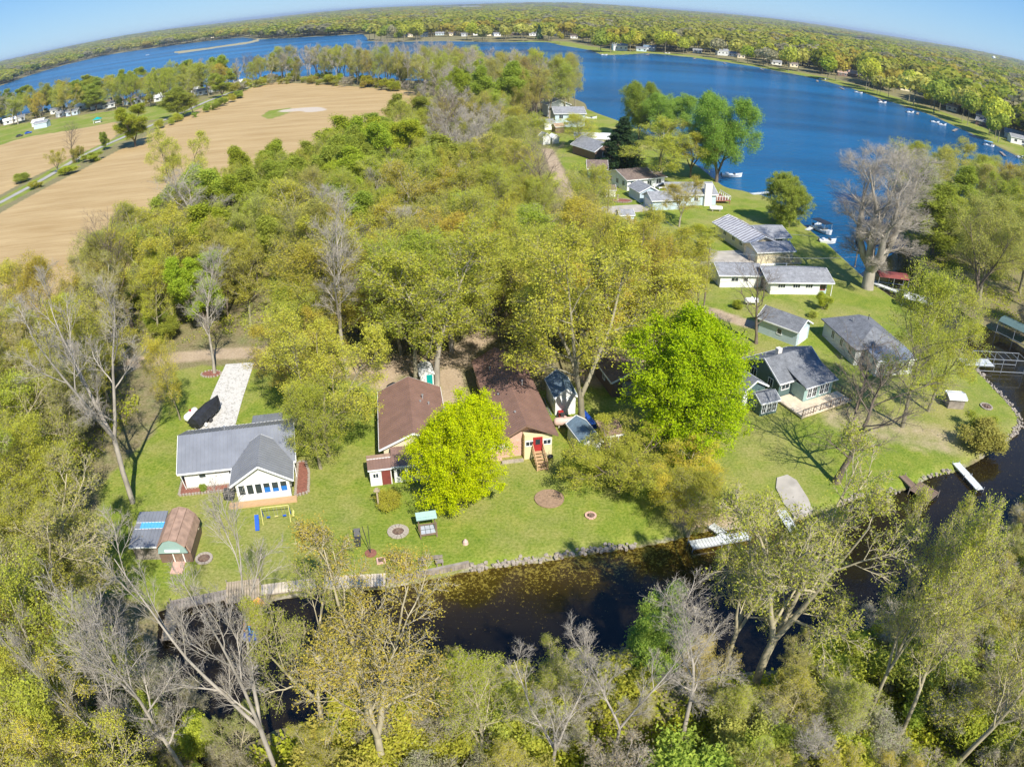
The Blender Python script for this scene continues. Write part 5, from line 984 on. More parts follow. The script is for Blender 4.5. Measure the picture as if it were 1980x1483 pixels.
h = House('low_brown_shed', G(1168, 870), R(14), 'low brown roofed shed close behind the low white shed', 'shed'); h.block(0, 2.2, 0, 2.6, 1.7, 'brown_wall'); h.flat(-.15, 2.35, -.2, 2.8, 1.75, 2.0, 'rust'); h.door('f', 1.1, .8, 1.5, 0, 'brown_wall')

# --- teal house with its garage and shed
h = House('teal_house', (32.9, 77.1), R(25), 'teal house with dark grey shingle roof and a big timber deck on the point', 'house')
h.block(0, 7.6, 0, 6.6, 2.6, 'teal', 1.75, 'x', peak=2.9); h.gable(0, 7.6, 0, 6.6, 2.6, 1.75, 'shg_dark', 'x', .45, peak=2.9)
h.block(2.3, 7.58, -2.3, -0.003, 2.3, 'pale_teal', name='front_wall'); kx = 1.75 / 2.9
h.flat(2.0, 8.03, -2.75, 1.1, 2.33, 2.6 + kx * 1.1 + .06, 'shg_dark', name='front_roof')
for x in (3.3, 4.2, 5.6, 6.5): h.window('f', x, 1.3, 0.7, 1.3, -2.3, 2, rows=2)
MB().prism([(-2.3, 2.2), (-.01, 2.2), (-.01, 2.3), (-2.3, 2.3)], 'x', 2.32, 7.5).build('soffit', M['white_trim'], h.e)
h.window('f', 1.1, 1.6, 1.3, 0.7, 0, 2); h.window('l', 1.6, 1.6, 0.8, 1.1, 0, 2); h.window('l', 4.8, 1.6, 0.9, 1.1, 0, 2); h.window('r', 3, 1.5, 1.2, 1.0, 7.6, 2)
MB().box(2.4, 3.1, 3.4, 4.0, 3.8, 4.9).build('chimney', M['chimney'], h.e); h.pipe(.9, 4.2, 4.0, .3)
h.deck(-0.4, 8.8, -5.0, -2.35, 0.35, 'wood_tan', along='x'); h.deck(-0.4, 2.25, -2.3, -.02, 0.35, 'wood_tan', along='x')
for (x0, y0, x1, y1) in [(-0.4, -5, 2.0, -5), (2.8, -5, 8.8, -5), (8.8, -5, 8.8, -1.6)]:
    rl = MB(); L_ = math.hypot(x1 - x0, y1 - y0); n = int(L_ / 0.45)
    for zz in (0.55, 1.3): rl.bar((x0, y0, zz), (x1, y1, zz), 0.06)
    for i in range(n + 1): t = i / n; rl.bar((x0 + (x1 - x0) * t, y0 + (y1 - y0) * t, 0.35), (x0 + (x1 - x0) * t, y0 + (y1 - y0) * t, 1.3), 0.09 if i % 4 == 0 else 0.035)
    rl.build('railing', M['wood_brown'], h.e)
h = House('teal_garage', (27.4, 74.9), R(27), 'teal garage with dark shingle gable roof attached left of the teal house', 'garage')
h.block(0, 3.9, 0, 6.6, 2.3, 'teal', 1.1, 'y'); h.gable(0, 3.9, 0, 6.6, 2.3, 1.1, 'shg_dark', 'y', .3); h.door('f', 0.7, .8, 1.9, 0, 'white_paint'); h.window('l', 3, 1.5, .7, .8, 0, 2)
h = House('greenhouse_shed', G(1468, 805), R(20), 'small teal shed with a glazed white front and dark shingle roof before the teal garage', 'shed')
h.block(0, 2.6, 0, 2.3, 1.8, 'teal', 0.6, 'x'); h.gable(0, 2.6, 0, 2.3, 1.8, 0.6, 'shg_dark', 'x', .2)
for x in (.5, 1.3, 2.1): h.window('f', x, 0.95, .55, 1.1, 0, 2, rows=2)
h.window('l', 1.1, 1.2, .5, .5, 0, 1)
# --- grey hip-roofed house, right of it
h = House('hip_roof_house', (47.6, 86.4), R(7), 'pale house with a dark grey hip roof half hidden by the tall olive tree', 'house')
h.block(0, 8.2, 0, 9.6, 2.6, 'pale_grey'); h.hip(0, 8.2, 0, 9.6, 2.6, 2.0, 'shg_dark', .45, 'y', 3.2); h.pipe(2.6, 6, 4.0, .4); h.pipe(4.9, 5.4, 4.4, .7, .05, 'dkmetal', 'antenna')
for y in (1.5, 4.0, 6.6): h.window('l', y, 1.6, .8, 1.1, 0, 2)
for x in (1.5, 3.6, 6.2): h.window('f', x, 1.5, 1.2, 1.1, 0, 3, rows=2)
h.block(1.6, 8.2, -3.4, -0.003, 2.3, 'white', name='sunporch_wall'); h.flat(1.4, 8.4, -3.7, -.42, 2.35, 2.62, 'galv', ribs=.4, name='sunporch_roof')
for x in (2.6, 4.0, 5.4, 6.8): h.window('f', x, 1.2, .9, 1.2, -3.4, 2)
# --- detached blue-grey garage
o_, a_n, w_n = frame_of((1465, 643), (1539, 671))
h = House('detached_garage', o_, a_n, 'detached blue-grey garage with dark shingle gable roof behind the teal house', 'garage')
h.block(0, 6.4, 0, 4.2, 2.5, 'pale_blue', 1.1, 'x'); h.gable(0, 6.4, 0, 4.2, 2.5, 1.1, 'shg_dark', 'x', .35); h.window('f', 3.5, 1.4, .7, .8, 0, 1); h.garage_door('r', 2.1, 2.7, 2.1, 6.4)
# --- long low pale pair
h = House('low_pale_cottage', G(1391, 556.5), R(3), 'low pale cottage with grey shingle roof, left half of the long pair', 'house')
h.block(0, 7.4, 0, 5.6, 2.4, 'white', .9, 'x'); h.gable(0, 7.4, 0, 5.6, 2.4, .9, 'shg_grey', 'x', .45); h.window('f', 2.6, 1.5, 1.2, .6, 0, 2); h.window('f', 4.6, 1.5, .7, .6, 0, 1); h.garage_door('l', 2.8, 2.6, 2.0, 0, 'pale_grey')
h = House('long_low_house', G(1488, 570), R(3.5), 'long low pale house with grey shingle roof and a porch post at its right end', 'house')
h.block(0, 9.3, 0, 7.0, 2.4, 'white', 1.1, 'x'); h.gable(-.5, 11.4, -.2, 7.0, 2.4, 1.15, 'shg_grey', 'x', .4, gap=.05); h.block(9.303, 11.0, 0.6, 7, 2.35, 'pale_blue', name='porch_wall')
for x in (2.0, 4.8, 7.2): h.window('f', x, 1.6, 1.3, .6, 0, 3)
h.window('f', 10.2, 1.3, .9, 1.1, .6, 2, fm='red'); MB().tube([(11.5, -.35, 0), (11.5, -.35, 2.3)], .07, 8).build('porch_post', M['white_trim'], h.e); h.pipe(4.4, 4.4, 3.5, .4)
# --- striped metal roof house
h = House('striped_roof_house', (45.0, 131.5), R(14), 'cream house with a long pale striped metal roof by the lake', 'house')
h.block(0, 6.2, 0, 13.5, 2.5, 'cream', 1.3, 'y'); h.gable(0, 6.2, 0, 13.5, 2.5, 1.3, 'striped', 'y', .6, ribs=.95)
h.block(6.203, 11.0, 3.0, 10.5, 2.4, 'white', 1.0, 'x', name='wing_wall'); h.gable(5.2, 11.2, 3.0, 10.5, 2.4, 1.1, 'shg_grey', 'x', .5, name='wing_roof'); MB().tube([(11.3, 2.6, 0), (11.3, 2.6, 2.2)], .08, 8).build('porch_post', M['white_trim'], h.e); h.window('f', 8.5, 1.4, 2.4, 1.2, 3.0, 4)
for y in (3, 6, 9.5): h.window('l', y, 1.5, 1.1, .9, 0, 2)
h = House('cream_garage', G(1463, 511), R(13), 'cream two-car garage with grey shingle roof in front of the striped metal roof', 'garage')
h.block(0, 8.0, 0, 5.2, 2.4, 'cream', 0.9, 'x'); h.gable(0, 8.0, 0, 5.2, 2.4, .9, 'shg_grey', 'x', .4); h.garage_door('l', 2.6, 3.6, 2.0, 0, 'pale_grey')
MB().box(0, 9.5, -.9, -.7, -.1, .3).build('kerb', M['white_trim'], h.e)
# --- chimney house with deck
h = House('chimney_house', (38.6, 165.3), R(11), 'pale blue house with white chimney, grey roof and red deck by the lake', 'house')
h.block(0, 9.2, 0, 7.6, 2.8, 'pale_blue', 1.9, 'x'); h.gable(-2.5, 9.2, 0, 7.6, 2.8, 1.9, 'shg_grey', 'x', .4); MB().box(5.9, 7.7, -.7, -.01, 0, 5.4).build('chimney', M['chimney'], h.e)
for x in (1.5, 4): h.window('f', x, 1.6, 1, .9, 0, 2)
h.deck(9.25, 13.6, 1.0, 7, 1.0, 'red_deck', .25, 'y')
b = MB()
for (x0, y0, x1, y1) in [(9.3, 1.0, 13.6, 1.0), (13.6, 1.0, 13.6, 7)]:
    b.bar((x0, y0, 1.95), (x1, y1, 1.95), .1)
    for i in range(7): t = i / 6; b.bar((x0 + (x1 - x0) * t, y0 + (y1 - y0) * t, 1), (x0 + (x1 - x0) * t, y0 + (y1 - y0) * t, 1.95), .12)
b.build('railing', M['white_trim'], h.e)
h = House('blue_grey_garage', G(1261, 407.5), R(13), 'pale blue garage with grey hip roof at the end of the concrete drive', 'garage')
h.block(0, 6.6, 0, 5.2, 2.4, 'pale_blue', 1.3, 'x'); h.gable(0, 6.6, 0, 5.2, 2.4, 1.3, 'shg_grey', 'x', .4); h.garage_door('l', 2.6, 3.6, 2.0, 0); h.window('f', 3, 1.4, .8, .7, 0, 2)
h = House('entry_cottage', G(1240, 394), R(16), 'small dark-roofed annex behind the pale blue garage', 'annex'); h.block(0, 5, 1, 7, 2.5, 'pale_blue', 1.2, 'y'); h.gable(0, 5, 1, 7, 2.5, 1.2, 'shg_grey', 'y', .35)
# --- white house with dark roof, 13
h = House('white_cottage', G(1212, 369.5), R(25), 'white cottage with dark shingle roof, dark windows and a small balcony', 'house')
h.block(0, 8.5, 0, 9.5, 2.8, 'white', 1.5, 'x'); h.gable(0, 8.5, 0, 9.5, 2.8, 1.5, 'shg_brown', 'x', .45)
for x in (1.6, 4.2, 6.6): h.window('f', x, 1.5, 1.2, 1.3, 0, 2)
for y in (1.6, 4.4, 7.4): h.window('l', y, 1.6, 1.0, 1.2, 0, 2)
h.block(8.503, 12, 1, 6, 2.5, 'white', name='wing_wall'); h.flat(8.6, 12.4, .4, 6.2, 2.55, 3.2, 'shg_brown', name='wing_roof'); h.window('f', 10.2, 1.5, 1.4, 1.2, 1, 2); h.deck(8.6, 12, -1.6, .9, .6, 'white_trim', .25)
h = House('blue_house', G(1137, 344), R(-2), 'small bright blue house with brown-grey roof next to the dark spruce', 'house')
h.block(0, 4.8, 0, 5.5, 2.6, 'blue_wall', 1.6, 'x'); h.gable(0, 4.8, 0, 5.5, 2.6, 1.6, 'shg_brown', 'x', .4); h.window('f', 2.2, 1.7, .7, .6, 0, 2)
h = House('dark_gabled_house', G(1150, 312), R(28), 'dark gabled house behind the small blue house', 'house'); h.block(0, 7, 0, 12, 3, 'brown_wall', 2.2, 'y'); h.gable(0, 7, 0, 12, 3, 2.2, 'shg_grey', 'y', .5); h.window('f', 3.5, 1.8, 1.6, 1.2, 0, 2); h.door('f', 5.6, .9, 2, 0)
h = House('white_roofed_building', G(1112, 283), R(-4), 'long low building with a bright white roof under the rounded golden tree', 'building'); h.block(0, 15, 0, 8, 2.7, 'cream', 1.1, 'x'); h.gable(0, 15, 0, 8, 2.7, 1.1, 'white_roof', 'x', .4)
for x in (2, 5, 8, 12): h.window('f', x, 1.5, 1, .9, 0, 2)
h = House('two_storey_house', G(1073, 247), R(8), 'pale two-storey house with grey roof at the lake end of the lane', 'house'); h.block(0, 11, 0, 9, 5.2, 'pale_blue', 1.8, 'x'); h.gable(0, 11, 0, 9, 5.2, 1.8, 'shg_grey', 'x', .5); h.window('f', 2.2, 3.9, 1.4, 1.3, 0, 2); h.window('f', 6, 3.9, 1.4, 1.3, 0, 2); h.window('f', 4, 1.4, 1.8, 1.1, 0, 3); h.window('l', 4, 3.9, 1.2, 1.2, 0, 2)
h = House('rear_roofed_house', (14, 296), R(14), 'grey-roofed house behind the pale two-storey house', 'house'); h.block(0, 9, 0, 8, 5, 'pale_grey', 1.8, 'y'); h.gable(0, 9, 0, 8, 5, 1.8, 'shg_grey', 'y', .5); h.window('f', 4, 3.6, 1.4, 1.2, 0, 2)
shed('white_garage', (1053, 252), (1073, 251), 5, 2.4, 1.1, 'white', 'shg_grey', 'x', 'small white garage left of the pale two-storey house', 'f', False)
shed('brown_shed', (1074, 258), (1091, 257), 3, 2.2, 1, 'brown_wall', 'rust', 'x', 'reddish brown shed at the foot of the pale two-storey house', None, False)
shed('white_shed', (1050, 280), (1064, 279), 3.2, 2.4, 1.2, 'white', 'shg_grey', 'y', 'taller of the two little white sheds by the lane', 'f', False)
shed('white_shed', (1068, 278), (1081, 277), 2.6, 1.9, .9, 'white', 'white_roof', 'y', 'lower of the two little white sheds, the right one', 'f', False)
shed('cream_shed', (1172, 381), (1190, 381), 2.6, 1.7, .9, 'white', 'shg_brown', 'x', 'cream shed with brown-grey roof in the garden near the utility pole', 'f', False)
shed('grey_shed', (1198, 435.5), (1225, 435), 3.0, 2.1, .8, 'pale_blue', 'shg_grey', 'x', 'pale blue shed with grey roof beside the concrete drive', None, True)
shed('white_shed', (1832, 790), (1862, 792), 1.9, 1.5, .25, 'wood_grey', 'white_roof', 'x', 'small shed with a flat white roof on the point', None, False)
# --- boathouse, bottom left
h = House('gambrel_shed', (-32.3, 46.5), R(8), 'old shed with curved rusty brown roof and pale green arched gable by the canal', 'shed')
prof = [(0, 1.3), (0.25, 2.2), (0.9, 2.85), (1.6, 3.05), (2.3, 2.85), (2.95, 2.2), (3.2, 1.3)]
MB().prism([(0, -.2), (3.2, -.2)] + prof[::-1], 'y', 0.5, 4.7).build('wall', M['brown_wall'], h.e)
rf = MB()
for i in range(len(prof) - 1):
    a, b = prof[i], prof[i + 1]; nx, nz = -(b[1] - a[1]), (b[0] - a[0]); L_ = math.hypot(nx, nz); nx, nz = nx / L_ * .1, nz / L_ * .1
    rf.prism([(a[0] + nx * .2, a[1] + nz * .2), (b[0] + nx * .2, b[1] + nz * .2), (b[0] + nx, b[1] + nz), (a[0] + nx, a[1] + nz)], 'y', 0.0 if 0 < i < 5 else .3, 4.9)
rf.build('roof', M['rust'], h.e); MB().prism([(0.12, 1.5)] + [(p[0] * .94 + .1, p[1] - .06) for p in prof[1:-1]] + [(3.08, 1.5)], 'y', 0.05, 0.2).build('arched_gable', M['pale_teal'], h.e)
h.door('f', 1.9, .9, 1.8, .5, 'wood_brown'); MB().box(.9, 2.4, -.05, .02, 1.7, 1.95).build('sign_board', M['white_trim'], h.e); MB().box(1.2, 2.4, -1.1, .45, 0, .15).build('door_slab', M['pink_block'], h.e)
h = House('lean_to', (-35.2, 47.1), R(8), 'grey flat-roofed lean-to with a light blue roof panel left of the rusty arched shed', 'shed')
h.block(0, 2.85, 0, 4.2, 1.7, 'wood_grey'); h.flat(-.2, 2.86, -.3, 2.1, 1.72, 1.95, 'galv' if False else 'grey_metal', ribs=.35, name='roof'); h.flat(-.2, 2.86, 3.0, 4.5, 2.02, 2.15, 'grey_metal', ribs=.35, name='roof'); h.flat(.4, 2.86, 2.12, 2.98, 1.95, 2.02, 'lblue', ribs=.35, name='blue_roof_panel'); h.flat(-.2, .39, 2.12, 2.98, 1.95, 2.02, 'grey_metal', name='roof')

# far houses: simple bodies with roof, windows, door
def small_house(xy, ang, w_, d_, hh, wm, rm, label, group=None, axis='x'):
    h = House('lake_house', xy, ang, label, 'house'); h.block(0, w_, 0, d_, hh, wm, w_ * .16, axis); h.gable(0, w_, 0, d_, hh, w_ * .16, rm, axis, .4)
    for i in range(2 if w_ < 11 else 3): h.window('f', w_ * (i + .7) / (2 if w_ < 11 else 3) - .3, hh * .55, 1.6, 1.3, 0, 2)
    if group: h.e['group'] = group
    return h
for px, py, w_, wm, rm, lb in fh:
    x, y = G(px, py); a = -math.atan2(x, y) + random.uniform(-.3, .3); small_house((x - w_ / 2, y), a, w_, 8, random.choice([3.0, 3.4, 5.2]), wm, rm, lb + ' on the far shore of the lake')
wl_ = ['white', 'white', 'pale_grey', 'cream', 'pale_blue']; rl_ = ['shg_grey', 'shg_dark', 'shg_brown', 'white_roof']
side_w = {'white': 'white', 'pale_grey': 'pale grey', 'cream': 'cream', 'pale_blue': 'pale blue'}; side_r = {'shg_grey': 'grey', 'shg_dark': 'dark', 'shg_brown': 'brown', 'white_roof': 'white'}
random.seed(31)
for i in range(26):
    t = i / 25; px = 20 + t * 440; py = np.interp(px, [0, 60, 130, 200, 300, 400, 470], [160, 138, 119, 102, 88, 76, 69]) - random.uniform(0, 3); x, y = G(px, py); wm, rm = random.choice(wl_), random.choice(rl_)
    small_house((x, y), -math.atan2(x, y) + random.uniform(-.4, .4), random.uniform(9, 16), 9, random.choice([3.2, 5.4, 6]), wm, rm, side_w[wm] + ' house with ' + side_r[rm] + ' roof in the row across the left arm of the lake', 'houses across the left arm of the lake')
for i, (px, py) in enumerate([(8, 243), (25, 238), (62, 246), (98, 222), (112, 228), (150, 214), (165, 212), (178, 213), (188, 210), (199, 212), (212, 203), (245, 204), (262, 202), (285, 196), (298, 198), (360, 182), (381, 186), (408, 180), (428, 176), (442, 172), (452, 168), (128, 226)]):
    x, y = G(px, py); wm, rm = random.choice(wl_), random.choice(rl_)
    small_house((x, y), -math.atan2(x, y) + random.uniform(-.5, .5), random.uniform(7, 10), 5, 2.7, wm, rm, side_w[wm] + ' cabin with ' + side_r[rm] + ' roof under the trees on the left shore', 'cabins under the left shore trees')
h = House('long_grey_barn', G(66, 251), R(10), 'grey-blue shed at the end of a concrete drive, left fields', 'shed'); h.block(0, 9, 0, 6, 3.2, 'pale_blue', 1.2, 'x'); h.gable(0, 9, 0, 6, 3.2, 1.2, 'shg_grey', 'x', .3); h.garage_door('f', 4.5, 6, 2.6, 0, 'pale_blue')

# ------------------------------------------------------------------ docks, boats and shore things
def dock(name, pts, width, m, label, z=0.12, board=0.3, legs=True, cat='dock', each=False):
    """boards laid across a run of segments; long piers have each board as a part"""
    x0, y0 = pts[0]; e = empty(name, (x0, y0, 0)); tag(e, label, cat); fr = MB(); me_ = None; n = 0
    for i in range(len(pts) - 1):
        a, b = Vector(pts[i]), Vector(pts[i + 1]); d = b - a; L_ = d.length; d.normalize(); ang = math.atan2(d.y, d.x); k = max(1, int(L_ / board)); q = Vector((-d.y, d.x))
        for j in range(k):
            p = a + d * (j + .5) * L_ / k
            if me_ is None:
                o = MB().box(-board / 2 + .012, board / 2 - .012, -width / 2, width / 2, -.045, 0).build('board', M[m], e); me_ = o.data
            else: o = link('board', me_, e)
            o.location = (p.x - x0, p.y - y0, z + random.uniform(-.012, .012)); o.rotation_euler = (0, 0, ang + random.uniform(-.01, .01)); n += 1
        for sg in (-1, 1):
            A = a + q * sg * (width / 2 - .06) - Vector((x0, y0)); B = b + q * sg * (width / 2 - .06) - Vector((x0, y0)); fr.bar((A.x, A.y, z - .12), (B.x, B.y, z - .12), .07, .12)
            if legs:
                kk = max(1, int(L_ / 2.2))
                for j in range(kk + 1): p = a.lerp(b, j / kk) + q * sg * width / 2 - Vector((x0, y0)); fr.tube([(p.x, p.y, -1.2), (p.x, p.y, z + .25)], .045, 6)
    fr.build('frame', M['galv' if m == 'dock' else 'wood_grey'], e); return e
dock('dock', [G(1848, 896), G(1895, 948)], 1.1, 'dock', 'long pale straight dock pointing into the canal off the point')
dock('dock', [G(1744, 922), G(1785, 962)], .95, 'wood_brown', 'narrow brown plank walkway beside the square brown platform', .2)
dock('platform', [(43.1, 56.2), (45.2, 57.6)], 2.6, 'wood_brown', 'square brown timber platform at the canal edge', .3, cat='dock')
MB().bar((0, 0, .2), (.8, -1.7, .35), .12).build('pole_', M['wood_grey']) if False else None
dock('dock', [G(1335, 1055), G(1446, 1036)], 1.15, 'dock', 'pale crossbar of the L-shaped dock along the canal')
dock('dock', [G(1374, 1016), G(1404, 1038)], .95, 'dock', 'pale walkway joining the bank to the L-shaped dock')
dock('dock', [G(1508, 987), G(1542, 1038)], 1.05, 'dock', 'short weathered pale pier left of the sandy boat ramp')
slab('boat_ramp', GP([(1502, 925), (1522, 919), (1540, 930), (1562, 965), (1572, 990), (1535, 1000), (1515, 975), (1500, 945)]), -.3, .13, M['concrete'])
dock('deck', [G(626, 1128), G(746, 1122)], 1.55, 'wood_tan', 'long pale tan deck at the canal edge', .14, board=.25, cat='deck')
dock('deck', [G(438, 1148), G(503, 1140)], 2.6, 'wood_deck', 'wide weathered deck at the canal edge, left', .2, board=.22, cat='deck')
dock('walkway', [G(330, 1172), G(440, 1150)], 1.2, 'wood_grey', 'grey walkway along the bank left of the wide weathered deck', .14)
dock('pier', [G(336, 1168), G(324, 1240)], 1.1, 'wood_deck', 'old narrow pier running out from the grey walkway', .14)
dock('walkway', [G(505, 1142), G(612, 1128)], 1.3, 'wood_tan', 'tan walkway between the two canal decks', .12)
# seawall of planks
e = empty('seawall', (*G(748, 1125), 0)); tag(e, 'low grey timber seawall along the lawn right of the tan deck', 'seawall'); x0, y0 = G(748, 1125); a, b = Vector(G(748, 1125)), Vector(G(907, 1092)); a -= Vector((x0, y0)); b -= Vector((x0, y0)); d = (b - a); n = 22
for i in range(n):
    p, q = a + d * i / n, a + d * (i + .95) / n; MB().bar((p.x, p.y, .0), (q.x, q.y, .0), .16, .7).build('plank', M['wood_grey'], e)
MB().bar((a.x, a.y, .38), (b.x, b.y, .38), .3, .06).build('cap', M['wood_grey'], e)
def boat(name, xy, ang, L_, W_, hullm, label, deckm='white_paint', canopy=None, cover=None, cat='boat', z=-.3):
    e = empty(name, (*xy, z), ang); tag(e, label, cat); prof_ = [(-.5, .86, 0), (-.2, 1, 0), (.15, .98, .0), (.34, .72, .04), (.45, .35, .08), (.5, .04, .12)]
    vs, f = [], []; n = len(prof_)
    for t, w_, up in prof_: vs += [(t * L_, -w_ * W_ / 2, .7 + up * L_), (t * L_, w_ * W_ / 2, .7 + up * L_), (t * L_ * .95, w_ * W_ * .32, .05 + up), (t * L_ * .95, -w_ * W_ * .32, .05 + up)]
    for i in range(n - 1):
        for k in range(4): f.append((4 * i + k, 4 * i + (k + 1) % 4, 4 * i + 4 + (k + 1) % 4, 4 * i + 4 + k))
    f += [(0, 1, 2, 3), (4 * n - 4, 4 * n - 1, 4 * n - 2, 4 * n - 3)]; MB().raw(vs, f).build('hull', M[hullm], e)
    if cover:
        vs, f = [], []
        for t, w_, up in prof_: hh = .75 + .55 * math.cos(t * 2.2); vs += [(t * L_ * 1.02, -w_ * W_ * .53, .6), (t * L_ * 1.02, -w_ * W_ * .3, .72 + hh * .5), (t * L_ * 1.02, 0, .72 + hh * .75), (t * L_ * 1.02, w_ * W_ * .3, .72 + hh * .5), (t * L_ * 1.02, w_ * W_ * .53, .6)]
        for i in range(n - 1):
            for k in range(4): f.append((5 * i + k, 5 * i + k + 1, 5 * i + 5 + k + 1, 5 * i + 5 + k))
        f += [(0, 1, 2, 3, 4), tuple(5 * (n - 1) + k for k in range(5))]; MB().raw(vs, f).build('cover', M[cover], e)
    else:
        MB().box(-.3 * L_, -.15 * L_, -.32 * W_, .32 * W_, .72, 1.05).build('seat', M['white_paint'], e); MB().box(.1 * L_, .14 * L_, -.35 * W_, .35 * W_, .72, 1.15).build('windscreen', M['glass'], e); MB().box(-.55 * L_, -.5 * L_, -.15, .15, .2, 1.1).build('outboard_motor', M['dkmetal'], e)
    if canopy:
        MB().box(-.45 * L_, .3 * L_, -.5 * W_, .5 * W_, 2.3, 2.4).build('canopy', M[canopy], e); pb = MB()
        for x in (-.42, .28):
            for y in (-.46, .46): pb.tube([(x * L_, y * W_, .6), (x * L_, y * W_, 2.3)], .04, 6)
        pb.build_parts('canopy_post', M['galv'], e)
    return e
e = boat('covered_boat', ((G(383, 830)[0] + G(412, 792)[0]) / 2 + .3, (G(383, 830)[1] + G(412, 792)[1]) / 2, ), R(76), 5.6, 2.1, 'black_cover', 'boat under a black cover on its trailer beside the gravel drive', cover='black_cover', z=.35)
for sx, sy in ((-.6, -.95), (-.6, .95)): MB().tube([(sx, sy - .1, 0), (sx, sy + .1, 0)], .3, 14).build('wheel', M['dkmetal'], e)
MB().bar((-2.7, 0, .05), (3.3, 0, .1), .12).bar((-1.8, -.8, .0), (-1.8, .8, .0), .1).bar((.8, -.8, 0), (.8, .8, 0), .1).build('trailer_frame', M['galv'], e); MB().box(2.5, 2.9, .7, 1.2, .2, .35).box(-2.0, -1.7, -1.25, -1.0, .0, .4).build_parts('fender', M['white_trim'], e)
boat('pontoon_boat', G(1590, 446), R(-68), 6, 2.5, 'white_paint', 'pontoon boat with a black canopy in its lift at the lake edge', canopy='black_cover')
boat('motorboat', G(1600, 468), R(5), 4.2, 1.7, 'white_paint', 'small white motorboat moored at the lake edge lawn')
dock('dock', [G(1560, 446), G(1585, 432)], 1.0, 'dock', 'white dock beside the pontoon boat')
def lift(xy, ang, L_, W_, label, m):
    e = empty('boat_lift', (*xy, -.3), ang); tag(e, label, 'boat lift'); b = MB()
    for x in (-L_ / 2, 0, L_ / 2):
        for y in (-W_ / 2, W_ / 2): b.tube([(x, y, -.6), (x, y, 2.2)], .05, 6)
    for z in (.2, 2.2):
        for y in (-W_ / 2, W_ / 2): b.bar((-L_ / 2, y, z), (L_ / 2, y, z), .08)
    for x in np.linspace(-L_ / 2, L_ / 2, 7): b.bar((x, -W_ / 2, 2.2), (x, W_ / 2, 2.2), .05)
    b.build('frame', M['galv'], e)
    if m: MB().prism([(-W_ / 2 - .1, 2.2), (W_ / 2 + .1, 2.2), (W_ * .25, 2.75), (-W_ * .25, 2.75)], 'x', -L_ / 2, L_ / 2).build('canopy', M[m], e)
    return e
lift(G(1722, 552), R(-10), 6, 2.8, 'boat lift with a faded maroon canopy at the channel edge', 'maroon')
lift(G(1772, 598), R(-32), 5.5, 2.8, 'boat lift with a pale canopy at the channel edge below the huge bare tree', 'white_roof')
lift((73.5, 86.3), R(-4), 9.0, 2.6, 'long open boat lift frame off the tip of the point', None); 
dock('dock', [(66.6, 87.0), (72.4, 86.7)], 2.2, 'dock', 'pale blue-grey boat lift deck off the tip of the point', .55)
dock('dock', [G(1453, 376), G(1500, 372)], 1.4, 'dock', 'white dock reaching into the lake left of the lone green lake tree')
dock('dock', [G(1690, 548), G(1735, 565)], 1.2, 'dock', 'low white dock under the maroon boat lift')
lift(G(1965, 652), R(-60), 7, 3, 'boat lift with a green canopy across the channel', 'teal'); lift(G(1905, 655), R(-30), 4, 2.4, 'small bare boat lift across the channel', None) if False else None
for px, py, L_, cv, lb in [(1478, 112, 6, None, 'white boat at the pale pier'), (1590, 152, 7, None, 'white cruiser below the brown lodge'), (1660, 178, 6, None, 'tan boat on the shore right of the lodge'), (1706, 197, 7, None, 'white boat by the green lawn'), (1760, 216, 7, 'blue', 'pontoon boat with a blue canopy'), (1808, 235, 6, None, 'white boat moored beside two others'), (1822, 240, 6, None, 'larger white boat moored on the right shore'), (1912, 280, 6, 'lblue', 'boat with a light blue canopy'), (1972, 303, 6, None, 'white boat at the right edge shore'), (1290, 102, 6, None, 'small white boat off the sandy flat'), (285, 105, 7, None, 'lone white boat on the left arm of the lake'), (1168, 105, 6, None, 'boat beside the sandy flat'), (1140, 228, 6, None, 'white boat lift near the two-storey house'), (1415, 338, 6, None, 'white boat behind the big willow')]:
    boat('lake_boat', G(px, py + 2), random.uniform(-.4, .4), L_, 2.3, 'white_paint', lb + ', seen across the lake' if py < 320 and px != 1140 else lb, canopy=cv)
for px, py, ln, lb in [(1255, 105, 16, 'beside the sandy flat'), (1345, 113, 16, 'in front of the small white cottage'), (1400, 122, 14, 'in front of the tall white house'), (1470, 133, 14, 'left of the lodge bay'), (1580, 156, 14, 'below the brown lodge'), (1625, 170, 14, 'right of the brown lodge'), (1700, 193, 14, 'left of the blue canopy'), (1775, 218, 14, 'right of the blue canopy'), (1850, 250, 14, 'below the blossoming tree'), (1935, 294, 14, 'near the right edge')]:
    x, y = G(px, py); v = -Vector((x, y)).normalized(); dock('dock', [(x, y), (x + v.x * ln + random.uniform(-3, 3), y + v.y * ln)], 1.5, 'wood_grey', 'grey pier on the far right shore ' + lb, .15, board=1.5)
boat('paddle_boat', G(497, 1196), R(96), 3.4, 1.9, 'orange', 'blue and orange paddle boat tied up under the branches by the wide deck', z=-.25)
e = empty('paddle_boat', (*G(489, 1222), -.2), R(80)); tag(e, 'blue pedal craft seat showing between twigs below the orange one', 'boat'); MB().box(-.9, .9, -.6, .6, 0, .35).build('hull', M['blue'], e); MB().box(-.3, .1, -.5, .5, .35, .8).build('seat', M['lblue'], e)
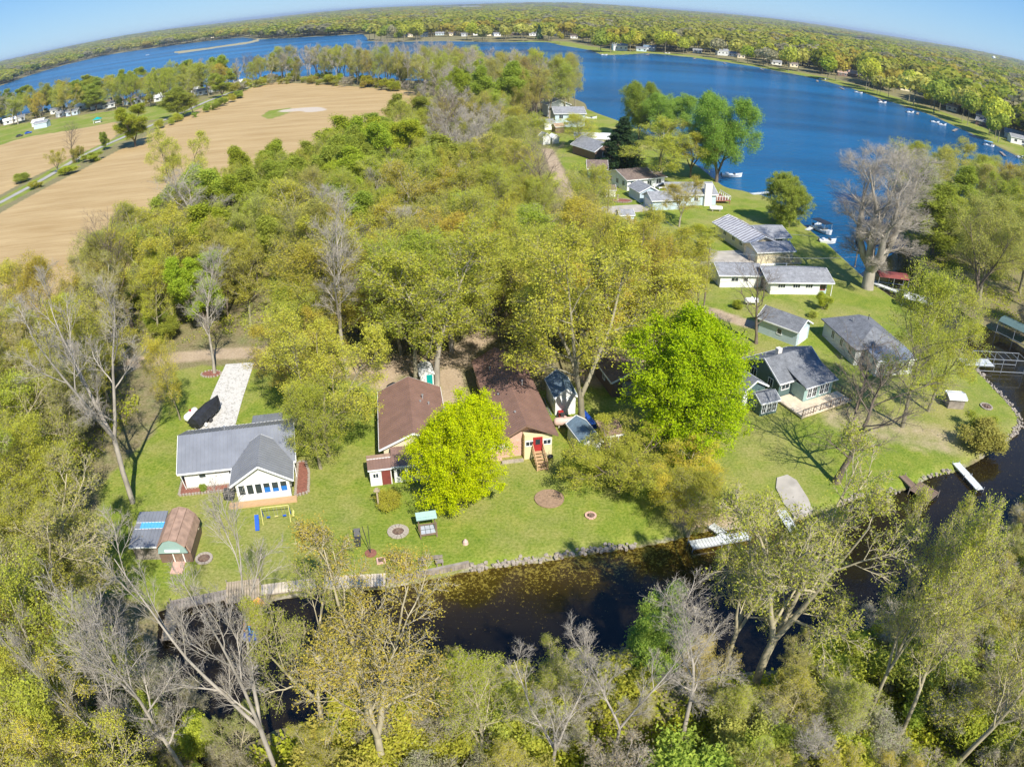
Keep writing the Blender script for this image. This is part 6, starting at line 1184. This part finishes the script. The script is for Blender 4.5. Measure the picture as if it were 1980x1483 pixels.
# green kayaks
for k, (px, py, m, lb) in enumerate([(1133, 893, 'green', 'bright green kayak lying behind the low white shed'), (1136, 903, 'blue', 'blue kayak lying next to the bright green kayak')]):
    e = empty('kayak', (*G(px, py), .1), R(8)); tag(e, lb, 'kayak'); L_ = 1.6
    vs = []; f = []
    for t in np.linspace(-1, 1, 9): w_ = .36 * (1 - t * t) ** .6 + .02; vs += [(t * L_, -w_, .2), (t * L_, 0, .32), (t * L_, w_, .2), (t * L_, 0, 0)]
    for i in range(8):
        for q in range(4): f.append((4 * i + q, 4 * i + (q + 1) % 4, 4 * i + 4 + (q + 1) % 4, 4 * i + 4 + q))
    MB().raw(vs, f + [(0, 1, 2, 3), (32, 33, 34, 35)]).build('hull', M[m], e); MB().box(-.35, .25, -.2, .2, .26, .36).build('cockpit', M['dark'], e)
# propane tanks
def tank(px, py, ang, L_, m, label, dome=None):
    e = empty('propane_tank', (*G(px, py), 0), ang); tag(e, label, 'propane tank'); r = .48; pts = [(-L_ / 2 - .0, 0, .8), (-L_ / 2 + .1, 0, .8), (-L_ / 2 + .3, 0, .8), (L_ / 2 - .3, 0, .8), (L_ / 2 - .1, 0, .8), (L_ / 2, 0, .8)]
    MB().tube(pts, [.12, r * .75, r, r, r * .75, .12], 16).build('tank', M[m], e, smooth=True); MB().tube([(0, 0, 1.2), (0, 0, 1.42)], .16, 10).build('valve_dome', M[dome or m], e)
    MB().box(-L_ * .3, -L_ * .3 + .15, -.3, .3, 0, .45).box(L_ * .3 - .15, L_ * .3, -.3, .3, 0, .45).build_parts('foot', M['concrete'], e)
tank(372, 812, R(76), 2.4, 'white_paint', 'white propane tank with a red dome beside the black covered boat', 'red'); tank(1092, 826, R(6), 2.6, 'pink_tank', 'tan propane tank at the foot of the massive oak')
tank(1384, 409, R(5), 3.2, 'white_paint', 'white propane tank on the lawn by the chimney house'); tank(1452, 590, R(3), 2.5, 'white_paint', 'white propane tank behind the bare tree by the blue-grey garage'); tank(1312, 520, R(3), 2.6, 'white_paint', 'white propane tank near the purple-leaved tree')
# fire pits
def firepit(px, py, R1, R2, label, m='stone'):
    e = empty('fire_pit', (*G(px, py), 0)); tag(e, label, 'fire pit'); n = 14; me_ = None
    for k in range(n):
        a = 6.2832 * k / n
        if me_ is None: o = MB().prism([(R1, -.5 * 6.28 / n * R1 * .92), (R2, -.5 * 6.28 / n * R2 * .92), (R2, .5 * 6.28 / n * R2 * .92), (R1, .5 * 6.28 / n * R1 * .92)], 'z', 0, .12).build('stone', M[m], e); me_ = o.data
        else: o = link('stone', me_, e)
        o.rotation_euler = (0, 0, a); o.location = (0, 0, .04 + random.uniform(0, .04))
    MB().tube([(0, 0, .03), (0, 0, .11)], R1 * .97, 18).build('ash', M['ash'], e); b = MB()
    for k in range(5): a = k * 1.3; b.bar((math.cos(a) * R1 * .7, math.sin(a) * R1 * .7, .14), (-math.cos(a + .4) * R1 * .5, -math.sin(a + .4) * R1 * .5, .22), .11)
    b.build_parts('log', M['wood_brown'], e)
firepit(770, 1029, .55, 1.0, 'fire pit with a wide ring of pale stones and a rusty centre on the lawn'); firepit(395, 1081, .6, .85, 'round stone fire pit behind the bare foreground twigs', 'stone'); firepit(1142, 998, .38, .55, 'small brick-ringed fire pit under the golden tree', 'pink_block'); firepit(1907, 787, .75, .95, 'low ring of stones on the point lawn', 'stone')
MB().tube([(0, 0, .02), (0, 0, .13)], 1.45, 32).build('mulch_circle', M['mulch2'] if 'mulch2' in M else mat('dry_mulch', (.3, .2, .13), 1, .25, 5), None, (*G(1062, 965), 0)); tag(bpy.data.objects['mulch_circle'], 'round patch of dry brown mulch on the lawn before the timber steps', 'mulch patch')
# playset
e = empty('playset', (*G(536, 1004), 0), R(13)); e.scale = (.8, .8, .75); tag(e, 'blue and yellow swing set with a blue slide before the white house', 'playset'); b = MB(); Lp = 3.4
b.tube([(-Lp / 2, 0, 2.1), (Lp / 2, 0, 2.1)], .06, 8); b.build('top_beam', M['yellow'], e)
for x in (-Lp / 2, Lp / 2):
    for y in (-.8, .8): MB().tube([(x, y, 0), (x, 0, 2.1)], .05, 8).build('leg', M['yellow' if y < 0 else 'blue'], e)
for i, x in enumerate((-1.0, 0, 1.0)):
    s_ = MB().box(x - .22, x + .22, -.12, .12, .5, .56).build('swing_seat', M['yellow' if i == 1 else 'blue'], e); MB().bar((x - .2, 0, .55), (x - .2, 0, 2.1), .03).bar((x + .2, 0, .55), (x + .2, 0, 2.1), .03).build_parts('chain', M['galv'], s_)
b = MB(); b.raw([(-2.6, -.3, 1.2), (-2.1, -.3, 1.2), (-2.1, -1.9, .1), (-2.6, -1.9, .1), (-2.6, -.3, 1.35), (-2.1, -.3, 1.35), (-2.1, -1.9, .25), (-2.6, -1.9, .25)], [(0, 3, 2, 1), (4, 5, 6, 7), (0, 1, 5, 4), (1, 2, 6, 5), (2, 3, 7, 6), (3, 0, 4, 7)]); b.build('slide', M['blue'], e); MB().bar((-2.55, .3, 0), (-2.55, -.25, 1.4), .06).bar((-2.15, .3, 0), (-2.15, -.25, 1.4), .06).bar((-2.55, .1, .4), (-2.15, .1, .4), .05).bar((-2.55, -.05, .85), (-2.15, -.05, .85), .05).build('ladder', M['yellow'], e)
MB().tube([(2.1, -.3, .5), (2.1, .5, .7)], .15, 8).bar((2.1, 0, .6), (2.1, 0, 1.7), .05).build('glider', M['yellow'], e)
# covered garden bench
e = empty('arbor', (*G(828, 1033), 0), R(14)); tag(e, 'timber arbor with pale green roof over a glazed cold frame by the yellow-green maple', 'arbor')
for x in (-.75, .75):
    for y in (-.5, .6): MB().box(x - .06, x + .06, y - .06, y + .06, 0, 1.7).build('post', M['wood_brown'], e)
MB().raw([(-.95, .1, 1.65), (.95, .1, 1.65), (.95, .95, 1.9), (-.95, .95, 1.9), (-.95, .1, 1.73), (.95, .1, 1.73), (.95, .95, 1.98), (-.95, .95, 1.98)], [(0, 3, 2, 1), (4, 5, 6, 7), (0, 1, 5, 4), (1, 2, 6, 5), (2, 3, 7, 6), (3, 0, 4, 7)]).build('roof', M['pale_teal'], e)
fr = MB().box(-.7, .7, -.5, -.4, .3, .45).box(-.7, .7, .35, .45, .85, .95).build_parts('frame', M['wood_brown'], e)
for i in range(3):
    for j in range(2): x0 = -.68 + i * .46; y0 = -.4 + j * .38; MB().raw([(x0, y0, .45 + j * .2), (x0 + .42, y0, .45 + j * .2), (x0 + .42, y0 + .34, .63 + j * .2), (x0, y0 + .34, .63 + j * .2)], [(0, 1, 2, 3)]).build('glass_pane', M['lblue'] if False else M['galv'], e)
def bench(px, py, ang, label, w_=1.5, m='wood_grey'):
    e = empty('bench', (*G(px, py), 0), ang); tag(e, label, 'bench')
    for i in range(3): MB().box(-w_ / 2, w_ / 2, -.25 + i * .17, -.1 + i * .17, .42, .46).build('seat_slat', M[m], e)
    for i in range(2): MB().box(-w_ / 2, w_ / 2, .26, .3, .55 + i * .2, .7 + i * .2).build('back_slat', M[m], e)
    for x in (-w_ / 2 + .1, w_ / 2 - .1): MB().box(x - .04, x + .04, -.25, .3, 0, .42).build('leg', M[m], e)
bench(833, 1085, R(190), 'grey bench facing the canal on the seawall lawn', 1.5); bench(818, 1097, R(14), 'low plank seat at the left of the grey bench by the seawall', .7); bench(850, 1092, R(14), 'low plank seat at the right of the grey bench by the seawall', .7)
e = empty('lounge_chair', (*G(692, 1047), 0), R(100)); tag(e, 'black garden lounge chair on the lawn left of the thin poles', 'chair')
MB().box(-.35, .35, -.3, .3, .3, .38).build('seat', M['dkmetal'], e); MB().raw([(.3, -.3, .36), (.3, .3, .36), (.8, .3, .95), (.8, -.3, .95), (.36, -.3, .33), (.36, .3, .33), (.86, .3, .9), (.86, -.3, .9)], [(0, 1, 2, 3), (7, 6, 5, 4), (0, 4, 5, 1), (1, 5, 6, 2), (2, 6, 7, 3), (3, 7, 4, 0)]).build('backrest', M['dkmetal'], e); MB().box(-.95, -.4, -.28, .28, .2, .28).build('footrest', M['dkmetal'], e)
for x, y in ((-.3, -.25), (-.3, .25), (.3, -.25), (.3, .25)): MB().box(x - .03, x + .03, y - .03, y + .03, 0, .3).build('leg', M['dkmetal'], e)
e = empty('clothes_pole', (*G(717, 1070), 0)); tag(e, 'pair of thin dark poles leaning apart on a small round bed', 'pole'); MB().tube([(0, 0, 0), (-.5, .3, 2.9)], .035, 6).build('pole', M['dkmetal'], e); MB().tube([(0, 0, 0), (.05, .2, 3.1)], .03, 6).build('pole', M['dkmetal'], e); MB().tube([(0, 0, 0), (0, 0, .1)], .55, 12).build('bed', M['mulch'], e)
e = empty('planter', (*G(737, 1085), 0), R(14)); tag(e, 'small brick-edged square hatch on the lawn above the tan deck', 'planter'); MB().box(-.4, .4, -.4, .4, 0, .15).build('rim', M['pink_block'], e); MB().box(-.25, .25, -.25, .25, .15, .18).build('soil', M['ash'], e)
e = empty('pump_cover', (*G(900, 1051), 0)); tag(e, 'small pinkish pointed cover standing alone on the lawn', 'cover'); MB().tube([(0, 0, 0), (0, 0, .3), (0, 0, .55)], [.28, .24, .06], 10).build('cover', M['pink_tank'], e)
e = empty('birdhouse_pole', (*G(733, 984), 0)); tag(e, 'weathered post with a little feeder left of the yellow-green maple', 'post'); MB().box(-.07, .07, -.07, .07, 0, 2.2).build('post', M['wood_deck'], e); MB().box(-.28, .28, -.2, .2, 2.2, 2.28).box(-.15, .15, -.12, .12, 2.28, 2.5).build('feeder', M['wood_deck'], e)
e = empty('grill', (*G(444, 964), 0)); tag(e, 'covered black grill at the left end of the sunroom deck', 'grill'); MB().prism([(-.5, -.3), (.5, -.3), (.5, .3), (-.5, .3)], 'z', 0, .9).prism([(-.38, -.22), (.38, -.22), (.38, .22), (-.38, .22)], 'z', .9, 1.2).build('cover', M['black_cover'], e); MB().box(.5, .7, -.2, .2, .8, .85).build('side_shelf', M['dkmetal'], e)
e = empty('charcoal_grill', (*G(1064, 893), 0)); tag(e, 'round black kettle grill right of the timber steps', 'grill'); MB().tube([(0, 0, .5), (0, 0, .62), (0, 0, .78), (0, 0, .9)], [.15, .3, .3, .1], 14).build('bowl', M['dkmetal'], e)
for k in range(3): MB().tube([(0.12 * math.cos(k * 2.1), .12 * math.sin(k * 2.1), .55), (.3 * math.cos(k * 2.1), .3 * math.sin(k * 2.1), 0)], .02, 6).build('leg', M['dkmetal'], e)
e = empty('lawn_tractor', (*G(1086, 812), 0), R(100)); tag(e, 'red ride-on mower parked before the white gabled shed', 'mower'); MB().box(-.8, .1, -.35, .35, .3, .7).build('seat_deck', M['red'], e); MB().box(.1, .8, -.28, .28, .35, .85).build('bonnet', M['red'], e); MB().box(-.5, -.15, -.22, .22, .7, 1.1).build('seat', M['dkmetal'], e)
for x, r in ((-.5, .28), (.6, .2)):
    for y in (-.42, .42): MB().tube([(x, y - .08, r), (x, y + .08, r)], r, 12).build('wheel', M['dkmetal'], e)
e = empty('dog_kennel', (*G(938, 950), 0)) if False else None
e = empty('blue_tarp', (*G(1137, 818), 0), R(110)); tag(e, 'narrow blue tarpaulin-covered stack behind the trunk of the massive oak', 'tarp'); MB().prism([(-.4, 0), (.4, 0), (.32, .8), (0, 1.05), (-.32, .8)], 'x', -1.5, 1.5).build('cover', M['blue'], e)
e = empty('portable_hut', (*G(827, 750), 0), R(12)); tag(e, 'little white hut with a dark green door behind the left brown roof', 'shed'); MB().prism([(-.8, 0), (.8, 0), (.8, 1.9), (0, 2.4), (-.8, 1.9)], 'y', 0, 2.6).build('wall', M['white'], e); MB().box(-.05, .65, -.06, -.004, 0, 1.8).build('door', M['teal_cloth'], e); MB().bar((-.95, 1.3, 1.85), (0, 1.3, 2.47), 2.9, .08).bar((0, 1.3, 2.47), (.95, 1.3, 1.85), 2.9, .08).build('roof', M['white_roof'], e)
tag(MB().tube([(0, 0, 0), (0, 0, .35), (0, 0, .8)], [.9, .95, .3], 14).build('covered_pile', M['black_cover'], None, (*G(762, 752), 0)), 'round black covered pile behind the left brown roof', 'pile')
# woodpile and debris at the left yard edge
e = empty('firewood_pile', (*G(160, 1062), 0), R(95)); tag(e, 'stack of split firewood at the edge of the left wood', 'firewood'); me_ = None
for i in range(9):
    for j in range(3):
        if me_ is None: o = MB().tube([(0, -.35, 0), (0, .35, 0)], .15, 7).build('log', M['wood_grey'], e); me_ = o.data
        else: o = link('log', me_, e)
        o.location = (-1.3 + i * .31 + (j % 2) * .15, random.uniform(-.06, .06), .15 + j * .26)
# utility poles and wires
def upole(px, py, ty, label, arm=True):
    x, y = G(px, py); h_ = 3
    while h_ < 14:
        d = math.hypot(x, y, h_ - CAMH); f = (y * math.cos(PITCH) - (h_ - CAMH) * math.sin(PITCH)); u = y * math.sin(PITCH) + (h_ - CAMH) * math.cos(PITCH)
        if 741.5 - u / (math.hypot(x, u) or 1) * math.acos(f / d) * FPX <= ty: break
        h_ += .2
    e = empty('utility_pole', (x, y, 0)); tag(e, label, 'utility pole'); MB().tube([(0, 0, -.2), (0, 0, h_)], [.15, .1], 8).build('pole', M['pole'], e)
    if arm: MB().box(-.8, .8, -.06, .06, h_ - .6, h_ - .48).build('crossarm', M['pole'], e)
    return (x, y, h_ - .3)
p1 = upole(1175, 418, 340, 'utility pole beside the pale blue shed and the concrete drive'); p2 = upole(1360, 600, 480, 'utility pole near the purple-leaved tree', False)
p3 = upole(1653, 515, 455, 'leaning grey pole on the lake edge left of the huge bare tree', False)
def wire(a, b, label, sag=.8):
    pts = [tuple(Vector(a).lerp(Vector(b), t) - Vector((0, 0, sag * 4 * t * (1 - t)))) for t in np.linspace(0, 1, 12)]
    tag(MB().tube(pts, .022, 4).build('power_line', M['galv']), label, 'cable')
wire(p1, p2, 'power line between the two utility poles'); wire(p2, (p3[0] - 6, p3[1] - 12, 6), 'power line crossing the cream garage towards the lake'); wire((38, 128, 7), (66, 128, 6), 'pale cable across the roofs of the striped metal house')
# garden ring with a pedestal
bed('garden_ring', [(G(1203, 389)[0] + 2.3 * math.cos(t), G(1203, 389)[1] + 1.7 * math.sin(t)) for t in np.linspace(0, 5.9, 12)], 'mulch', 'round stone-edged garden near the cream shed')
tag(MB().tube([(0, 0, 0), (0, 0, .3), (0, 0, 1.2), (0, 0, 1.3)], [.4, .25, .2, .45], 10).build('bird_bath', M['stone'], None, (*G(1194, 388), 0)), 'stone bird bath in the round garden near the cream shed', 'bird bath')
# vehicles in the distance and under the trees
def car(px, py, ang, m, label, canopy=False, L_=4.4):
    e = empty('car', (*G(px, py), 0.02), ang); tag(e, label, 'car'); W_ = 1.8
    MB().prism([(-L_ / 2, .35), (L_ / 2, .35), (L_ / 2, .75), (L_ * .3, .9), (-L_ * .48, .95), (-L_ / 2, .8)], 'y', -W_ / 2, W_ / 2).build('body', M[m], e); MB().prism([(-L_ * .42, .93), (L_ * .24, .9), (L_ * .1, 1.42), (-L_ * .3, 1.45)], 'y', -W_ * .43, W_ * .43).build('cabin', M['glass'], e); MB().box(-L_ * .3, L_ * .1, -W_ * .41, W_ * .41, 1.44, 1.5).build('roof_panel', M[m], e)
    for x in (-L_ * .3, L_ * .3):
        for y in (-W_ / 2 + .05, W_ / 2 - .05): MB().tube([(x, y - .1, .32), (x, y + .1, .32)], .32, 12).build('wheel', M['dkmetal'], e)
    return e
car(55, 259, .5, 'blue', 'blue car parked on the grass by the left field'); car(38, 265, .4, 'dkmetal', 'dark car parked at the tree by the left field'); car(932, 612, .3, 'dkmetal', 'dark car parked on the dirt road under the oaks'); car(1012, 604, .1, 'maroon', 'dark red car glimpsed under the oaks beside the dark car'); car(1060, 610, .2, 'blue', 'blue car glimpsed through the golden oak')
e = empty('gazebo', (*G(189, 238), 0), .3); tag(e, 'teal canopy shelter on the grass by the left cabins', 'shelter')
for x in (-2, 2):
    for y in (-1.6, 1.6): MB().box(x - .08, x + .08, y - .08, y + .08, 0, 2.2).build('post', M['white_trim'], e)
MB().raw([(-2.6, -2.1, 2.1), (2.6, -2.1, 2.1), (2.6, 2.1, 2.1), (-2.6, 2.1, 2.1), (0, 0, 3.4)], [(0, 3, 2, 1), (0, 1, 4), (1, 2, 4), (2, 3, 4), (3, 0, 4)]).build('canopy', M['teal_cloth'], e); MB().box(-1.4, 1.6, -.8, .8, .3, 1.3).build('covered_load', M['white_paint'], e)
# water tower far away
e = empty('water_tower', (*G(1920, 125), 0)); tag(e, 'white water tower on the horizon at the right', 'water tower'); MB().tube([(0, 0, 0), (0, 0, 26), (0, 0, 30), (0, 0, 36), (0, 0, 40)], [3, 2.5, 8, 8, 2], 14).build('tank', M['white_paint'], e)
# shore rocks one can pick out
rr = random.Random(4); rk = []
for s_ in range(3):
    rk.append(MB().prism([(.32 * math.cos(t) * rr.uniform(.7, 1.1), .26 * math.sin(t) * rr.uniform(.7, 1.1)) for t in np.linspace(0, 5.4, 7)], 'z', -.2, .12))
def rocks(pts, n, label):
    e = empty('shore_rocks', (*pts[0], 0)); tag(e, label, 'rocks'); ms = []
    for i in range(n):
        t = rr.uniform(0, len(pts) - 1.001); k = int(t); p = Vector(pts[k]).lerp(Vector(pts[k + 1]), t - k); s_ = i % 3
        if i < 3: o = rk[s_].build('rock', M['stone'], e); ms.append(o.data)
        else: o = link('rock', ms[s_], e)
        o.location = (p.x - pts[0][0] + rr.gauss(0, .22), p.y - pts[0][1] + rr.gauss(0, .22), rr.uniform(-.3, .02)); o.rotation_euler = (rr.uniform(-.3, .3), rr.uniform(-.3, .3), rr.uniform(0, 6)); sc_ = rr.uniform(.3, .8); o.scale = (sc_, sc_, sc_)
rocks(GP([(1870, 695), (1888, 712), (1920, 745), (1945, 770), (1970, 800), (1972, 822), (1955, 842)]), 190, 'line of pale rip-rap rocks round the tip of the point')
rocks(GP([(910, 1094), (950, 1090), (1000, 1083), (1060, 1076), (1110, 1066), (1170, 1058), (1230, 1050)]), 150, 'pale rocks along the canal bank right of the timber seawall')
rocks(GP([(1625, 970), (1660, 955), (1700, 947), (1735, 944)]), 60, 'pale rocks on the canal bank left of the brown platform')
rocks(GP([(1780, 926), (1815, 912), (1840, 906)]), 26, 'rocks between the brown platform and the long pale dock')

# air: a little haze over the whole place
hz_m = bpy.data.materials.new('haze'); hz_m.use_nodes = True; N = hz_m.node_tree.nodes; N.clear(); pv = N.new('ShaderNodeVolumePrincipled'); oo = N.new('ShaderNodeOutputMaterial')
pv.inputs['Color'].default_value = (0.75, 0.87, 1.0, 1); pv.inputs['Density'].default_value = 8e-5; pv.inputs['Anisotropy'].default_value = 0.2; hz_m.node_tree.links.new(pv.outputs[0], oo.inputs['Volume'])
tag(MB().box(-42000, 42000, -42000, 42000, -3, 75).build('haze', hz_m), 'thin blue spring haze over the land', 'haze', kind='stuff')
